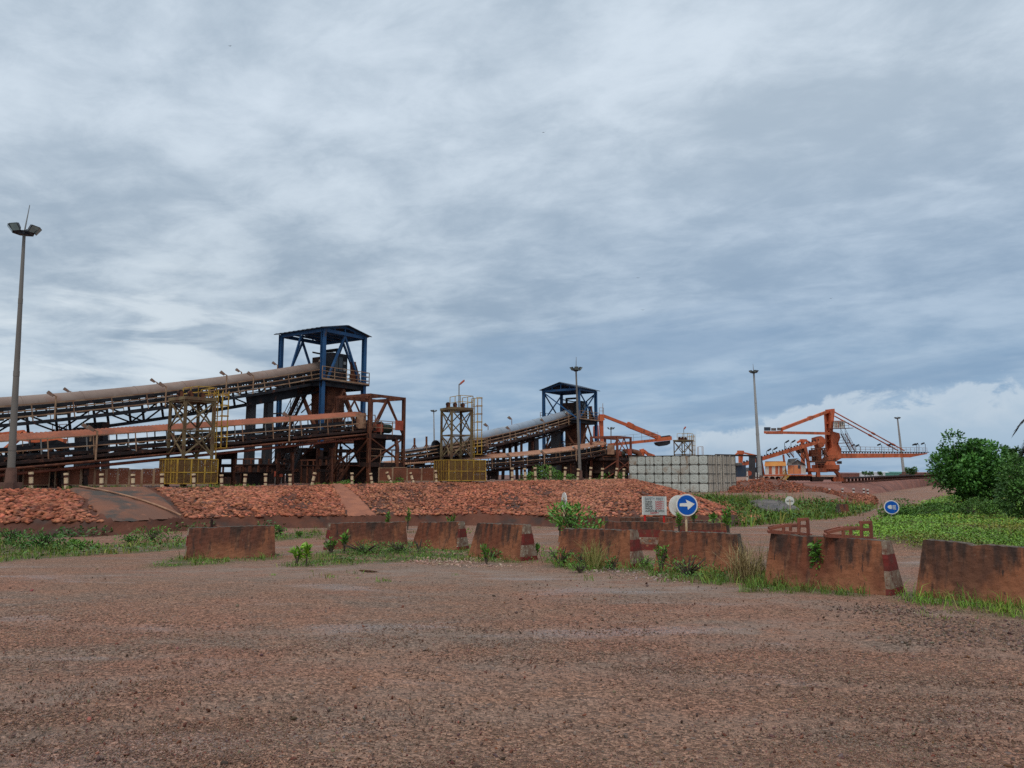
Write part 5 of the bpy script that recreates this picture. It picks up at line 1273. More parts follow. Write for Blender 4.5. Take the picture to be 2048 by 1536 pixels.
m.build('boom', 'orange', stk)
m = MB(); 
for k in range(31):
    x = 1095 + k * 24; m.hexa([S(x, 831, -.9), S(x + 8, 831, -.9), S(x + 8, 831, .9), S(x, 831, .9), S(x - 4, 818, -1), S(x + 12, 818, -1), S(x + 12, 818, 1), S(x - 4, 818, 1)])
sbeam(m, 1080, 816, 1845, 822, .9, 0, .14); m.build('belt_idlers', 'rust_dark', stk)
m = MB(); 
for dd in (-1.3, 1.3):
    rail_loop(m, [S(1080, 814, dd), S(1845, 822, dd)], .95, .05, (.5,), 1.6)
m.build('boom_railing', 'rail_tan', stk)
for k, (x, y) in enumerate([(1208, 768), (1248, 770), (1440, 762), (1535, 762), (1752, 760), (1772, 758), (1828, 752)]):
    m = MB(); a, b_ = S(x, 818, -1.2), S(x, y, -1.2); m.tube([a, b_, b_ + Vector((-.35, 0, .3))], .05, 5); m.box(b_ + Vector((-.55, 0, .2)), (.3, 0, .12), (0, .2, 0), (0, 0, .14)); m.build('boom_lamp', 'steel_dark', stk)
# operator cab on the mast
m = MB(); m.mat(0).hexa([S(1012, 606, -2.6), S(1108, 604, -2.6), S(1108, 604, -.9), S(1012, 606, -.9), S(1014, 546, -2.6), S(1110, 544, -2.6), S(1110, 544, -.9), S(1014, 546, -.9)])
m.mat(1)
for x in (1066, 1084): m.hexa([S(x, 582, -2.63), S(x + 10, 582, -2.63), S(x + 10, 582, -2.6), S(x, 582, -2.6), S(x, 552, -2.63), S(x + 10, 552, -2.63), S(x + 10, 552, -2.6), S(x, 552, -2.6)])
m.mat(2)
for x in (1050,): m.hexa([S(x, 604, -2.62), S(x + 7, 604, -2.62), S(x + 7, 604, -2.6), S(x, 604, -2.6), S(x, 548, -2.62), S(x + 7, 548, -2.62), S(x + 7, 548, -2.6), S(x, 548, -2.6)])
m.mat(2).hexa([S(1006, 546, -2.8), S(1114, 544, -2.8), S(1114, 544, -.8), S(1006, 546, -.8), S(1006, 541, -2.8), S(1114, 539, -2.8), S(1114, 539, -.8), S(1006, 541, -.8)])
m.build('cab', ['white_paint', 'window_dark', 'orange'], stk)
m = MB(); sbeam(m, 985, 612, 1148, 608, 1.9, -1.8, .12); rail_loop(m, [S(1110, 608, -.8), S(1148, 608, -.8), S(1148, 608, -2.8), S(1000, 611, -2.8)], 1.1, .05); m.build('cab_gallery', 'rust', stk)
# head chute, machine floors
m = MB(); poly_prism(m, [(850, 690), (900, 676), (925, 690), (945, 720), (935, 745), (925, 770), (905, 780), (880, 778), (866, 740), (852, 720)], -1.0, 1.0); m.build('head_chute', 'orange', stk)
m = MB(); poly_prism(m, [(870, 780), (905, 780), (905, 900), (870, 900)], -.8, .8); poly_prism(m, [(815, 800), (868, 795), (868, 860), (815, 860)], -.6, .9); m.build('transfer_chute', 'orange_dusty', stk)
m = MB()
for (x0, y0, x1, y1, w) in ((812, 790, 950, 786, .2), (805, 905, 1030, 898, .35), (818, 790, 822, 905, .2), (862, 790, 862, 905, .2), (905, 790, 960, 860, .2), (930, 790, 930, 900, .2), (812, 850, 940, 846, .16), (1000, 905, 1028, 880, .25)):
    for dd in (-1.5, 1.5): sbeam(m, x0, y0, x1, y1, w, dd)
rail_loop(m, [S(805, 905, -1.8), S(1028, 898, -1.8)], 1.0, .05); rail_loop(m, [S(812, 790, -1.6), S(950, 786, -1.6)], 1.0, .05); rail_loop(m, [S(812, 850, -1.6), S(940, 846, -1.6)], 1.0, .05); m.build('machine_floor', 'rust', stk)
m = MB(); c = S(940, 950, 0)
m.tube([c - UP * .5, c + UP * .35], 2.5, 22); m.tube([c + UP * .35, c + UP * 1.0], [1.9, 1.7], 18); m.build('slewing_ring', 'orange_dusty', stk)
m = MB()
for (x0, x1, y0, y1, t0, t1) in ((815, 862, 862, 903, -1.2, .8), (908, 938, 800, 842, -1.0, .6), (868, 905, 905, 940, -1.6, 1.2), (960, 1010, 908, 940, -2.0, 1.0), (1040, 1085, 900, 925, -1.5, 1.0), (845, 935, 912, 930, -2.1, -1.7)): m.hexa([S(x0, y1, t0), S(x1, y1, t0), S(x1, y1, t1), S(x0, y1, t1), S(x0, y0, t0), S(x1, y0, t0), S(x1, y0, t1), S(x0, y0, t1)])
m.build('machinery', 'rust_dark', stk)
m = MB(); poly_prism(m, [(820, 962), (1060, 962), (1066, 985), (1030, 996), (985, 992), (950, 1000), (900, 994), (868, 1000), (800, 990)], -2.4, 2.4); rail_loop(m, [S(800, 964, -2.5), S(1062, 962, -2.5)], .9, .05); m.build('portal_deck', 'orange_dusty', stk)
for dd in (-2.4, 2.0):
    for sgn in (0, 1):
        m = MB()
        if sgn: poly_prism(m, [(1015, 985), (1050, 985), (1078, 1020), (1095, 1060), (1070, 1062), (1050, 1030)], dd, dd + .6)
        else: poly_prism(m, [(868, 985), (890, 985), (896, 1030), (892, 1062), (862, 1062), (862, 1030)], dd, dd + .6)
        m.build('portal_leg', 'orange_dusty', stk)
        m = MB(); x0 = 1040 if sgn else 850
        poly_prism(m, [(x0 - 25, 1040), (x0 + 55, 1040), (x0 + 60, 1066), (x0 - 35, 1066)], dd - .1, dd + .7)
        for k in range(4): q = S(x0 - 22 + k * 25, 1068, dd); m.tube([q + Vector((0, -.25, 0)), q + Vector((0, .85, 0))], .32, 12)
        m.build('bogie', 'rust_dark' if not sgn else 'orange_dusty', stk)
m = MB(); poly_prism(m, [(905, 1040), (1010, 1040), (1020, 1066), (900, 1066)], -1.8, 1.8); m.build('drive_unit', 'rust_dark', stk)
m = MB(); stair(m, S(1180, 812, -2.0), S(1095, 655, -2.0), .9, treads=True); m.build('boom_stair', 'rust', stk)
m = MB(); sbeam(m, 1050, 742, 1138, 738, 1.3, -1.6, .12); rail_loop(m, [S(1055, 740, -2.2), S(1138, 738, -2.2)], 1.1, .05); m.build('side_gallery', 'rust', stk)
# trailing incline (tripper)
trip = thing('tripper', 'orange trailing incline conveyor feeding the stacker from the left', 'tripper', tuple(S(600, 1070)))
m = MB(); 
for dd in (-.9, .9): m.hexa([S(200, 950, dd), S(900, 739, dd), S(900, 739, dd + .25), S(200, 950, dd + .25), S(195, 915, dd), S(890, 706, dd), S(890, 706, dd + .25), S(195, 915, dd + .25)])
m.build('girder', 'orange', trip)
m = MB(); m.hexa([S(200, 925, -.8), S(890, 716, -.8), S(890, 716, .8), S(200, 925, .8), S(198, 921, -.8), S(888, 711, -.8), S(888, 711, .8), S(198, 921, .8)]); m.build('belt', 'belt', trip)
m = MB()
for k in range(26):
    f_ = k / 25; x, y = 215 + 660 * f_, 910 - 199 * f_; m.beam(S(x, y + 4, -1.0), S(x - 3, y - 9, -1.0), .22); m.beam(S(x, y + 4, 1.0), S(x - 3, y - 9, 1.0), .22); m.beam(S(x, y - 1, -1.0), S(x, y - 1, 1.0), .12)
m.build('idlers', 'steel_dark', trip)
for dd in (-1.2, 1.2):
    m = MB(); poly_prism(m, [(748, 785), (775, 780), (800, 900), (822, 1055), (796, 1060), (775, 905)], dd, dd + .4); m.build('leg', 'orange_dusty', trip)
    m = MB(); poly_prism(m, [(560, 845), (572, 842), (598, 1020), (584, 1020)], dd, dd + .3); m.build('leg', 'orange_dusty', trip)
    m = MB(); poly_prism(m, [(372, 910), (380, 908), (400, 1020), (388, 1020)], dd, dd + .3); m.build('leg', 'orange_dusty', trip)
m = MB(); poly_prism(m, [(715, 785), (770, 770), (775, 800), (735, 830), (705, 820)], -.8, .8); m.build('hopper', 'rust_dark', trip)
for q_ in ((770, 905, 690, 800), (640, 868, 600, 815)):
    m = MB(); stair(m, S(q_[0], q_[1], -1.6), S(q_[2], q_[3], -1.6), .8); m.build('stair', 'rust', trip)
for x, y0, y1 in ((575, 830, 738), (632, 815, 736), (470, 862, 800), (415, 868, 812)):
    m = MB(); a, b_ = S(x, y0, -1), S(x, y1, -1); m.tube([a, b_, b_ + Vector((.3, 0, .25))], .05, 5); m.box(b_ + Vector((.5, 0, .25)), (.28, 0, .16), (0, .2, 0), (0, 0, .13)); m.build('lamp', 'steel_dark', trip)
m = MB(); m.hexa([S(390, 1034, -3), S(820, 1032, -3), S(820, 1032, 2.5), S(390, 1034, 2.5), S(388, 1020, -3), S(822, 1018, -3), S(822, 1018, 2.5), S(388, 1020, 2.5)]); m.build('carriage', 'orange', trip)
m = MB()
for x in (420, 470, 520, 620, 650, 680, 710, 740, 770, 790): q = S(x, 1056, -2); m.tube([q, q + Vector((0, .5, 0))], .38, 12); q = S(x, 1056, 1.6); m.tube([q, q + Vector((0, .5, 0))], .38, 12)
for dd in (-1.9, 1.7): sbeam(m, 600, 1048, 800, 1046, .3, dd, .9)
m.build('wheels', 'rust_dark', trip)
m = MB(); stair(m, S(556, 1075, -3.4), S(600, 1024, -3.4), .8); m.build('access_stair', 'yellow_paint', trip)
# cabins riding on the carriage
cab1 = thing('equipment_cabin', 'orange roofed cabin with white and orange striped wall on the tripper carriage', 'cabin', tuple(S(480, 1019)))
def quad_box(m, x0, x1, y0, y1, t0, t1): m.hexa([S(x0, y1, t0), S(x1, y1, t0), S(x1, y1, t1), S(x0, y1, t1), S(x0, y0, t0), S(x1, y0, t0), S(x1, y0, t1), S(x0, y0, t1)])
m = MB(); m.mat(0); quad_box(m, 402, 582, 942, 1019, -2.6, 1.5)
m.mat(1)
for x in (436, 492, 530): quad_box(m, x, x + 26, 944, 1017, -2.64, -2.6)
m.build('wall', ['white_paint', 'orange'], cab1)
m = MB(); m.add([S(394, 946, -2.9), S(590, 942, -2.9), S(584, 900, -.6), S(402, 902, -.6), S(590, 942, 1.8), S(394, 946, 1.8)], [(0, 1, 2, 3), (3, 2, 4, 5), (1, 4, 2), (0, 3, 5)]); m.build('roof', 'orange_yellow', cab1)
cab2 = thing('equipment_cabin', 'grey gable roofed cabin with orange wall beside the stacker portal', 'cabin', tuple(S(680, 1016)))
m = MB(); m.mat(0); quad_box(m, 602, 722, 936, 1016, -2.4, 1.2); m.mat(1); quad_box(m, 722.5, 764, 936, 1014, -2.3, 1.2); m.mat(2); quad_box(m, 694, 716, 936, 968, -2.43, -2.4); m.mat(3); quad_box(m, 655, 658, 938, 1014, -2.42, -2.4)
m.mat(3).add([S(622, 935, -2.4), S(764, 935, -2.4), S(690, 884, -2.4)], [(0, 1, 2)]); m.build('wall', ['orange_faded', 'white_paint', 'window_dark', 'roof_grey'], cab2)
m = MB(); m.add([S(592, 938, -2.9), S(628, 938, -2.9), S(692, 876, -2.9), S(606, 882, .8), S(690, 874, 1.6)], [(0, 1, 2, 3), (3, 2, 4)]); m.add([S(692, 876, -2.9), S(768, 940, -2.9), S(768, 938, 1.4), S(692, 872, 1.4)], [(0, 1, 2, 3)]); m.build('roof', 'roof_grey', cab2)
# dark ore pile and far small stacker behind the tank
far2 = thing('stacker', 'small distant orange stacker peeping over the right end of the tank', 'stacker', tuple(S(180, 925, 60)))
m = MB(); sbeam(m, 176, 925, 174, 825, .5, 60); sbeam(m, 190, 920, 196, 825, .5, 60); sbeam(m, 165, 822, 202, 824, .9, 60); m.build('mast', 'orange', far2)
m = MB(); sbeam(m, 200, 824, 325, 852, .35, 60); sbeam(m, 160, 826, 140, 845, .35, 60); m.build('tie', 'orange', far2)
m = MB(); sbeam(m, -40, 845, 340, 853, .5, 58, .4); m.build('boom', 'rust_dark', far2)
m = MB(); poly_prism(m, [(130, 915), (230, 915), (235, 935), (130, 940)], 58, 62); m.build('body', 'white_paint', far2)
far3 = thing('stacker', 'orange mast tip of a distant stacker above the trailing incline', 'stacker', tuple(S(735, 900, 90)))
m = MB(); sbeam(m, 690, 735, 720, 716, .5, 90); sbeam(m, 720, 716, 765, 718, .9, 90, .8); sbeam(m, 765, 718, 800, 738, .5, 90); sbeam(m, 735, 716, 740, 960, 1.0, 90); m.build('mast', 'orange', far3)
root = thing('pump_house', 'dark blue grey block behind the right corner of the tank', 'machine house', tuple(S(190, 1040, -12)))
m = MB(); poly_prism(m, [(150, 940), (230, 935), (232, 1040), (150, 1042)], -12, -8); m.build('body', 'blue_roof', root)
m = MB(); poly_prism(m, [(125, 920), (200, 915), (200, 938), (125, 942)], -12.5, -9); m.build('roof', 'roof_grey', root)
for k, (x, y0, y1) in enumerate([(286, 862, 1060), (349, 868, 1062)]):
    m = MB(); sbeam(m, x, y1, x, y0, .75, -30, .5); sbeam(m, x, y0, x, y0 - 4, .85, -30, .6); tag(m.build('concrete_stanchion', 'concrete', None, tuple(S(x, y1, -30))), 'dark concrete stanchion standing %s the pale mast on the rubble mound' % ('left of', 'directly behind')[k], 'stanchion', 'dark stanchions on the rubble mound')
m = MB(); pts = [(240, 1030), (262, 985), (300, 960), (345, 955), (380, 985), (400, 1030)]; m.prism([S(x, y, 6) for x, y in pts], Vector((0, 9, 0))); tag(m.build('coal_pile', 'coal', None, tuple(S(320, 1030, 8))), 'dark ore pile behind the stanchions left of the cabins', 'ore pile')
m = MB(); sbeam(m, 262, 1030, 262, 1000, .12, -31); q = S(262, 1008, -31.2); m.tube([q, q + Vector((0, .05, 0))], .32, 14); tag(m.build('round_sign', 'red_box', None, tuple(S(262, 1040, -31))), 'small red round sign on the rubble mound left of the stanchions', 'sign')
# yard belt conveyor on the dike
root = thing('yard_conveyor', 'long low dark yard conveyor running along the dike to the right', 'conveyor', tuple(W(1700, 962, 152)), 'ore conveyors')
pts = [(1690, 962, 150), (1750, 958.5, 175), (1810, 955, 224), (1870, 952, 300), (1950, 949.5, 420)]
m = MB(); 
for (a, b_) in zip(pts, pts[1:]):
    pa, pb = W(*a) + UP * .55, W(*b_) + UP * .55; m.mat(0).beam(pa, pb, 1.5, .3); m.mat(1).beam(pa - UP * .8, pb - UP * .8, 1.2, .2)
m.build('belt', ['rust_dark', 'rust'], root)
m = MB()
for (a, b_) in zip(pts, pts[1:]):
    pa, pb = W(*a), W(*b_)
    nn_ = max(2, int((pb - pa).length / 3.2))
    for k in range(nn_): q = pa.lerp(pb, k / nn_); m.beam(q + Vector((-.3, -.6, -.6)), q + Vector((-.3, -.6, .5)), .35); m.beam(q + Vector((.3, .6, -.6)), q + Vector((.3, .6, .5)), .35)
m.build('supports', 'rust', root)
# far sheds, containers
for k, (x0, x1, y0, y1, d, mt, nm, lb, ct) in enumerate([
        (1682, 1719, 947.0, 952, 330, 'container_brown', 'freight_container', 'long brown container behind the yard conveyor', 'container'),
        (1722, 1788, 945.0, 952, 420, 'shed_white', 'storage_shed', 'long low white shed roof on the horizon', 'shed'),
        (1781, 1808, 945.0, 951, 380, 'container_green', 'freight_container', 'left green container on the horizon beside the far mast', 'container'),
        (1810, 1825, 944.6, 951, 370, 'container_green', 'freight_container', 'right green container on the horizon beside the far mast', 'container'),
        (1828, 1866, 946.2, 951, 360, 'container_brown', 'freight_container', 'dark red container at the left edge of the big tree', 'container')]):
    a, b_ = W(x0, y1, d), W(x1, y1, d * 1.01); h = W(x0, y0, d).z - a.z; root = thing(nm, lb, ct, tuple(a), 'containers and sheds on the horizon')
    dd_ = (b_ - a); dd_.z = 0; nrm = Vector((-dd_.y, dd_.x, 0)).normalized() * 3; a.z -= .6; h += .6
    m = MB(); m.hexa([a, a + dd_, a + dd_ + nrm, a + nrm] + [p + UP * h for p in (a, a + dd_, a + dd_ + nrm, a + nrm)])
    L_ = dd_.length; dn = dd_.normalized()
    for i in range(int(L_ / .9)): m.beam(a + dn * (.4 + i * .9) - nrm * .015 + UP * .1, a + dn * (.4 + i * .9) - nrm * .015 + UP * (h - .1), .3, .08)
    m.build('body', mt, root)
    m = MB(); m.prism([a - nrm * .06 - dn * .3 + UP * (h + .02), a - nrm * .06 + dd_ + dn * .3 + UP * (h + .02), a + nrm * .5 + dd_ + UP * (h + .35), a + nrm * .5 + UP * (h + .35)], UP * .08); m.build('roof', mt, root)

# ================================================================== reclaimer behind the farther tower
RS, RX, RY = 4.655, 1040, 740
def Q(x, y, dd=0.0): return W(RX + x / RS, RY + y / RS, 118 + (x - 760) * .008 + dd)
rec = thing('reclaimer', 'orange reclaimer mast and counterweight boom behind the farther blue tower', 'reclaimer', tuple(Q(760, 960)))
m = MB(); m.prism([Q(x, y, -.5) for x, y in ((736, 412), (772, 412), (776, 455), (780, 660), (800, 960), (740, 960), (752, 660), (742, 520))], (0, 1.0, 0)); m.build('mast', 'orange', rec)
m = MB(); m.mat(0).prism([Q(x, y, -.9) for x, y in ((728, 430), (768, 425), (792, 462), (760, 480), (735, 470))], (0, 1.6, 0)); m.mat(1); rail_loop(m, [Q(738, 410, -.6), Q(778, 410, -.6), Q(778, 410, .6)], .95, .05); m.beam(Q(770, 410), Q(771, 310), .06); m.build('mast_head', ['orange', 'rail_tan'], rec)
for dd in (-.7, .7):
    m = MB(); m.beam(Q(772, 425, dd), Q(1030, 525, dd), .3, .45); m.beam(Q(1020, 520, dd), Q(1300, 632, dd), .45, .7); m.beam(Q(1000, 505, dd), Q(1050, 530, dd), .5, .8); m.build('tie', 'orange', rec)
m = MB(); m.hexa([Q(820, 712, -.9), Q(1290, 664, -.9), Q(1290, 664, .9), Q(820, 712, .9), Q(820, 684, -.9), Q(1290, 638, -.9), Q(1290, 638, .9), Q(820, 684, .9)]); m.hexa([Q(1270, 668, -1.3), Q(1416, 652, -1.3), Q(1416, 652, 1.3), Q(1270, 668, 1.3), Q(1285, 632, -1.3), Q(1412, 616, -1.3), Q(1412, 616, 1.3), Q(1285, 632, 1.3)]); m.build('boom', 'orange', rec)
m = MB(); rail_loop(m, [Q(900, 676, -1.1), Q(1285, 638, -1.1)], 1.0, .04, (.5,), 1.5); m.build('railing', 'galvanised', rec)
m = MB(); m.prism([Q(x, y, -1.2) for x, y in ((1270, 670), (1400, 655), (1398, 685), (1370, 700), (1320, 706), (1285, 695))], (0, 2.4, 0)); m.build('counterweight', 'steel_dark', rec)
m = MB(); m.prism([Q(x, y, -1.0) for x, y in ((1310, 618), (1390, 606), (1405, 612), (1400, 620), (1312, 630))], (0, 2, 0)); m.build('ballast_blocks', 'steel_dark', rec)
m = MB(); m.prism([Q(x, y, -.8) for x, y in ((690, 520), (730, 515), (740, 620), (690, 625))], (0, 1.6, 0)); m.build('drive_house', 'orange', rec)
rec2 = thing('reclaimer', 'small far orange boom tip right of the dark bent duct', 'reclaimer', tuple(Q(1140, 830, 60)))
m = MB(); m.beam(Q(1120, 755, 60), Q(1150, 748, 60), .8); m.beam(Q(1150, 750, 60), Q(1225, 812, 60), .6); m.beam(Q(1140, 750, 60), Q(1145, 960, 60), .7); m.beam(Q(1160, 768, 60), Q(1250, 800, 60), .5); m.build('boom', 'orange', rec2)
rec3 = thing('reclaimer', 'orange steelwork glimpsed between the two left conveyors behind the tall mast', 'reclaimer', tuple(W(40, 940, 95)))
m = MB(); m.prism([W(x, y, 95) for x, y in ((42, 866), (46, 862), (51, 870), (54, 880), (40, 880))], (0, 2, 0)); m.beam(W(-30, 868, 95), W(130, 884, 95), .8); m.beam(W(-20, 872, 95), W(48, 864, 95), .5); m.beam(W(10, 900, 95), W(50, 866, 95), .5); m.beam(W(60, 888, 95), W(100, 880, 95), .6); m.build('boom', 'orange', rec3)
m = MB(); rail_loop(m, [W(104, 868, 95), W(132, 866, 95)], 1.1, .07, (.5,), .8); m.beam(W(104, 868, 95), W(132, 866, 95), .3); m.beam(W(118, 868, 95), W(118, 940, 95), .4); m.build('gallery', 'rust', rec3)

# ================================================================== floodlight masts
def mast(label, base, top, tip, d, r0, r1, head, matn, lamps, zbase=None):
    b_ = W(*base, d); t = W(*top, d); t = Vector((t.x, t.y, t.z))
    if zbase is not None:
        b_.z = zbase
    root = thing('light_mast', label, 'light mast', tuple(b_), 'tall floodlight masts')
    m = MB(); k = 7; pts = [b_.lerp(t, i / k) for i in range(k + 1)]; rr = [r0 + (r1 - r0) * i / k for i in range(k + 1)]; m.tube(pts, rr, 12)
    for i in (1, 3, 5): m.tube([pts[i], pts[i] + (t - b_).normalized() * .25], rr[i] * 1.07, 12)
    m.build('pole', matn, root)
    m = MB(); m.hexa([b_ + Vector((x * r0 * 2.1, y * r0 * 2.1, z)) for z in (-.3, .28) for x, y in ((-1, -1), (1, -1), (1, 1), (-1, 1))]); m.tube([b_ + UP * .28, b_ + UP * .95], [r0 * 1.45, r0 * 1.25], 12); m.build('base', 'concrete_base', root)
    m = MB(); up = (t - b_).normalized(); m.tube([t + up * .05, t - up * .12], head * .35, 10)
    for a in np.linspace(0, 2 * math.pi, 8, endpoint=False): m.beam(t, t + Vector((math.cos(a), math.sin(a), -.05)) * head * .62, .07 * head + .02)
    pr = [t + Vector((math.cos(a), math.sin(a), -.05)) * head * .62 for a in np.linspace(0, 2 * math.pi, 13)]
    for p0, p1 in zip(pr, pr[1:]): m.beam(p0, p1, .06 * head + .015)
    m.build('headframe', 'lamp_black', root)
    m = MB(); e = W(*tip, d); m.tube([t, e], [.03 + d * .0002, .012 + d * .00012], 5); m.build('lightning_rod', 'galvanised', root)
    for a in lamps:
        dv = Vector((math.cos(a), math.sin(a), 0)); c = t + dv * head * .85 + up * head * .22; ax = (dv * .8 - UP * .6).normalized(); sd = dv.cross(UP).normalized(); u2 = sd.cross(ax).normalized(); s = head * .42
        m = MB(); m.hexa([c - ax * s * .55 - sd * s * .5 - u2 * s * .45, c - ax * s * .55 + sd * s * .5 - u2 * s * .45, c + ax * s * .2 + sd * s * .85 - u2 * s * .75, c + ax * s * .2 - sd * s * .85 - u2 * s * .75,
                          c - ax * s * .55 - sd * s * .5 + u2 * s * .45, c - ax * s * .55 + sd * s * .5 + u2 * s * .45, c + ax * s * .2 + sd * s * .85 + u2 * s * .75, c + ax * s * .2 - sd * s * .85 + u2 * s * .75]); m.beam(c - ax * s * .4, t + dv * head * .55, .05 * head + .02)
        l_ = m.build('floodlight', 'lamp_black', root)
        m = MB(); c2 = c + ax * (s * .2 + .012); m.add([c2 - sd * s * .75 - u2 * s * .65, c2 + sd * s * .75 - u2 * s * .65, c2 + sd * s * .75 + u2 * s * .65, c2 - sd * s * .75 + u2 * s * .65], [(0, 1, 2, 3)]); m.build('lens', 'lamp_glass', l_)
    return root
mast('tall grey floodlight mast at the far left with lightning rod', (20, 977), (48.5, 465), (59.5, 410), 35.5, .17, .065, .62, 'mast_grey', (R(-100), R(165), R(-15), R(20), R(100), R(215)))
mast('slim floodlight mast in front of the farther blue tower', (1160.5, 962), (1152, 740), (1152.5, 714), 69, .15, .07, .52, 'mast_grey', (R(-90), R(-30), R(10), R(170), R(210), R(90)))
mast('pale floodlight mast rising between the tank and the orange cabins', (1521, 966), (1507.5, 745), (1506, 728), 97, .27, .11, .55, 'mast_pale', (R(-90), R(-20), R(30), R(170), R(205), R(90)))
mast('distant floodlight mast behind the stacker boom tip', (1808, 950), (1795, 837), (1795, 833), 235, .45, .2, .85, 'mast_pale', (R(-90), R(0), R(180), R(90)))
mast('thin distant floodlight mast left of the second lattice tower', (869.5, 948), (867.5, 823), (867.5, 820), 150, .2, .1, .6, 'mast_pale', (R(-90), R(-20), R(20), R(180), R(210)))
mast('far floodlight head showing above the small rust frame', (1222, 950), (1222, 858), (1222, 855), 200, .25, .12, .9, 'mast_grey', (R(0), R(180), R(-90)))

# ================================================================== banded marker posts
def band_post(name, label, foot, top, r, mats, group, bands):
    m = MB(); L_ = top - foot; n_ = len(bands); m.sm = []
    for k, (f0, f1, mi, rk) in enumerate(bands):
        m.mat(mi).tube([foot + L_ * f0, foot + L_ * f1], r * rk, 8)
    return tag(m.build(name, mats, None, tuple(foot)), label, 'marker post', group)
POSTS = [(62, 978, 0, 944), (132, 979, 0, 946), (203, 978, 0, 947), (266, 977, 0, 948), (324, 976, 0, 947), (388, 977, -1, 947), (443, 976, 0, 949), (489, 972, 2, 948), (531, 974, 0, 947), (580, 973, 0, 948), (624, 972, 6, 945), (704, 971, 0, 945), (744, 970, -3, 946),
         (782, 969, -9, 944), (827, 969, -7, 945), (873, 967, -2, 940), (918, 967, -5, 939), (971, 966, -1, 935), (1024.5, 963, 0, 935), (1050.5, 962, -1, 936), (1071, 963, -1, 934), (1101, 959, -1, 932), (1129, 961, 2, 934), (1155, 960, 2, 937), (1180, 959, 2, 934), (1204, 956, 1, 936), (1231, 957, 3, 936), (1247, 955, 1, 937)]
for k, (px, py, ln, ty) in enumerate(POSTS):
    d = float(np.interp(px, TOPX, TOPD)) + .45; ft = W(px, py, d); ft.z = float(np.interp(px, TOPX, TP[:, 2])) + .03; tp = W(px + ln, ty, d)
    side = 'upright' if abs(ln) < 2 else ('leaning right' if ln > 0 else 'leaning left')
    if px < 330: lb = '%s cream and brown banded post, %s to the right of the tall left mast' % (side, ordn[k])
    elif px < 700: lb = '%s cream and brown banded post, %s one left of the red footpath top' % (side, ordn[10 - k] if k <= 10 else '')
    elif px < 1160: lb = '%s cream and brown banded post, %s one right of the red footpath top' % (side, ordn[k - 11])
    else: lb = '%s banded post, %s one left of the water tank' % (side, ordn[27 - k])
    w_ = .095 if px < 1000 else .115
    band_post('marker_post', lb, ft, tp, w_, ['post_cream', 'post_brown'], 'banded marker posts along the embankment crest',
              [(0, .22, 0, 1), (.22, .34, 1, 1.0), (.34, .70, 0, 1), (.70, .86, 1, .96), (.86, 1.0, 0, 1.18)])
RW = [(1659, 993, 0), (1685, 992, 0), (1707, 992, 0), (1727.5, 992.5, 0), (1736.5, 994, -1.5)]
for k, (px, py, ln) in enumerate(RW):
    ft = W(px, py, 87.5); tp = W(px + ln, py - 16, 87.5)
    band_post('marker_post', 'thin red and white post on the far rubble bank, %s from the left' % ordn[k], ft, tp, .12, ['post_white', 'red_paint', 'post_brown'], 'red and white posts on the far rubble bank', [(-.25, .25, 0, 1), (.25, .42, 2, 1), (.42, .62, 0, 1), (.62, .82, 2, 1), (.82, 1, 0, 1.1)])
for k, (px, y0, y1) in enumerate([(1494.5, 960, 943), (1512, 961, 945), (1517.5, 961, 945)]):
    band_post('marker_post', 'white banded post on the rubble mound, %s one counting from the tank corner' % ordn[k], W(px, y0 + 2, 96.5), W(px, y1, 96.5), .10 if k == 0 else .075, ['post_white', 'post_brown'], 'white posts on the rubble mound', [(0, .4, 0, 1), (.4, .5, 1, 1), (.5, 1, 0, 1)])
m = MB(); q = G(1630, 996); q = W(1630, 982, 93.2); m.tube([q, q + Vector((0, -.05, 0))], .22, 12); m.beam(q - UP * .7, q, .08); tag(m.build('marker_disc', 'post_white', None, tuple(q)), 'little white disc on the rubble slope below the stacker', 'marker')

# ================================================================== signs
def disc(m, c, nrm, r, th, n=40):
    nrm = nrm.normalized(); m.tube([c, c + nrm * th], r, n)
def arrow_sign():
    d = 21.5; c = W(1373.5, 1010, d); root = thing('direction_sign', 'round blue sign with white right arrow on a rusty cream post', 'road sign', (c.x, c.y, gz(c.x, d)))
    nrm = Vector((.05, -1, .02)).normalized(); sd = Vector((-nrm.y, nrm.x, 0)).normalized(); u = sd.cross(nrm) * -1
    if u.z < 0: u = -u
    if sd.x < 0: sd = -sd
    m = MB(); m.tube([Vector((c.x - .02, c.y + .06, gz(c.x, d) - .1)), Vector((c.x - .01, c.y + .06, c.z + .1))], .033, 8); m.build('post', 'sign_post', root)
    m = MB(); m.mat(0); disc(m, c, nrm, .302, .02); m.mat(1); disc(m, c + nrm * .0205, nrm, .268, .004); f = m.build('plate', ['sign_white', 'sign_blue'], root)
    o = c + nrm * .0275
    def pt(x, y): return o + sd * x + u * y
    pts = [(-.21, -.035), (-.2, .045), (.0, .055), (-.035, .15), (.215, .03), (.02, -.135), (.01, -.04)]
    m = MB(); m.prism([pt(*p) for p in pts], nrm * .003); m.build('arrow', 'sign_white', f)
    c2 = c + Vector((-.195, .13, -.03)); n2 = Vector((-.45, -.9, .05)).normalized()
    m = MB(); m.mat(0); disc(m, c2, Vector((-.25, 1, 0)), .292, .02, 40); m.mat(1).box(c2 + Vector((-.17, -.012, -.05)), (.022, 0, 0), (0, .006, 0), (0, 0, .01)); m.build('rear_plate', ['sign_white', 'lamp_black'], root, label='second cream plate seen from behind')
arrow_sign()
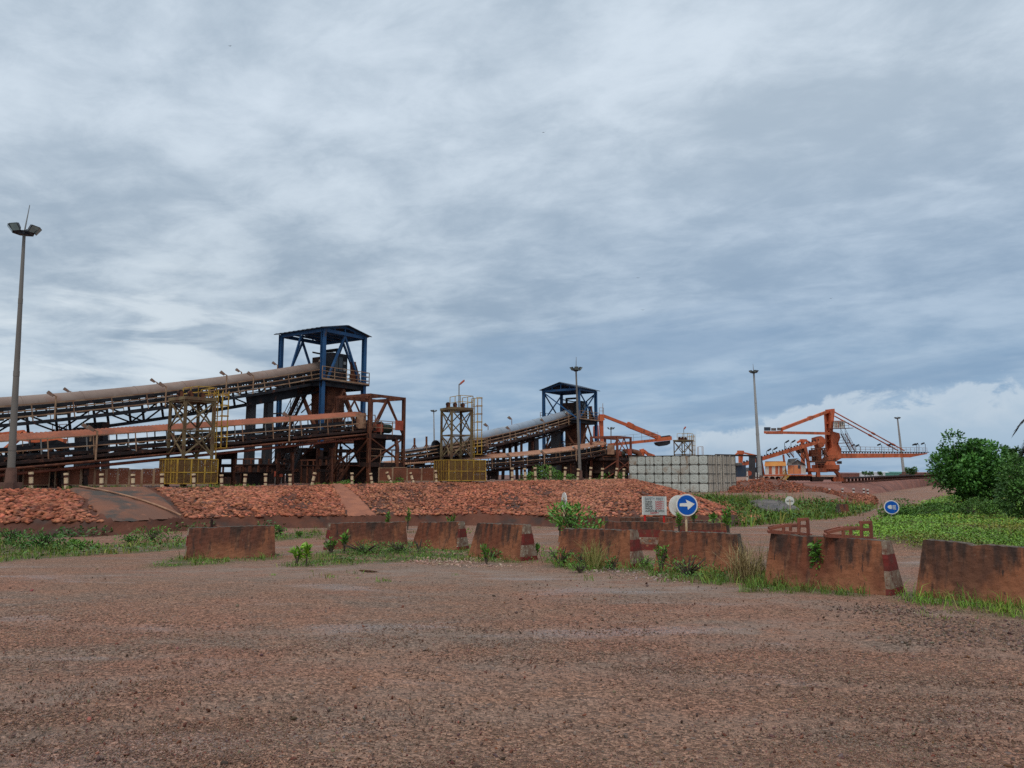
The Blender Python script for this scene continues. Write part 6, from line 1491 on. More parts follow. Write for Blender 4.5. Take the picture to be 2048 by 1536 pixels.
def headlamp_sign():
    d = 33.5; c = W(1783, 1014.5, d); root = thing('headlight_sign', 'round blue sign with white headlamp symbol standing in green creepers', 'road sign', (c.x, c.y, gz(c.x, d)))
    nrm = Vector((-.35, -1, 0)).normalized(); sd = Vector((-nrm.y, nrm.x, 0)); sd = -sd if sd.x < 0 else sd; u = UP
    m = MB(); m.tube([Vector((c.x, c.y + .05, gz(c.x, d) - .1)), Vector((c.x, c.y + .05, c.z))], .03, 8); m.build('post', 'galvanised', root)
    m = MB(); m.mat(0); disc(m, c, nrm, .30, .02); m.mat(1); disc(m, c + nrm * .0205, nrm, .262, .004); f = m.build('plate', ['sign_white', 'sign_blue'], root)
    o = c + nrm * .0275; m = MB(); pt = lambda x, y: o + sd * x + u * y
    th = np.linspace(math.pi / 2, 3 * math.pi / 2, 14); m.prism([pt(-.02 + .13 * math.cos(t), .01 + .085 * math.sin(t)) for t in th] + [pt(.0, -.075), pt(.012, .01), pt(.0, .095)], nrm * .003)
    for k in range(5): y = .08 - .036 * k; m.prism([pt(.035, y), pt(.17, y + .012 - .008 * k), pt(.17, y - .006 - .008 * k), pt(.035, y - .018)], nrm * .003)
    m.build('headlamp_symbol', 'sign_white', f)
headlamp_sign()
def back_sign(label, px, py, py_foot, d, r, nrm):
    c = W(px, py, d); c0 = W(px + 1.5, py_foot, d); root = thing('round_sign', label, 'road sign', (c0.x, c0.y, gz(c0.x, d)))
    m = MB(); m.tube([Vector((c0.x + .0, c0.y + .0, gz(c0.x, d) - .1)), c + Vector((0, -.03, -.25)), c + Vector((0, -.03, r * .4))], .035, 7); m.build('post', 'sign_post', root)
    m = MB(); disc(m, c, nrm, r, .02); m.build('plate', 'sign_white', root)
    s_ = nrm.cross(UP).normalized(); m = MB(); m.beam(c - nrm * .02 - s_ * r * .7, c - nrm * .02 + s_ * r * .7, .04, .05); m.build('bracket', 'galvanised', root)
back_sign('cream round sign seen from behind in the grass right of the tank', 1579.5, 1001.5, 1030, 58, .33, Vector((.1, 1, 0)).normalized())
back_sign('round sign turned edge on behind the middle barriers', 1128, 1001.5, 1045, 29, .31, Vector((1, .25, 0)).normalized())
def text_mesh(name, s, size, mat, parent, o, sd, u, nrm, align='LEFT', sx=1.0, ext=.002):
    cu = bpy.data.curves.new(name, 'FONT'); cu.body = s; cu.size = size; cu.align_x = align; cu.offset = .0012; cu.extrude = ext; cu.resolution_u = 3
    t = bpy.data.objects.new(name, cu); COL.objects.link(t); bpy.context.view_layer.update()
    me = bpy.data.meshes.new_from_object(t.evaluated_get(bpy.context.evaluated_depsgraph_get())); bpy.data.objects.remove(t)
    L0 = Vector(parent['_o'])
    for v in me.vertices: p = o + sd * v.co.x * sx + u * v.co.y + nrm * (v.co.z + .002); v.co = p - L0
    me.materials.clear(); me.materials.append(MATS[mat]); ob = bpy.data.objects.new(name, me); COL.objects.link(ob); ob.parent = parent; ob['_o'] = tuple(L0); return ob
def safety_board():
    d = 25.5; tl, tr, bl = W(1285.5, 992.5, d), W(1331, 993, d - .15), W(1288, 1029.5, d); root = thing('safety_board', 'white safety notice board with black and red lettering on two red legs', 'notice board', (tl.x, d, gz(tl.x, d)))
    sd = (tr - tl).normalized(); nrm = Vector((sd.y, -sd.x, 0)).normalized(); u = UP; w = (tr - tl).length; h = tl.z - bl.z
    m = MB(); c = tl + sd * w / 2 - u * h / 2; m.box(c, sd * w / 2, nrm * .015, u * h / 2); b_ = m.build('board', 'board_white', root)
    m = MB()
    for s in (-.5, .5): m.beam(c + sd * s * w - u * h / 2, c + sd * s * w + u * h / 2, .05, .04)
    m.build('frame', 'sign_white', root)
    for s in (-.42, .42):
        m = MB(); p = c + sd * s * w; m.beam(Vector((p.x, p.y + .03, gz(p.x, p.y) - .1)), Vector((p.x, p.y + .03, c.z - h / 2 + .05)), .055); m.build('leg', 'red_paint', root)
    o = tl + nrm * .016; P = lambda x, y: o + sd * w * x - u * h * y
    for s, x, y, sz, mt, sx in (('SAFETY', .09, .205, .125, 'text_grey', .78), ('FIRST', .575, .205, .125, 'text_grey', .82), ('THINK', .10, .345, .084, 'text_black', .92), ('DRIVE', .10, .465, .084, 'text_black', .92), ('WORK', .10, .585, .084, 'text_black', .92), ('WALK', .10, .705, .084, 'text_black', .98),
                             ('ALWAYS BE WITH', .10, .83, .080, 'text_black', .92), ('SAFETY', .55, .345, .084, 'text_red', .98), ('SAFETY', .55, .465, .084, 'text_red', .98), ('SAFETY', .55, .585, .084, 'text_red', .98), ('SAFETY', .55, .705, .084, 'text_red', .98), ('SAFETY', .32, .945, .084, 'text_red', .98)):
        text_mesh('lettering', s, sz, mt, b_, P(x, y), sd, u, nrm, 'LEFT', sx)
safety_board()

# ================================================================== concrete barriers
def barrier(label, L, Rr, tone, depth=.56, topw=.20, taperL=.09, taperR=.09, bandsR=True, bandsL=False, allbands=False, chip=.016):
    """L, Rr = (px, py_bottom, d, py_top): front foot corners seen in the photo"""
    p, q = W(L[0], L[1], L[2]), W(Rr[0], Rr[1], Rr[2]); hL = W(L[0], L[3], L[2] + .15).z; hR = W(Rr[0], Rr[3], Rr[2] + .15).z
    p.z = min(p.z, gz(p.x, p.y) - .02); q.z = min(q.z, gz(q.x, q.y) - .02)
    t = (q - p); t.z = 0; ln = t.length; t.normalize(); b = Vector((-t.y, t.x, 0)); ins = (depth - topw) / 2
    root = thing('concrete_barrier', label, 'concrete barrier', tuple((p + q) / 2 + b * depth / 2), 'stained concrete road barriers')
    nx, nz_ = 40, 12; 
    seed = random.random() * 50
    m = MB()
    def prof(z):  # front offset at relative height: steep foot, then near vertical
        return ins * (z ** .9)
    def pos(f, z, side):
        zz_ = (p.z + (q.z - p.z) * f) * (1 - z) + (hL + (hR - hL) * f) * z
        a = p.lerp(q, f); o = prof(z) if side == 0 else depth - prof(z); x = (taperL * z * (1 - f) - taperR * z * f)
        rough_ = .004 * math.sin(f * 61 + z * 17 + seed) + .003 * math.sin(f * 23 - z * 41 + seed)
        ez = -.012 * abs(math.sin(f * 37 + seed)) * (1 if z > .99 else 0) - chip * max(0, math.sin(f * 9 + seed * 2)) ** 8 * (1 if z > .99 else 0)
        v = a + t * x + b * (o + (rough_ if side == 0 else -rough_)); return Vector((v.x, v.y, zz_ + ez))
    fs = [i / nx for i in range(nx + 1)]; zs = [i / nz_ for i in range(nz_ + 1)]
    for side in (0, 1):
        vs = [pos(f, z, side) for f in fs for z in zs]; k = nz_ + 1
        m.mat(0); faces = []
        for i in range(nx):
            for j in range(nz_): faces.append((i * k + j, (i + 1) * k + j, (i + 1) * k + j + 1, i * k + j + 1) if side == 0 else (i * k + j, i * k + j + 1, (i + 1) * k + j + 1, (i + 1) * k + j))
        m.add(vs, faces, False)
    m.mat(1); vs = []
    for f in fs: vs += [pos(f, 1, 0), pos(f, 1, 1)]
    m.add(vs, [(2 * i, 2 * i + 2, 2 * i + 3, 2 * i + 1) for i in range(nx)])
    # grimy top edge along the front and the two ends
    for (f, sgn) in ((0, 0), (1, 1)):
        vs = []
        for z in zs: vs += [pos(f, z, 0), pos(f, z, 1)]
        m.add(vs, [(2 * j, 2 * j + 1, 2 * j + 3, 2 * j + 2) if sgn else (2 * j, 2 * j + 2, 2 * j + 3, 2 * j + 1) for j in range(nz_)])
    m.build('body', [tone, 'barrier_grime'], root)
    # painted bands: on the right (or left) end and a short wrap on to the face
    def band(f0, f1, endf, wrap):
        spans = [(0.0, .10, 1), (.10, .42, 0) if wrap else (.10, .42, 0), (.42, .72, 1), (.72, 1.0, 0)]
        spans = [(0.02, .13, 1), (.13, .44, 0), (.44, .74, 1), (.74, .985, 0)]
        for (z0, z1, mi) in spans:
            mm = MB(); st_ = 4; e = .004
            for side in (0,):
                vs = []; 
                for i in range(st_ + 1):
                    z = z0 + (z1 - z0) * i / st_
                    for f in (f0, f1): v_ = pos(f, z, 0) - b * e; v_ += t * (e if (f == endf and endf == 1) else (-e if f == endf else 0)); vs.append(v_)
                mm.add(vs, [(2 * i, 2 * i + 1, 2 * i + 3, 2 * i + 2) for i in range(st_)])
            vs = []
            for i in range(st_ + 1):
                z = z0 + (z1 - z0) * i / st_
                for s in (0, 1): v_ = pos(endf, z, s) + t * (e if endf == 1 else -e) + b * ((-e) if s == 0 else e); vs.append(v_)
            mm.add(vs, [(2 * i, 2 * i + 1, 2 * i + 3, 2 * i + 2) for i in range(st_)])
            mm.build('painted_band', ['band_white', 'band_red'][mi], root)
    if allbands:
        for (z0, z1, mi) in ((.02, .22, 1), (.22, .46, 0), (.46, .72, 1)):
            mm = MB(); vs = []
            for f in fs:
                for z in (z0, z1): vs.append(pos(f, z, 0) - b * .004)
            mm.add(vs, [(2 * i, 2 * i + 2, 2 * i + 3, 2 * i + 1) for i in range(nx)]); mm.build('painted_band', ['band_white', 'band_red'][mi], root)
    else:
        wrap = .055 / ln
        if bandsR: band(1 - .07 / ln, 1, 1, True)
        if bandsL: band(0, .03 / ln, 0, True)
    return root
barrier('leftmost stained concrete barrier standing alone beside the track', (368, 1118, 18.4, 1056), (551, 1111, 19.1, 1050), 'barrier_tone_1', taperL=.05, taperR=.04, bandsR=False, bandsL=True)
barrier('long rust stained barrier behind the green mound with leafy sprigs at its left', (653, 1103, 21.4, 1046), (817, 1097, 22.3, 1043), 'barrier_tone_1', taperL=.10, taperR=.05, bandsR=False, bandsL=True)
barrier('short brown barrier with a banded right end behind the grassy mound', (820, 1096, 22.4, 1044), (917, 1097, 21.6, 1043), 'barrier_tone_0', taperL=.19, taperR=.06)
barrier('brown barrier with banded right end above the pale gravel spill', (935, 1104, 19.3, 1045), (1043, 1117, 18.0, 1049), 'barrier_tone_0', taperL=.16, taperR=.07)
barrier('orange brown barrier with sloping left shoulder and tall dry grass in front', (1106, 1118, 17.2, 1055.5), (1266, 1133, 16.0, 1060), 'barrier_tone_2', taperL=.17, taperR=.09)
barrier('barrier directly in front of the arrow sign with weeds along its foot', (1306, 1131, 15.2, 1060.5), (1480, 1149, 14.3, 1067), 'barrier_tone_2', taperL=.09, taperR=.08, bandsR=False)
barrier('barrier carrying two rusty steel frames with red and white right end', (1526, 1150, 12.7, 1066), (1782, 1185, 11.3, 1081), 'barrier_tone_0', taperL=.07, taperR=.10)
barrier('dark weathered barrier cut off by the right edge of the picture', (1829, 1184, 11.3, 1077), (2110, 1224, 10.0, 1099), 'barrier_tone_3', taperL=.09, taperR=.08, bandsR=False, chip=.03)
barrier('dark barrier end behind the leafy plants under the edge on sign', (1115, 1090, 27.0, 1034), (1209, 1090, 26.0, 1033), 'barrier_tone_1', taperL=.05, taperR=.06, bandsR=False)
barrier('barrier painted in red and white lengthwise bands below the safety board', (1209, 1094, 23.5, 1042), (1350, 1093, 23.2, 1044), 'barrier_tone_1', taperL=.04, taperR=.03, bandsR=False, allbands=True, chip=.03)
barrier('dark barrier showing only its top behind the safety board legs', (1235, 1082, 28.0, 1034.5), (1352, 1082, 27.6, 1035.5), 'barrier_tone_3', bandsR=False)
barrier('low banded barrier behind the post of the arrow sign', (1358, 1092, 24.2, 1045), (1460, 1094, 23.6, 1046), 'barrier_tone_3', taperL=.02, taperR=.06, bandsR=False, allbands=True)
barrier('dark barrier top right of the arrow sign plants', (1366, 1086, 27.0, 1041), (1425, 1086, 27.0, 1041.5), 'barrier_tone_1', bandsR=False)
barrier('little rust brown block far up the road beside the grass', (1684, 1025, 57, 1008), (1701, 1025, 58, 1008), 'barrier_tone_0', taperL=.0, taperR=.0, bandsR=False)
m = MB(); q = W(423, 1058, 19.4); m.beam(q - UP * .1, q + UP * .24, .045); tag(m.build('metal_stake', 'rust_dark', None, tuple(q)), 'thin rusty stake sticking up behind the leftmost barrier', 'stake')

# rusty welded frames lying on the barrier
def steel_frame(label, pxs):
    """photo points at the barrier top, d"""
    d, pts = pxs; root = None
    g = lambda x, y, dd=0: W(x, y, d + dd)
    a, b_ = g(*pts['bl']), g(*pts['br'], -.0)
    root = thing('welded_frame', label, 'steel frame', tuple(a), 'rusty welded frames on the barrier'); w = .042; dep = Vector((.06, .24, 0))
    m = MB(); m.beam(a, b_, w, w); m.beam(a + dep, b_ + dep, w, w); m.beam(a, a + dep, w, w); m.beam(b_, b_ + dep, w, w); m.build('base_rails', 'rust_red', root)
    m = MB(); k0, k1 = g(*pts['k0']), g(*pts['k1']); m.beam(a + UP * .05, k0, w, w); m.beam(a + dep + UP * .05, k0 + dep, w, w); m.beam(k0, k1, w, w); m.beam(k0 + dep, k1 + dep, w, w); m.beam(k0, k0 + dep, w, w)
    m.beam(Vector((k0.x, k0.y, a.z)).lerp(Vector((b_.x, k0.y, b_.z)), .0), k0, w, w); kk = k0.lerp(k1, .55); m.beam(Vector((kk.x, kk.y, a.z)) + dep, kk + dep, w, w); m.build('side_braces', 'rust_red', root)
    m = MB(); p0, p1, q0, q1 = g(*pts['p0']), g(*pts['p1']), g(*pts['q0']), g(*pts['q1'])
    for (x, y) in ((p0, p1), (q0, q1)): m.beam(x, y, w, w * 1.4)
    m.beam(p1, q1, w * 1.3, w); m.beam(p0.lerp(p1, .55), q0.lerp(q1, .55), w, w); m.beam(p1, p1 + dep * .35, w, w); m.beam(q1, q1 + dep * .35, w, w); m.build('upright_frame', 'rust_red', root)
steel_frame('left rusty welded frame lying on the banded barrier top', (12.7, dict(bl=(1539, 1064), br=(1622, 1071), k0=(1567, 1052), k1=(1598, 1051.5), p0=(1597.5, 1068), p1=(1598, 1039), q0=(1617, 1069), q1=(1615, 1038.5))))
steel_frame('right rusty welded frame lying on the banded barrier top', (12.0, dict(bl=(1654, 1072), br=(1751, 1079), k0=(1686, 1057.5), k1=(1724, 1057.5), p0=(1723, 1076), p1=(1722.5, 1045), q0=(1743, 1077), q1=(1741.5, 1044.5))))
# hose on the apron
hp = []
for k in range(12):
    f_ = k / 11; pu = 3.15 + .82 * f_ ** .95; ptp = slope(np.array([pu]), np.array([f_ ** 1.05]))[0]; hp.append(Vector(ptp) + Vector((0, -.12, .16)))
m = MB(); m.tube(hp, .045, 7); tag(m.build('drain_pipe', 'wood_pipe', None, tuple(hp[0])), 'thin rusty pipe laid diagonally down the smooth apron', 'pipe')
# ================================================================== grass, creepers, plants, trees
def px_scatter(poly, n, soft=.2):
    xs = [p[0] for p in poly]; ys = [p[1] for p in poly]; px = RNG.uniform(min(xs), max(xs), n); py = RNG.uniform(min(ys), max(ys), n)
    P_ = Gv(px, py); k = poly_mask([G(*p) for p in poly], P_, soft); return P_[RNG.uniform(0, 1, n) < k]
def clumpy(P_, sc, keep):
    v = np.sin(P_[:, 0] * sc + 1.7 * np.sin(P_[:, 1] * sc * .6)) * np.sin(P_[:, 1] * sc * .8 + 1.3 * np.sin(P_[:, 0] * sc * .7)) + RNG.normal(size=len(P_)) * .45
    return P_[v > keep]
def gtint(n, c0, c1, dry=.12):
    f_ = RNG.uniform(0, 1, n)[:, None]; t = np.array(c0) * (1 - f_) + np.array(c1) * f_; d = RNG.uniform(0, 1, n) < dry; t[d] = np.array([2.1, 1.35, 1.5]) * RNG.uniform(.6, 1.1, (d.sum(), 1)); return t
BL = []
def add_blades(P_, h0, h1, w, lean=.5, c0=(.7, .8, .7), c1=(1.35, 1.3, 1.2), dry=.12, hs=None):
    n = len(P_); 
    if n == 0: return
    h = RNG.uniform(h0, h1, n) if hs is None else hs
    v, f = blade_geo(P_ - np.array([0, 0, .01]), h, np.full(n, w) * RNG.uniform(.7, 1.3, n), lean); t = gtint(n, c0, c1, dry); BL.append((v, f, np.tile(t, (3, 1))))
def flush(name, lab, mat, kind='stuff'):
    o = 0; V, F_, T_ = [], [], []
    for v, f, t in BL: V.append(v); F_.append(f + o); T_.append(t); o += len(v)
    ob = np_mesh(name, np.concatenate(V), np.concatenate(F_), np.concatenate(T_), mat); BL.clear(); tag(ob, lab, kind=kind); return ob

def tufts(poly, n_t, per, spread, h0, h1, w, lean=.7, c0=(.75, .9, .7), c1=(1.3, 1.25, 1.05), dry=.14, soft=.2, hs=.5):
    """tufts of blades: each tuft has its own height, lean and tone"""
    C_ = px_scatter(poly, n_t, soft); n = len(C_)
    if n == 0: return
    sc = np.exp(RNG.normal(size=n) * hs); tone = RNG.uniform(.72, 1.25, n); dryt = RNG.uniform(0, 1, n) < dry
    i = np.repeat(np.arange(n), per); P_ = C_[i] + np.stack([RNG.normal(size=len(i)) * spread * sc[i], RNG.normal(size=len(i)) * spread * sc[i], np.zeros(len(i))], -1); P_[:, 2] = ground(P_[:, 0], P_[:, 1])
    h = RNG.uniform(h0, h1, len(i)) * np.clip(sc[i], .4, 2.2); v, f = blade_geo(P_ - np.array([0, 0, .01]), h, np.full(len(i), w) * RNG.uniform(.7, 1.3, len(i)), lean)
    t = gtint(len(i), c0, c1, .06) * tone[i][:, None]; t[dryt[i]] = np.array([1.75, 1.05, 1.3]) * RNG.uniform(.5, 1.05, (dryt[i].sum(), 1)); BL.append((v, f, np.tile(t, (3, 1))))
def carpet(poly, n, size, hmax, c0, c1, soft=.3, keep=-.3, sc=1.0):
    """small-leaved ground cover"""
    P_ = clumpy(px_scatter(poly, n, soft), sc, keep); k = len(P_); P_ = P_ + np.stack([np.zeros(k), np.zeros(k), RNG.uniform(0, hmax, k)], -1); v, f = leaf_geo(P_, size * RNG.uniform(.6, 1.3, k), .3, .6)
    return v, f, np.tile(gtint(k, c0, c1, .04), (2, 1))
tufts(GRASS_MOUND, 330, 12, .07, .04, .14, .013, .9); add_blades(clumpy(px_scatter(GRASS_MOUND, 5200), 2.2, -.2), .03, .12, .016, .9, (.75, .9, .7), (1.3, 1.3, 1.1), .14)
tufts(GRASS_A, 110, 12, .06, .04, .15, .012, .9); add_blades(clumpy(px_scatter(GRASS_A, 1100), 2.6, .1), .03, .09, .013, .8)
tufts(GRASS_E, 130, 14, .06, .06, .24, .011, .8); tufts(GRASS_F, 190, 16, .07, .05, .20, .011, .85, dry=.22); add_blades(clumpy(px_scatter(GRASS_F, 1500), 2.4, .1), .03, .12, .012, .8, dry=.2)
tufts(GRASS_G, 210, 16, .055, .05, .165, .009, .9, (.75, .9, .75), (1.3, 1.3, 1.05), .24); tufts(GRASS_H, 185, 18, .06, .04, .14, .0085, .9, (.95, 1.2, .7), (1.6, 1.65, 1.0), .1)
tufts([(960, 1150), (1200, 1148), (1560, 1180), (1500, 1196), (1200, 1166), (1000, 1158)], 26, 12, .05, .03, .1, .009, .9); tufts([(300, 1138), (760, 1140), (1000, 1150), (760, 1186), (520, 1150)], 16, 14, .05, .02, .07, .011, .9, (.9, 1.1, .7), (1.4, 1.5, 1.0)); tufts([(1700, 1215), (2060, 1225), (2060, 1262), (1850, 1240)], 22, 9, .04, .02, .08, .007, .9)
flush('grass', 'tufty grass growing along the feet of the barriers', 'blade')
for q_ in ((GRASS_MOUND, 5200, .045, .10), (GRASS_E, 1300, .045, .12), (GRASS_F, 1700, .042, .12), (GRASS_G, 900, .035, .08), (GRASS_H, 900, .033, .08), (GRASS_A, 700, .04, .07)):
    BL.append(carpet(q_[0], q_[1], q_[2], q_[3], (.8, .9, .8), (1.9, 1.75, 1.2), .15, -.1, 2.6))
flush('low_weeds', 'small leaved weeds mixed into the grass along the barriers', 'leaf')
tufts(VERGE_LEFT, 520, 16, .16, .06, .22, .022, .7, (.75, .85, .7), (1.3, 1.2, 1.05), .22); add_blades(clumpy(px_scatter(VERGE_LEFT, 6000), .8, -.1), .05, .22, .028, .7, (.8, .9, .75), (1.3, 1.2, 1.0), .25)
tufts([(560, 1074), (640, 1066), (1100, 1052), (1120, 1062), (820, 1072), (620, 1082)], 110, 12, .14, .04, .16, .028, .7, dry=.25)
flush('verge_grass', 'long mixed grass between the track and the stone embankment', 'blade')
BL.append(carpet(VERGE_LEFT, 3600, .12, .22, (.8, .9, .8), (1.8, 1.6, 1.1), .4, .0, .9)); flush('verge_weeds', 'broad leaved weeds in the left verge', 'leaf')
tufts(GRASS_MID, 700, 16, .4, .14, .45, .06, .7, (.6, .75, .55), (1.2, 1.2, .9), .2, .8, .45); add_blades(clumpy(px_scatter(GRASS_MID, 6000, .8), .4, -.3), .1, .3, .07, .7, (.7, .8, .6), (1.2, 1.15, .85), .2)
flush('bank_grass', 'green grass bank below the tank and along the far road edge', 'blade')
BL.append(carpet(GRASS_MID, 9000, .24, .35, (.7, .8, .7), (1.9, 1.7, 1.1), .8, -.1, .45)); flush('bank_weeds', 'leafy weeds on the grass bank below the tank', 'leaf')
# creeper carpet on the right mound
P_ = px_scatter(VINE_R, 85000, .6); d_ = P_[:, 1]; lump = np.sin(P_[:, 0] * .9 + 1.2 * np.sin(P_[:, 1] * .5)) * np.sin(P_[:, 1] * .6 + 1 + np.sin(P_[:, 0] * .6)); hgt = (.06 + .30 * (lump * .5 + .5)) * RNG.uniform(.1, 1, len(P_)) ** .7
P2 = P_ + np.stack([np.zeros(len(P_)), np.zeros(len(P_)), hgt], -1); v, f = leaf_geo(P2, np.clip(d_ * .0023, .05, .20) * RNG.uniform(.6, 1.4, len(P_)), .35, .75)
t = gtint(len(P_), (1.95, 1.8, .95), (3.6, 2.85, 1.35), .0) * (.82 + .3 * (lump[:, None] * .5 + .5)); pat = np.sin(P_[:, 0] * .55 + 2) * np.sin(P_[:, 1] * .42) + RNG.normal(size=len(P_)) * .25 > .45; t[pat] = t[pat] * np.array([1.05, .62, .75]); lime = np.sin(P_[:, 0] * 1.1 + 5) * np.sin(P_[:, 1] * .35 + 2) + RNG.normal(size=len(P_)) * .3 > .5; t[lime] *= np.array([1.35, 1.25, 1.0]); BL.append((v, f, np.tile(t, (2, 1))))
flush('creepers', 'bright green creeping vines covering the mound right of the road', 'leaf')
tufts(VINE_R, 110, 12, .2, .16, .42, .03, .8, (.9, 1.0, .6), (1.5, 1.45, .9), .3, .6)
flush('tall_grass', 'taller grass standing in the creepers at right', 'blade')
# low weeds at the toe of the embankment and dark scrub
n = 1500; us_ = RNG.uniform(.8, 6.0, n); Pt = curve(BP, us_); Pt[:, 1] -= RNG.uniform(.3, 1.4, n); Pt[:, 2] = ground(Pt[:, 0], Pt[:, 1]) + RNG.uniform(0, .35, n) * (np.sin(us_ * 5) > -.2)
kp = np.sin(us_ * 3.1) + RNG.normal(size=n) * .4 > -.1; Pt = Pt[kp]; v, f = leaf_geo(Pt, RNG.uniform(.1, .22, len(Pt)), .5, .5); BL.append((v, f, np.tile(gtint(len(Pt), (.6, .7, .7), (1.2, 1.1, .9), .15), (2, 1))))
flush('toe_weeds', 'scrubby weeds along the dark toe of the left embankment', 'leaf')
# thin weeds on the platform edge
n = 5000; us_ = RNG.uniform(.6, 12.8, n); Pt = curve(TP, us_) + np.stack([np.zeros(n), RNG.uniform(.1, 1.6, n), np.zeros(n)], -1); kp = np.sin(us_ * 4.3) + np.sin(us_ * 9.1) * .5 + RNG.normal(size=n) * .4 > .25; Pt = Pt[kp]
add_blades(Pt, .08, .28, .03, .6, (.55, .7, .5), (1.0, 1.05, .8), .2); flush('crest_weeds', 'sparse weeds along the embankment crest between the posts', 'blade')

# --- single plants
def leafy_plant(name, label, px, py, d, h, w, n, size, c0, c1, stems=5, up=.9, cat='plant', group=None, rosette=True, base=None, droop=.0):
    b_ = W(px, py, d) if base is None else base
    root = thing(name, label, cat, tuple(b_), group); m = MB(); pts = []; ax = []
    bushy = stems >= 8 and cat != 'shrub_tall'
    for s in range(stems):
        a = RNG.uniform(0, 2 * math.pi); r = w * RNG.uniform(.1, .55); tip = b_ + Vector((math.cos(a) * r, math.sin(a) * r * .8, h * RNG.uniform(.62, 1.0) * (1 - .25 * r / w))); mid = b_.lerp(tip, .5) + Vector((0, 0, h * .06)); m.tube([b_, mid, tip], [.012 + h * .012, .01 + h * .008, .004 + h * .003], 5)
        k = max(3, n // stems)
        for j in range(k):
            f_ = RNG.uniform(.25, 1.0) ** .8; p = b_.lerp(mid, f_ * 2) if f_ < .5 else mid.lerp(tip, f_ * 2 - 1); th = j * 2.4; pts.append(tuple(p)); ax.append((math.cos(th) * (1.15 - .75 * f_), math.sin(th) * (1.15 - .75 * f_), up * (f_ + .1) - droop))
    if bushy:
        # sprawling weed: leaves through a low uneven mound instead of along the stems
        k = len(pts); nl = RNG.integers(4, 8); lc = np.stack([RNG.normal(size=nl) * w * .36, RNG.normal(size=nl) * w * .26, RNG.uniform(.15, .5, nl) * h], -1); li = RNG.integers(0, nl, k); u = RNG.normal(size=(k, 3)); u /= np.linalg.norm(u, axis=1)[:, None]
        q = lc[li] + u * RNG.uniform(.3, 1, (k, 1)) ** .6 * np.array([w * .34, w * .3, h * .42]); q[:, 2] = np.abs(q[:, 2]) + .02; pts = list(map(tuple, q + np.array(tuple(b_)))); ax = list(map(tuple, u * np.array([1, 1, .4]) + np.array([0, 0, up * .5])))
    m.build('stem', 'bark', root); pts = np.array(pts); ax = np.array(ax)
    v, f = leaf_geo(pts, size * RNG.uniform(.6, 1.2, len(pts)), .6, .36, ax); t = gtint(len(pts), c0, c1, .03)
    np_mesh('foliage', v, f, np.tile(t, (2, 1)), 'leaf', root); return root
LIME0, LIME1 = (2.6, 2.4, 1.0), (4.6, 3.6, 1.6); MID0, MID1 = (1.3, 1.4, 1.0), (2.7, 2.4, 1.5); DK0, DK1 = (.9, 1.1, .9), (1.8, 1.75, 1.2)
def gplant(name, label, px, py, h, w, n, size, c0, c1, **k):
    g_ = G(px, py); return leafy_plant(name, label, px, py, g_.y, h, w, n, size, c0, c1, base=g_, **k)
gplant('young_sapling', 'small lime green sapling, taller of two before the gap beside the leftmost barrier', 612, 1133, .54, .12, 70, .16, LIME0, LIME1, stems=1, up=.8)
gplant('young_sapling', 'low lime green sapling, shorter of two before the gap beside the leftmost barrier', 593, 1130, .40, .26, 76, .15, LIME0, LIME1, stems=3, up=.7)
gplant('leafy_sprig', 'fresh leafy sprig against the left end of the long mound barrier', 662, 1108, .42, .32, 110, .10, MID0, MID1, stems=6)
gplant('leafy_sprig', 'tall pale leafy sprig in front of the long mound barrier near its left end', 688, 1106, .62, .2, 70, .15, MID0, MID1, stems=3, up=1.2)
gplant('leafy_sprig', 'light green weed at the gap between the mound barriers', 838, 1104, .36, .34, 110, .07, MID0, LIME0, stems=8)
gplant('leafy_sprig', 'dark green sapling standing in the pale gravel spill', 973, 1129, .42, .2, 60, .12, MID0, MID1, stems=3, up=1.1)
gplant('leafy_sprig', 'leafy weed cluster right of the gravel spill sapling', 985, 1118, .28, .5, 130, .08, DK0, MID1, stems=9)
gplant('leafy_sprig', 'small dark sapling in the road gap left of the sloping shouldered barrier', 1072, 1119, .38, .14, 40, .13, DK0, MID1, stems=2, up=1.2)
gplant('bushy_weed', 'yellow green bushy weed at the left foot of the sloping shouldered barrier', 1123, 1133, .46, .55, 320, .07, MID0, LIME0, stems=14)
gplant('bushy_weed', 'dark bushy weed at the foot of the sloping shouldered barrier beside the dry grass', 1165, 1137, .36, .5, 200, .06, DK0, MID1, stems=12)
gplant('bushy_weed', 'low bright weed out on the dirt in front of the sloping shouldered barrier', 1160, 1146, .20, .35, 150, .06, MID0, LIME0, stems=12)
gplant('bushy_weed', 'small dark weed at the right foot of the sloping shouldered barrier', 1226, 1141, .26, .28, 90, .08, DK0, MID0, stems=8)
gplant('bushy_weed', 'pale stemmed weed at the left foot of the arrow sign barrier', 1322, 1146, .58, .3, 120, .085, MID0, LIME0, stems=6, up=.7)
gplant('bushy_weed', 'weed cluster along the foot of the arrow sign barrier', 1376, 1153, .40, .8, 380, .06, DK0, MID1, stems=18)
gplant('bushy_weed', 'grey green weed in the gap before the arrow sign barrier', 1290, 1136, .24, .4, 130, .06, DK0, MID1, stems=10)
gplant('climbing_plant', 'green climber with broad leaves growing up the framed barrier', 1640, 1176, .92, .2, 190, .12, MID0, (2.6, 2.4, 1.5), stems=5, up=.3, droop=.35)
gplant('bushy_weed', 'low dark plants covering the grassy mound before the long barrier', 728, 1107, .34, 1.0, 520, .06, DK0, MID1, stems=20)
gplant('bushy_weed', 'second spread of dark plants on the grassy mound, right of the first', 800, 1105, .30, .9, 400, .06, DK0, MID1, stems=18)
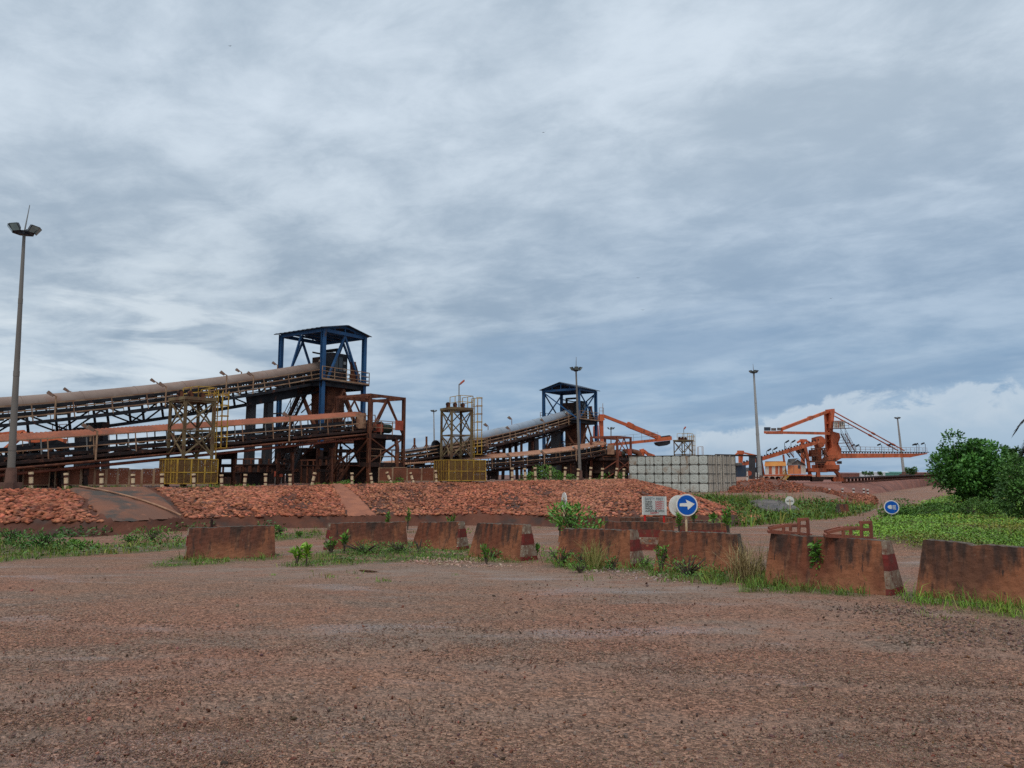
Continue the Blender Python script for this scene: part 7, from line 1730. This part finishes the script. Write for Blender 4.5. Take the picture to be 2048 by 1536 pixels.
leafy_plant('oleander', 'large leafy shrub with withered blooms in front of the edge on sign', 1145, 1064, 21.2, .85, 1.15, 560, .15, (1.2, 1.5, 1.2), (3.0, 2.9, 1.8), stems=11, up=.9, cat='shrub')
leafy_plant('oleander', 'small leafy shoot at the left shoulder of the middle barrier', 1120, 1072, 20.5, .42, .14, 46, .13, DK0, MID1, stems=3, up=1.0, cat='shrub')
leafy_plant('oleander', 'leafy shrub left of the arrow sign post', 1358, 1064, 20.6, .5, .26, 150, .11, MID0, MID1, stems=7, cat='shrub')
leafy_plant('oleander', 'dark leafy shrub peeping out right behind the arrow sign', 1388, 1048, 24.8, .55, .3, 110, .15, DK0, MID1, stems=6, cat='shrub')
leafy_plant('oleander', 'upright leafy shoot behind the low banded barrier', 1427, 1050, 25, .45, .16, 60, .16, MID0, MID1, stems=3, up=1.3, cat='shrub')
leafy_plant('oleander', 'taller dark leafy shoot at the right end of the low banded barrier', 1456, 1070, 22.5, .78, .3, 130, .17, MID0, MID1, stems=5, up=1.2, cat='shrub')
for k, (px, py, h, w, n_) in enumerate([(815, 1046, .95, .22, 70), (778, 1048, .5, .35, 90), (902, 1046, .5, .4, 90)]):
    gg = G(px, py + 14); leafy_plant('young_tree', ['slim pale sapling', 'low grassy bush', 'small rounded bush'][k] + ' before the stone slope seen over the mound barriers', px, py, gg.y, h + .35, w, n_, .16, MID0, MID1, stems=4, base=gg, cat='shrub')
for k, (px, py, h, w, n_) in enumerate([(302, 1082, .75, .9, 260), (258, 1086, .35, .5, 90), (88, 1098, .6, 1.2, 240), (20, 1086, .8, 1.1, 260), (160, 1098, .3, .7, 120), (560, 1072, .5, .4, 110), (600, 1074, .3, .4, 60)]):
    gplant('verge_shrub', 'leafy shrub in the left verge, ' + ['bright one just left of the leftmost barrier', 'low one left of the bright bush', 'broad one below the tall mast side', 'dark one at the left picture edge', 'low one in mid verge', 'one in the gap right of the leftmost barrier', 'tiny one at the middle track edge'][k], px, py, h * (.75 + .1 * (k % 3)), w, n_ * 2, .105 + .02 * (k % 3), [MID0, DK0, DK0, DK0, MID0, DK0, MID0][k], [MID1, MID1, DK1, DK1, LIME0, MID1, MID1][k], stems=[14, 9, 24, 18, 8, 11, 7][k], up=[.8, .5, .4, .6, .9, .7, .9][k], cat='shrub', group='shrubs in the left verge')
# bushes on the embankment crest
for k, (px, py, h, w, n_) in enumerate([(1052, 962, .9, .9, 200), (1088, 962, 1.6, 1.3, 520), (1110, 960, 1.1, .8, 220), (1140, 960, .7, .7, 140), (1122, 961, .8, .6, 120), (1240, 957, .8, .9, 150), (1205, 956, .9, .5, 80), (798, 968, .45, .4, 50), (690, 970, .3, .7, 60)]):
    d = float(np.interp(px, TOPX, TOPD)) + 1.6; b_ = W(px, py, d); b_.z = float(np.interp(px, TOPX, TP[:, 2])); leafy_plant('crest_bush', 'green bush on the embankment crest, ' + ['low one left of the tall bushes', 'tallest one between the posts', 'one right of the tallest', 'low one by the slim mast foot', 'small one just left of the slim mast', 'one beside the tank corner', 'narrow one between the last posts', 'tiny one before the red fence', 'tuft at the top of the footpath'][k], px, py, d, h, w, n_, .2, (1.3, 1.4, .9), (2.8, 2.5, 1.4), stems=10, base=b_, cat='bush', group='bushes on the embankment crest')
# dry grass clumps
def dry_clump(label, px, py, n, h, spread, c0, c1):
    g_ = G(px, py); P_ = np.array([tuple(g_)] * n) + np.stack([RNG.normal(size=n) * spread, RNG.normal(size=n) * spread * .6, np.zeros(n)], -1); hh = RNG.uniform(.4, 1, n) * h; v, f = blade_geo(P_, hh, np.full(n, .010), .75); f_ = RNG.uniform(0, 1, n)[:, None]; t = np.array(c0) * (1 - f_) + np.array(c1) * f_
    o = np_mesh('dry_grass_clump', v, f, np.tile(t, (3, 1)), 'blade', None, tuple(g_)); tag(o, label, 'grass clump', 'dry grass clumps against the barriers')
dry_clump('tall dry tan grass clump beside the right end of the arrow sign barrier', 1488, 1164, 230, .80, .10, (1.6, .72, 1.6), (2.9, 1.45, 3.4))
dry_clump('dry seeding grass clump in front of the sloping shouldered barrier', 1190, 1138, 170, .72, .10, (1.1, .85, .9), (2.6, 1.5, 2.6))
dry_clump('thin dark dead weed stalks in the road gap left of the framed barrier', 1508, 1150, 90, .85, .16, (.7, .3, .5), (1.2, .7, 1.0))
# --- trees
RNG = np.random.default_rng(5)
def tree(name, label, base, crown_c, rad, n, size, c0, c1, clumps=26, trunk_r=.12, cat='tree', group=None, flatten=1.0):
    root = thing(name, label, cat, tuple(base), group); m = MB(); cc = Vector(crown_c); cl = []
    for k in range(clumps):
        zf = 1 - 2 * (k + .5) / clumps; th = k * 2.39996 + RNG.normal() * .25; rf = math.sqrt(1 - zf * zf); u = np.array([rf * math.cos(th), rf * math.sin(th), zf]); r = RNG.uniform(.62, 1.0) if k % 3 else RNG.uniform(.2, .6); p = cc + Vector((u[0] * rad[0] * r, u[1] * rad[1] * r, u[2] * rad[2] * r)); cl.append((p, RNG.uniform(.17, .36)))
    fork = Vector(base).lerp(cc, .35); m.tube([Vector(base), Vector(base).lerp(fork, .5) + Vector((.05, 0, 0)), fork], [trunk_r, trunk_r * .85, trunk_r * .7], 8)
    for p, s in cl[:14]: m.tube([fork, fork.lerp(p, .5) + Vector((0, 0, .1)), p], [trunk_r * .5, trunk_r * .3, trunk_r * .1], 5)
    m.build('trunk', 'bark', root)
    pts = []; tn = []; rv = []
    for p, s in cl:
        k = int(n / clumps); u = RNG.normal(size=(k, 3)); u /= np.linalg.norm(u, axis=1)[:, None]; r = RNG.uniform(.2, 1, k)[:, None] ** .45; q = np.array(tuple(p)) + u * r * np.array(rad) * s * 1.15; pts.append(q); rv.append(u)
        cv = RNG.uniform(.72, 1.3); tn.append(gtint(k, c0, c1, 0) * cv)
    pts, tn, rv = np.concatenate(pts), np.concatenate(tn), np.concatenate(rv); v, f = leaf_geo(pts, size * RNG.uniform(.6, 1.3, len(pts)), .3, .55, rv * .7); np_mesh('crown', v, f, np.tile(tn, (2, 1)), 'leaf', root); return root
TG0, TG1 = (.75, 1.05, .9), (1.8, 2.0, 1.4)
b_ = W(1937, 1030, 46); b_.z = gz(b_.x, b_.y); tree('broadleaf_tree', 'dense dark green rounded tree right of the stacker boom', b_, W(1944, 942, 46), (1.95, 1.9, 1.95), 20000, .20, TG0, TG1, 64, .16)
b_ = W(2030, 1030, 50); b_.z = gz(b_.x, b_.y); tree('broadleaf_tree', 'slender green tree top right behind the big dark tree', b_, W(2024, 918, 50), (.72, .8, 1.0), 2600, .18, (.7, .85, .7), (1.5, 1.5, 1.1), 14, .09)
b_ = W(2050, 1040, 36); b_.z = gz(b_.x, b_.y); tree('broadleaf_tree', 'pale green bushy tree cut by the right picture edge', b_, W(2066, 982, 36), (1.6, 1.5, 1.45), 9000, .15, (.8, .95, .85), (1.7, 1.65, 1.25), 26, .1)
b_ = W(2080, 1035, 42); b_.z = gz(b_.x, b_.y); tree('broadleaf_tree', 'olive green foliage between the dark tree and the right edge', b_, W(2072, 955, 43), (1.7, 1.2, 1.0), 5200, .17, (.7, .85, .6), (1.4, 1.4, .9), 18, .1)
for k, (px, py, d, w_, h_) in enumerate([(1940, 1005, 43, 1.9, .7), (1985, 1010, 41, 1.4, .6), (1845, 1020, 40, 1.6, .55), (1800, 1030, 37, .9, .4), (1890, 1012, 44, 1.2, .5)]):
    b_ = W(px, py, d); b_.z = gz(b_.x, b_.y); tree('low_shrub', ['dark undergrowth shrub below the big dark tree', 'brownish shrub right of the big tree foot', 'dusky green shrub right of the headlamp sign', 'small dusky shrub just behind the headlamp sign', 'shrub left below the big dark tree'][k], b_, b_ + Vector((0, 0, h_ * .8)), (w_, w_ * .7, h_ * .85), 2400, .10, (.9, 1.0, .7), (2.2, 1.95, 1.2), 14, .04, 'shrub', 'shrubs on the right mound')
b_ = W(1822, 956, 330); tree('broadleaf_tree', 'small far tree on the horizon beside the distant mast', b_, W(1821, 942, 330), (2.9, 2.5, 1.7), 900, .7, (.6, .75, .8), (1.2, 1.3, 1.2), 12, .2)
for k, (px, w_) in enumerate([(1730, 1.2), (1742, 1.0), (246, 1.6), (256, 1.3), (1760, .9)]):
    b_ = W(px, 954, 300); tree('broadleaf_tree', 'tiny distant tree on the horizon, ' + ['left one above the white shed', 'middle one above the white shed', 'left one above the left mesh fence', 'right one above the left mesh fence', 'right one above the white shed'][k], b_, W(px, 946.5, 300), (w_, w_, .8), 260, .5, (.6, .75, .8), (1.1, 1.2, 1.1), 7, .12, group='tiny trees on the horizon')
# palm whose fronds enter at the right edge
pb = W(2124, 1040, 30); pb.z = gz(pb.x, pb.y); ph = W(2124, 824, 30); palm = thing('palm_tree', 'palm whose drooping fronds poke in at the right picture edge', 'palm tree', tuple(pb))
m = MB(); m.tube([pb, pb.lerp(ph, .5) + Vector((.15, 0, 0)), ph], [.18, .13, .11], 9); m.build('trunk', 'bark', palm)
for k in range(13):
    a = k / 13 * 2 * math.pi + .2; dv = Vector((math.cos(a), math.sin(a), 0)); L_ = 1.75; pts = []
    el0 = .75 if k % 2 else .15
    for j in range(10): f_ = j / 9; pts.append(ph + dv * L_ * f_ * (1 - .12 * f_) + UP * (el0 * f_ * 1.6 - 1.9 * f_ * f_))
    m = MB(); m.tube(pts, [.03 - .0025 * j for j in range(10)], 4)
    sd = dv.cross(UP)
    for j in range(60):
        f_ = .12 + .88 * j / 60; i = min(int(f_ * 9), 8); p = pts[i].lerp(pts[i + 1], f_ * 9 - i)
        for s in (-1, 1):
            tip = p + sd * s * .42 * (1 - .55 * f_) + dv * .22 - UP * (.22 + .15 * random.random()); wv = dv * .018; m.add([p - wv, p + wv, tip], [(0, 1, 2)])
    m.build('frond', 'leaf', palm)
# birds, puddle
for k, (px, py) in enumerate([(460, 92), (1087, 265), (1276, 556), (1662, 597), (1286, 620)]):
    c = W(px, py, 120); m = MB(); s = .16
    m.add([c + Vector((-s * 2, 0, s * .5)), c + Vector((-s * .3, 0, .04)), c + Vector((0, -s * .6, 0)), c + Vector((0, s * .5, 0)), c + Vector((s * .3, 0, .04)), c + Vector((s * 2, 0, s * .5))], [(0, 1, 2), (0, 3, 1), (2, 1, 3), (2, 3, 4), (2, 4, 5), (4, 3, 5)])
    tag(m.build('bird', 'lamp_black', None, tuple(c)), 'tiny dark bird high in the clouds, ' + ['at the upper left', 'above mid picture', 'highest of three low at right', 'rightmost low one', 'lowest one'][k], 'bird', 'birds in the sky')
m_, nt_, b__ = _nt('puddle_water'); b__.inputs['Base Color'].default_value = (.10, .045, .028, 1); b__.inputs['Roughness'].default_value = .08; MATS['puddle_water'] = m_
pz = [(716, 1141.5), (728, 1140.5), (744, 1142), (758, 1144.5), (748, 1145.2), (734, 1144.8), (724, 1143.2)]; m = MB(); m.add([G(*p) + UP * .012 for p in pz], [tuple(range(len(pz)))]); tag(m.build('puddle', 'puddle_water'), 'little reddish puddle on the dirt before the mound', kind='structure')
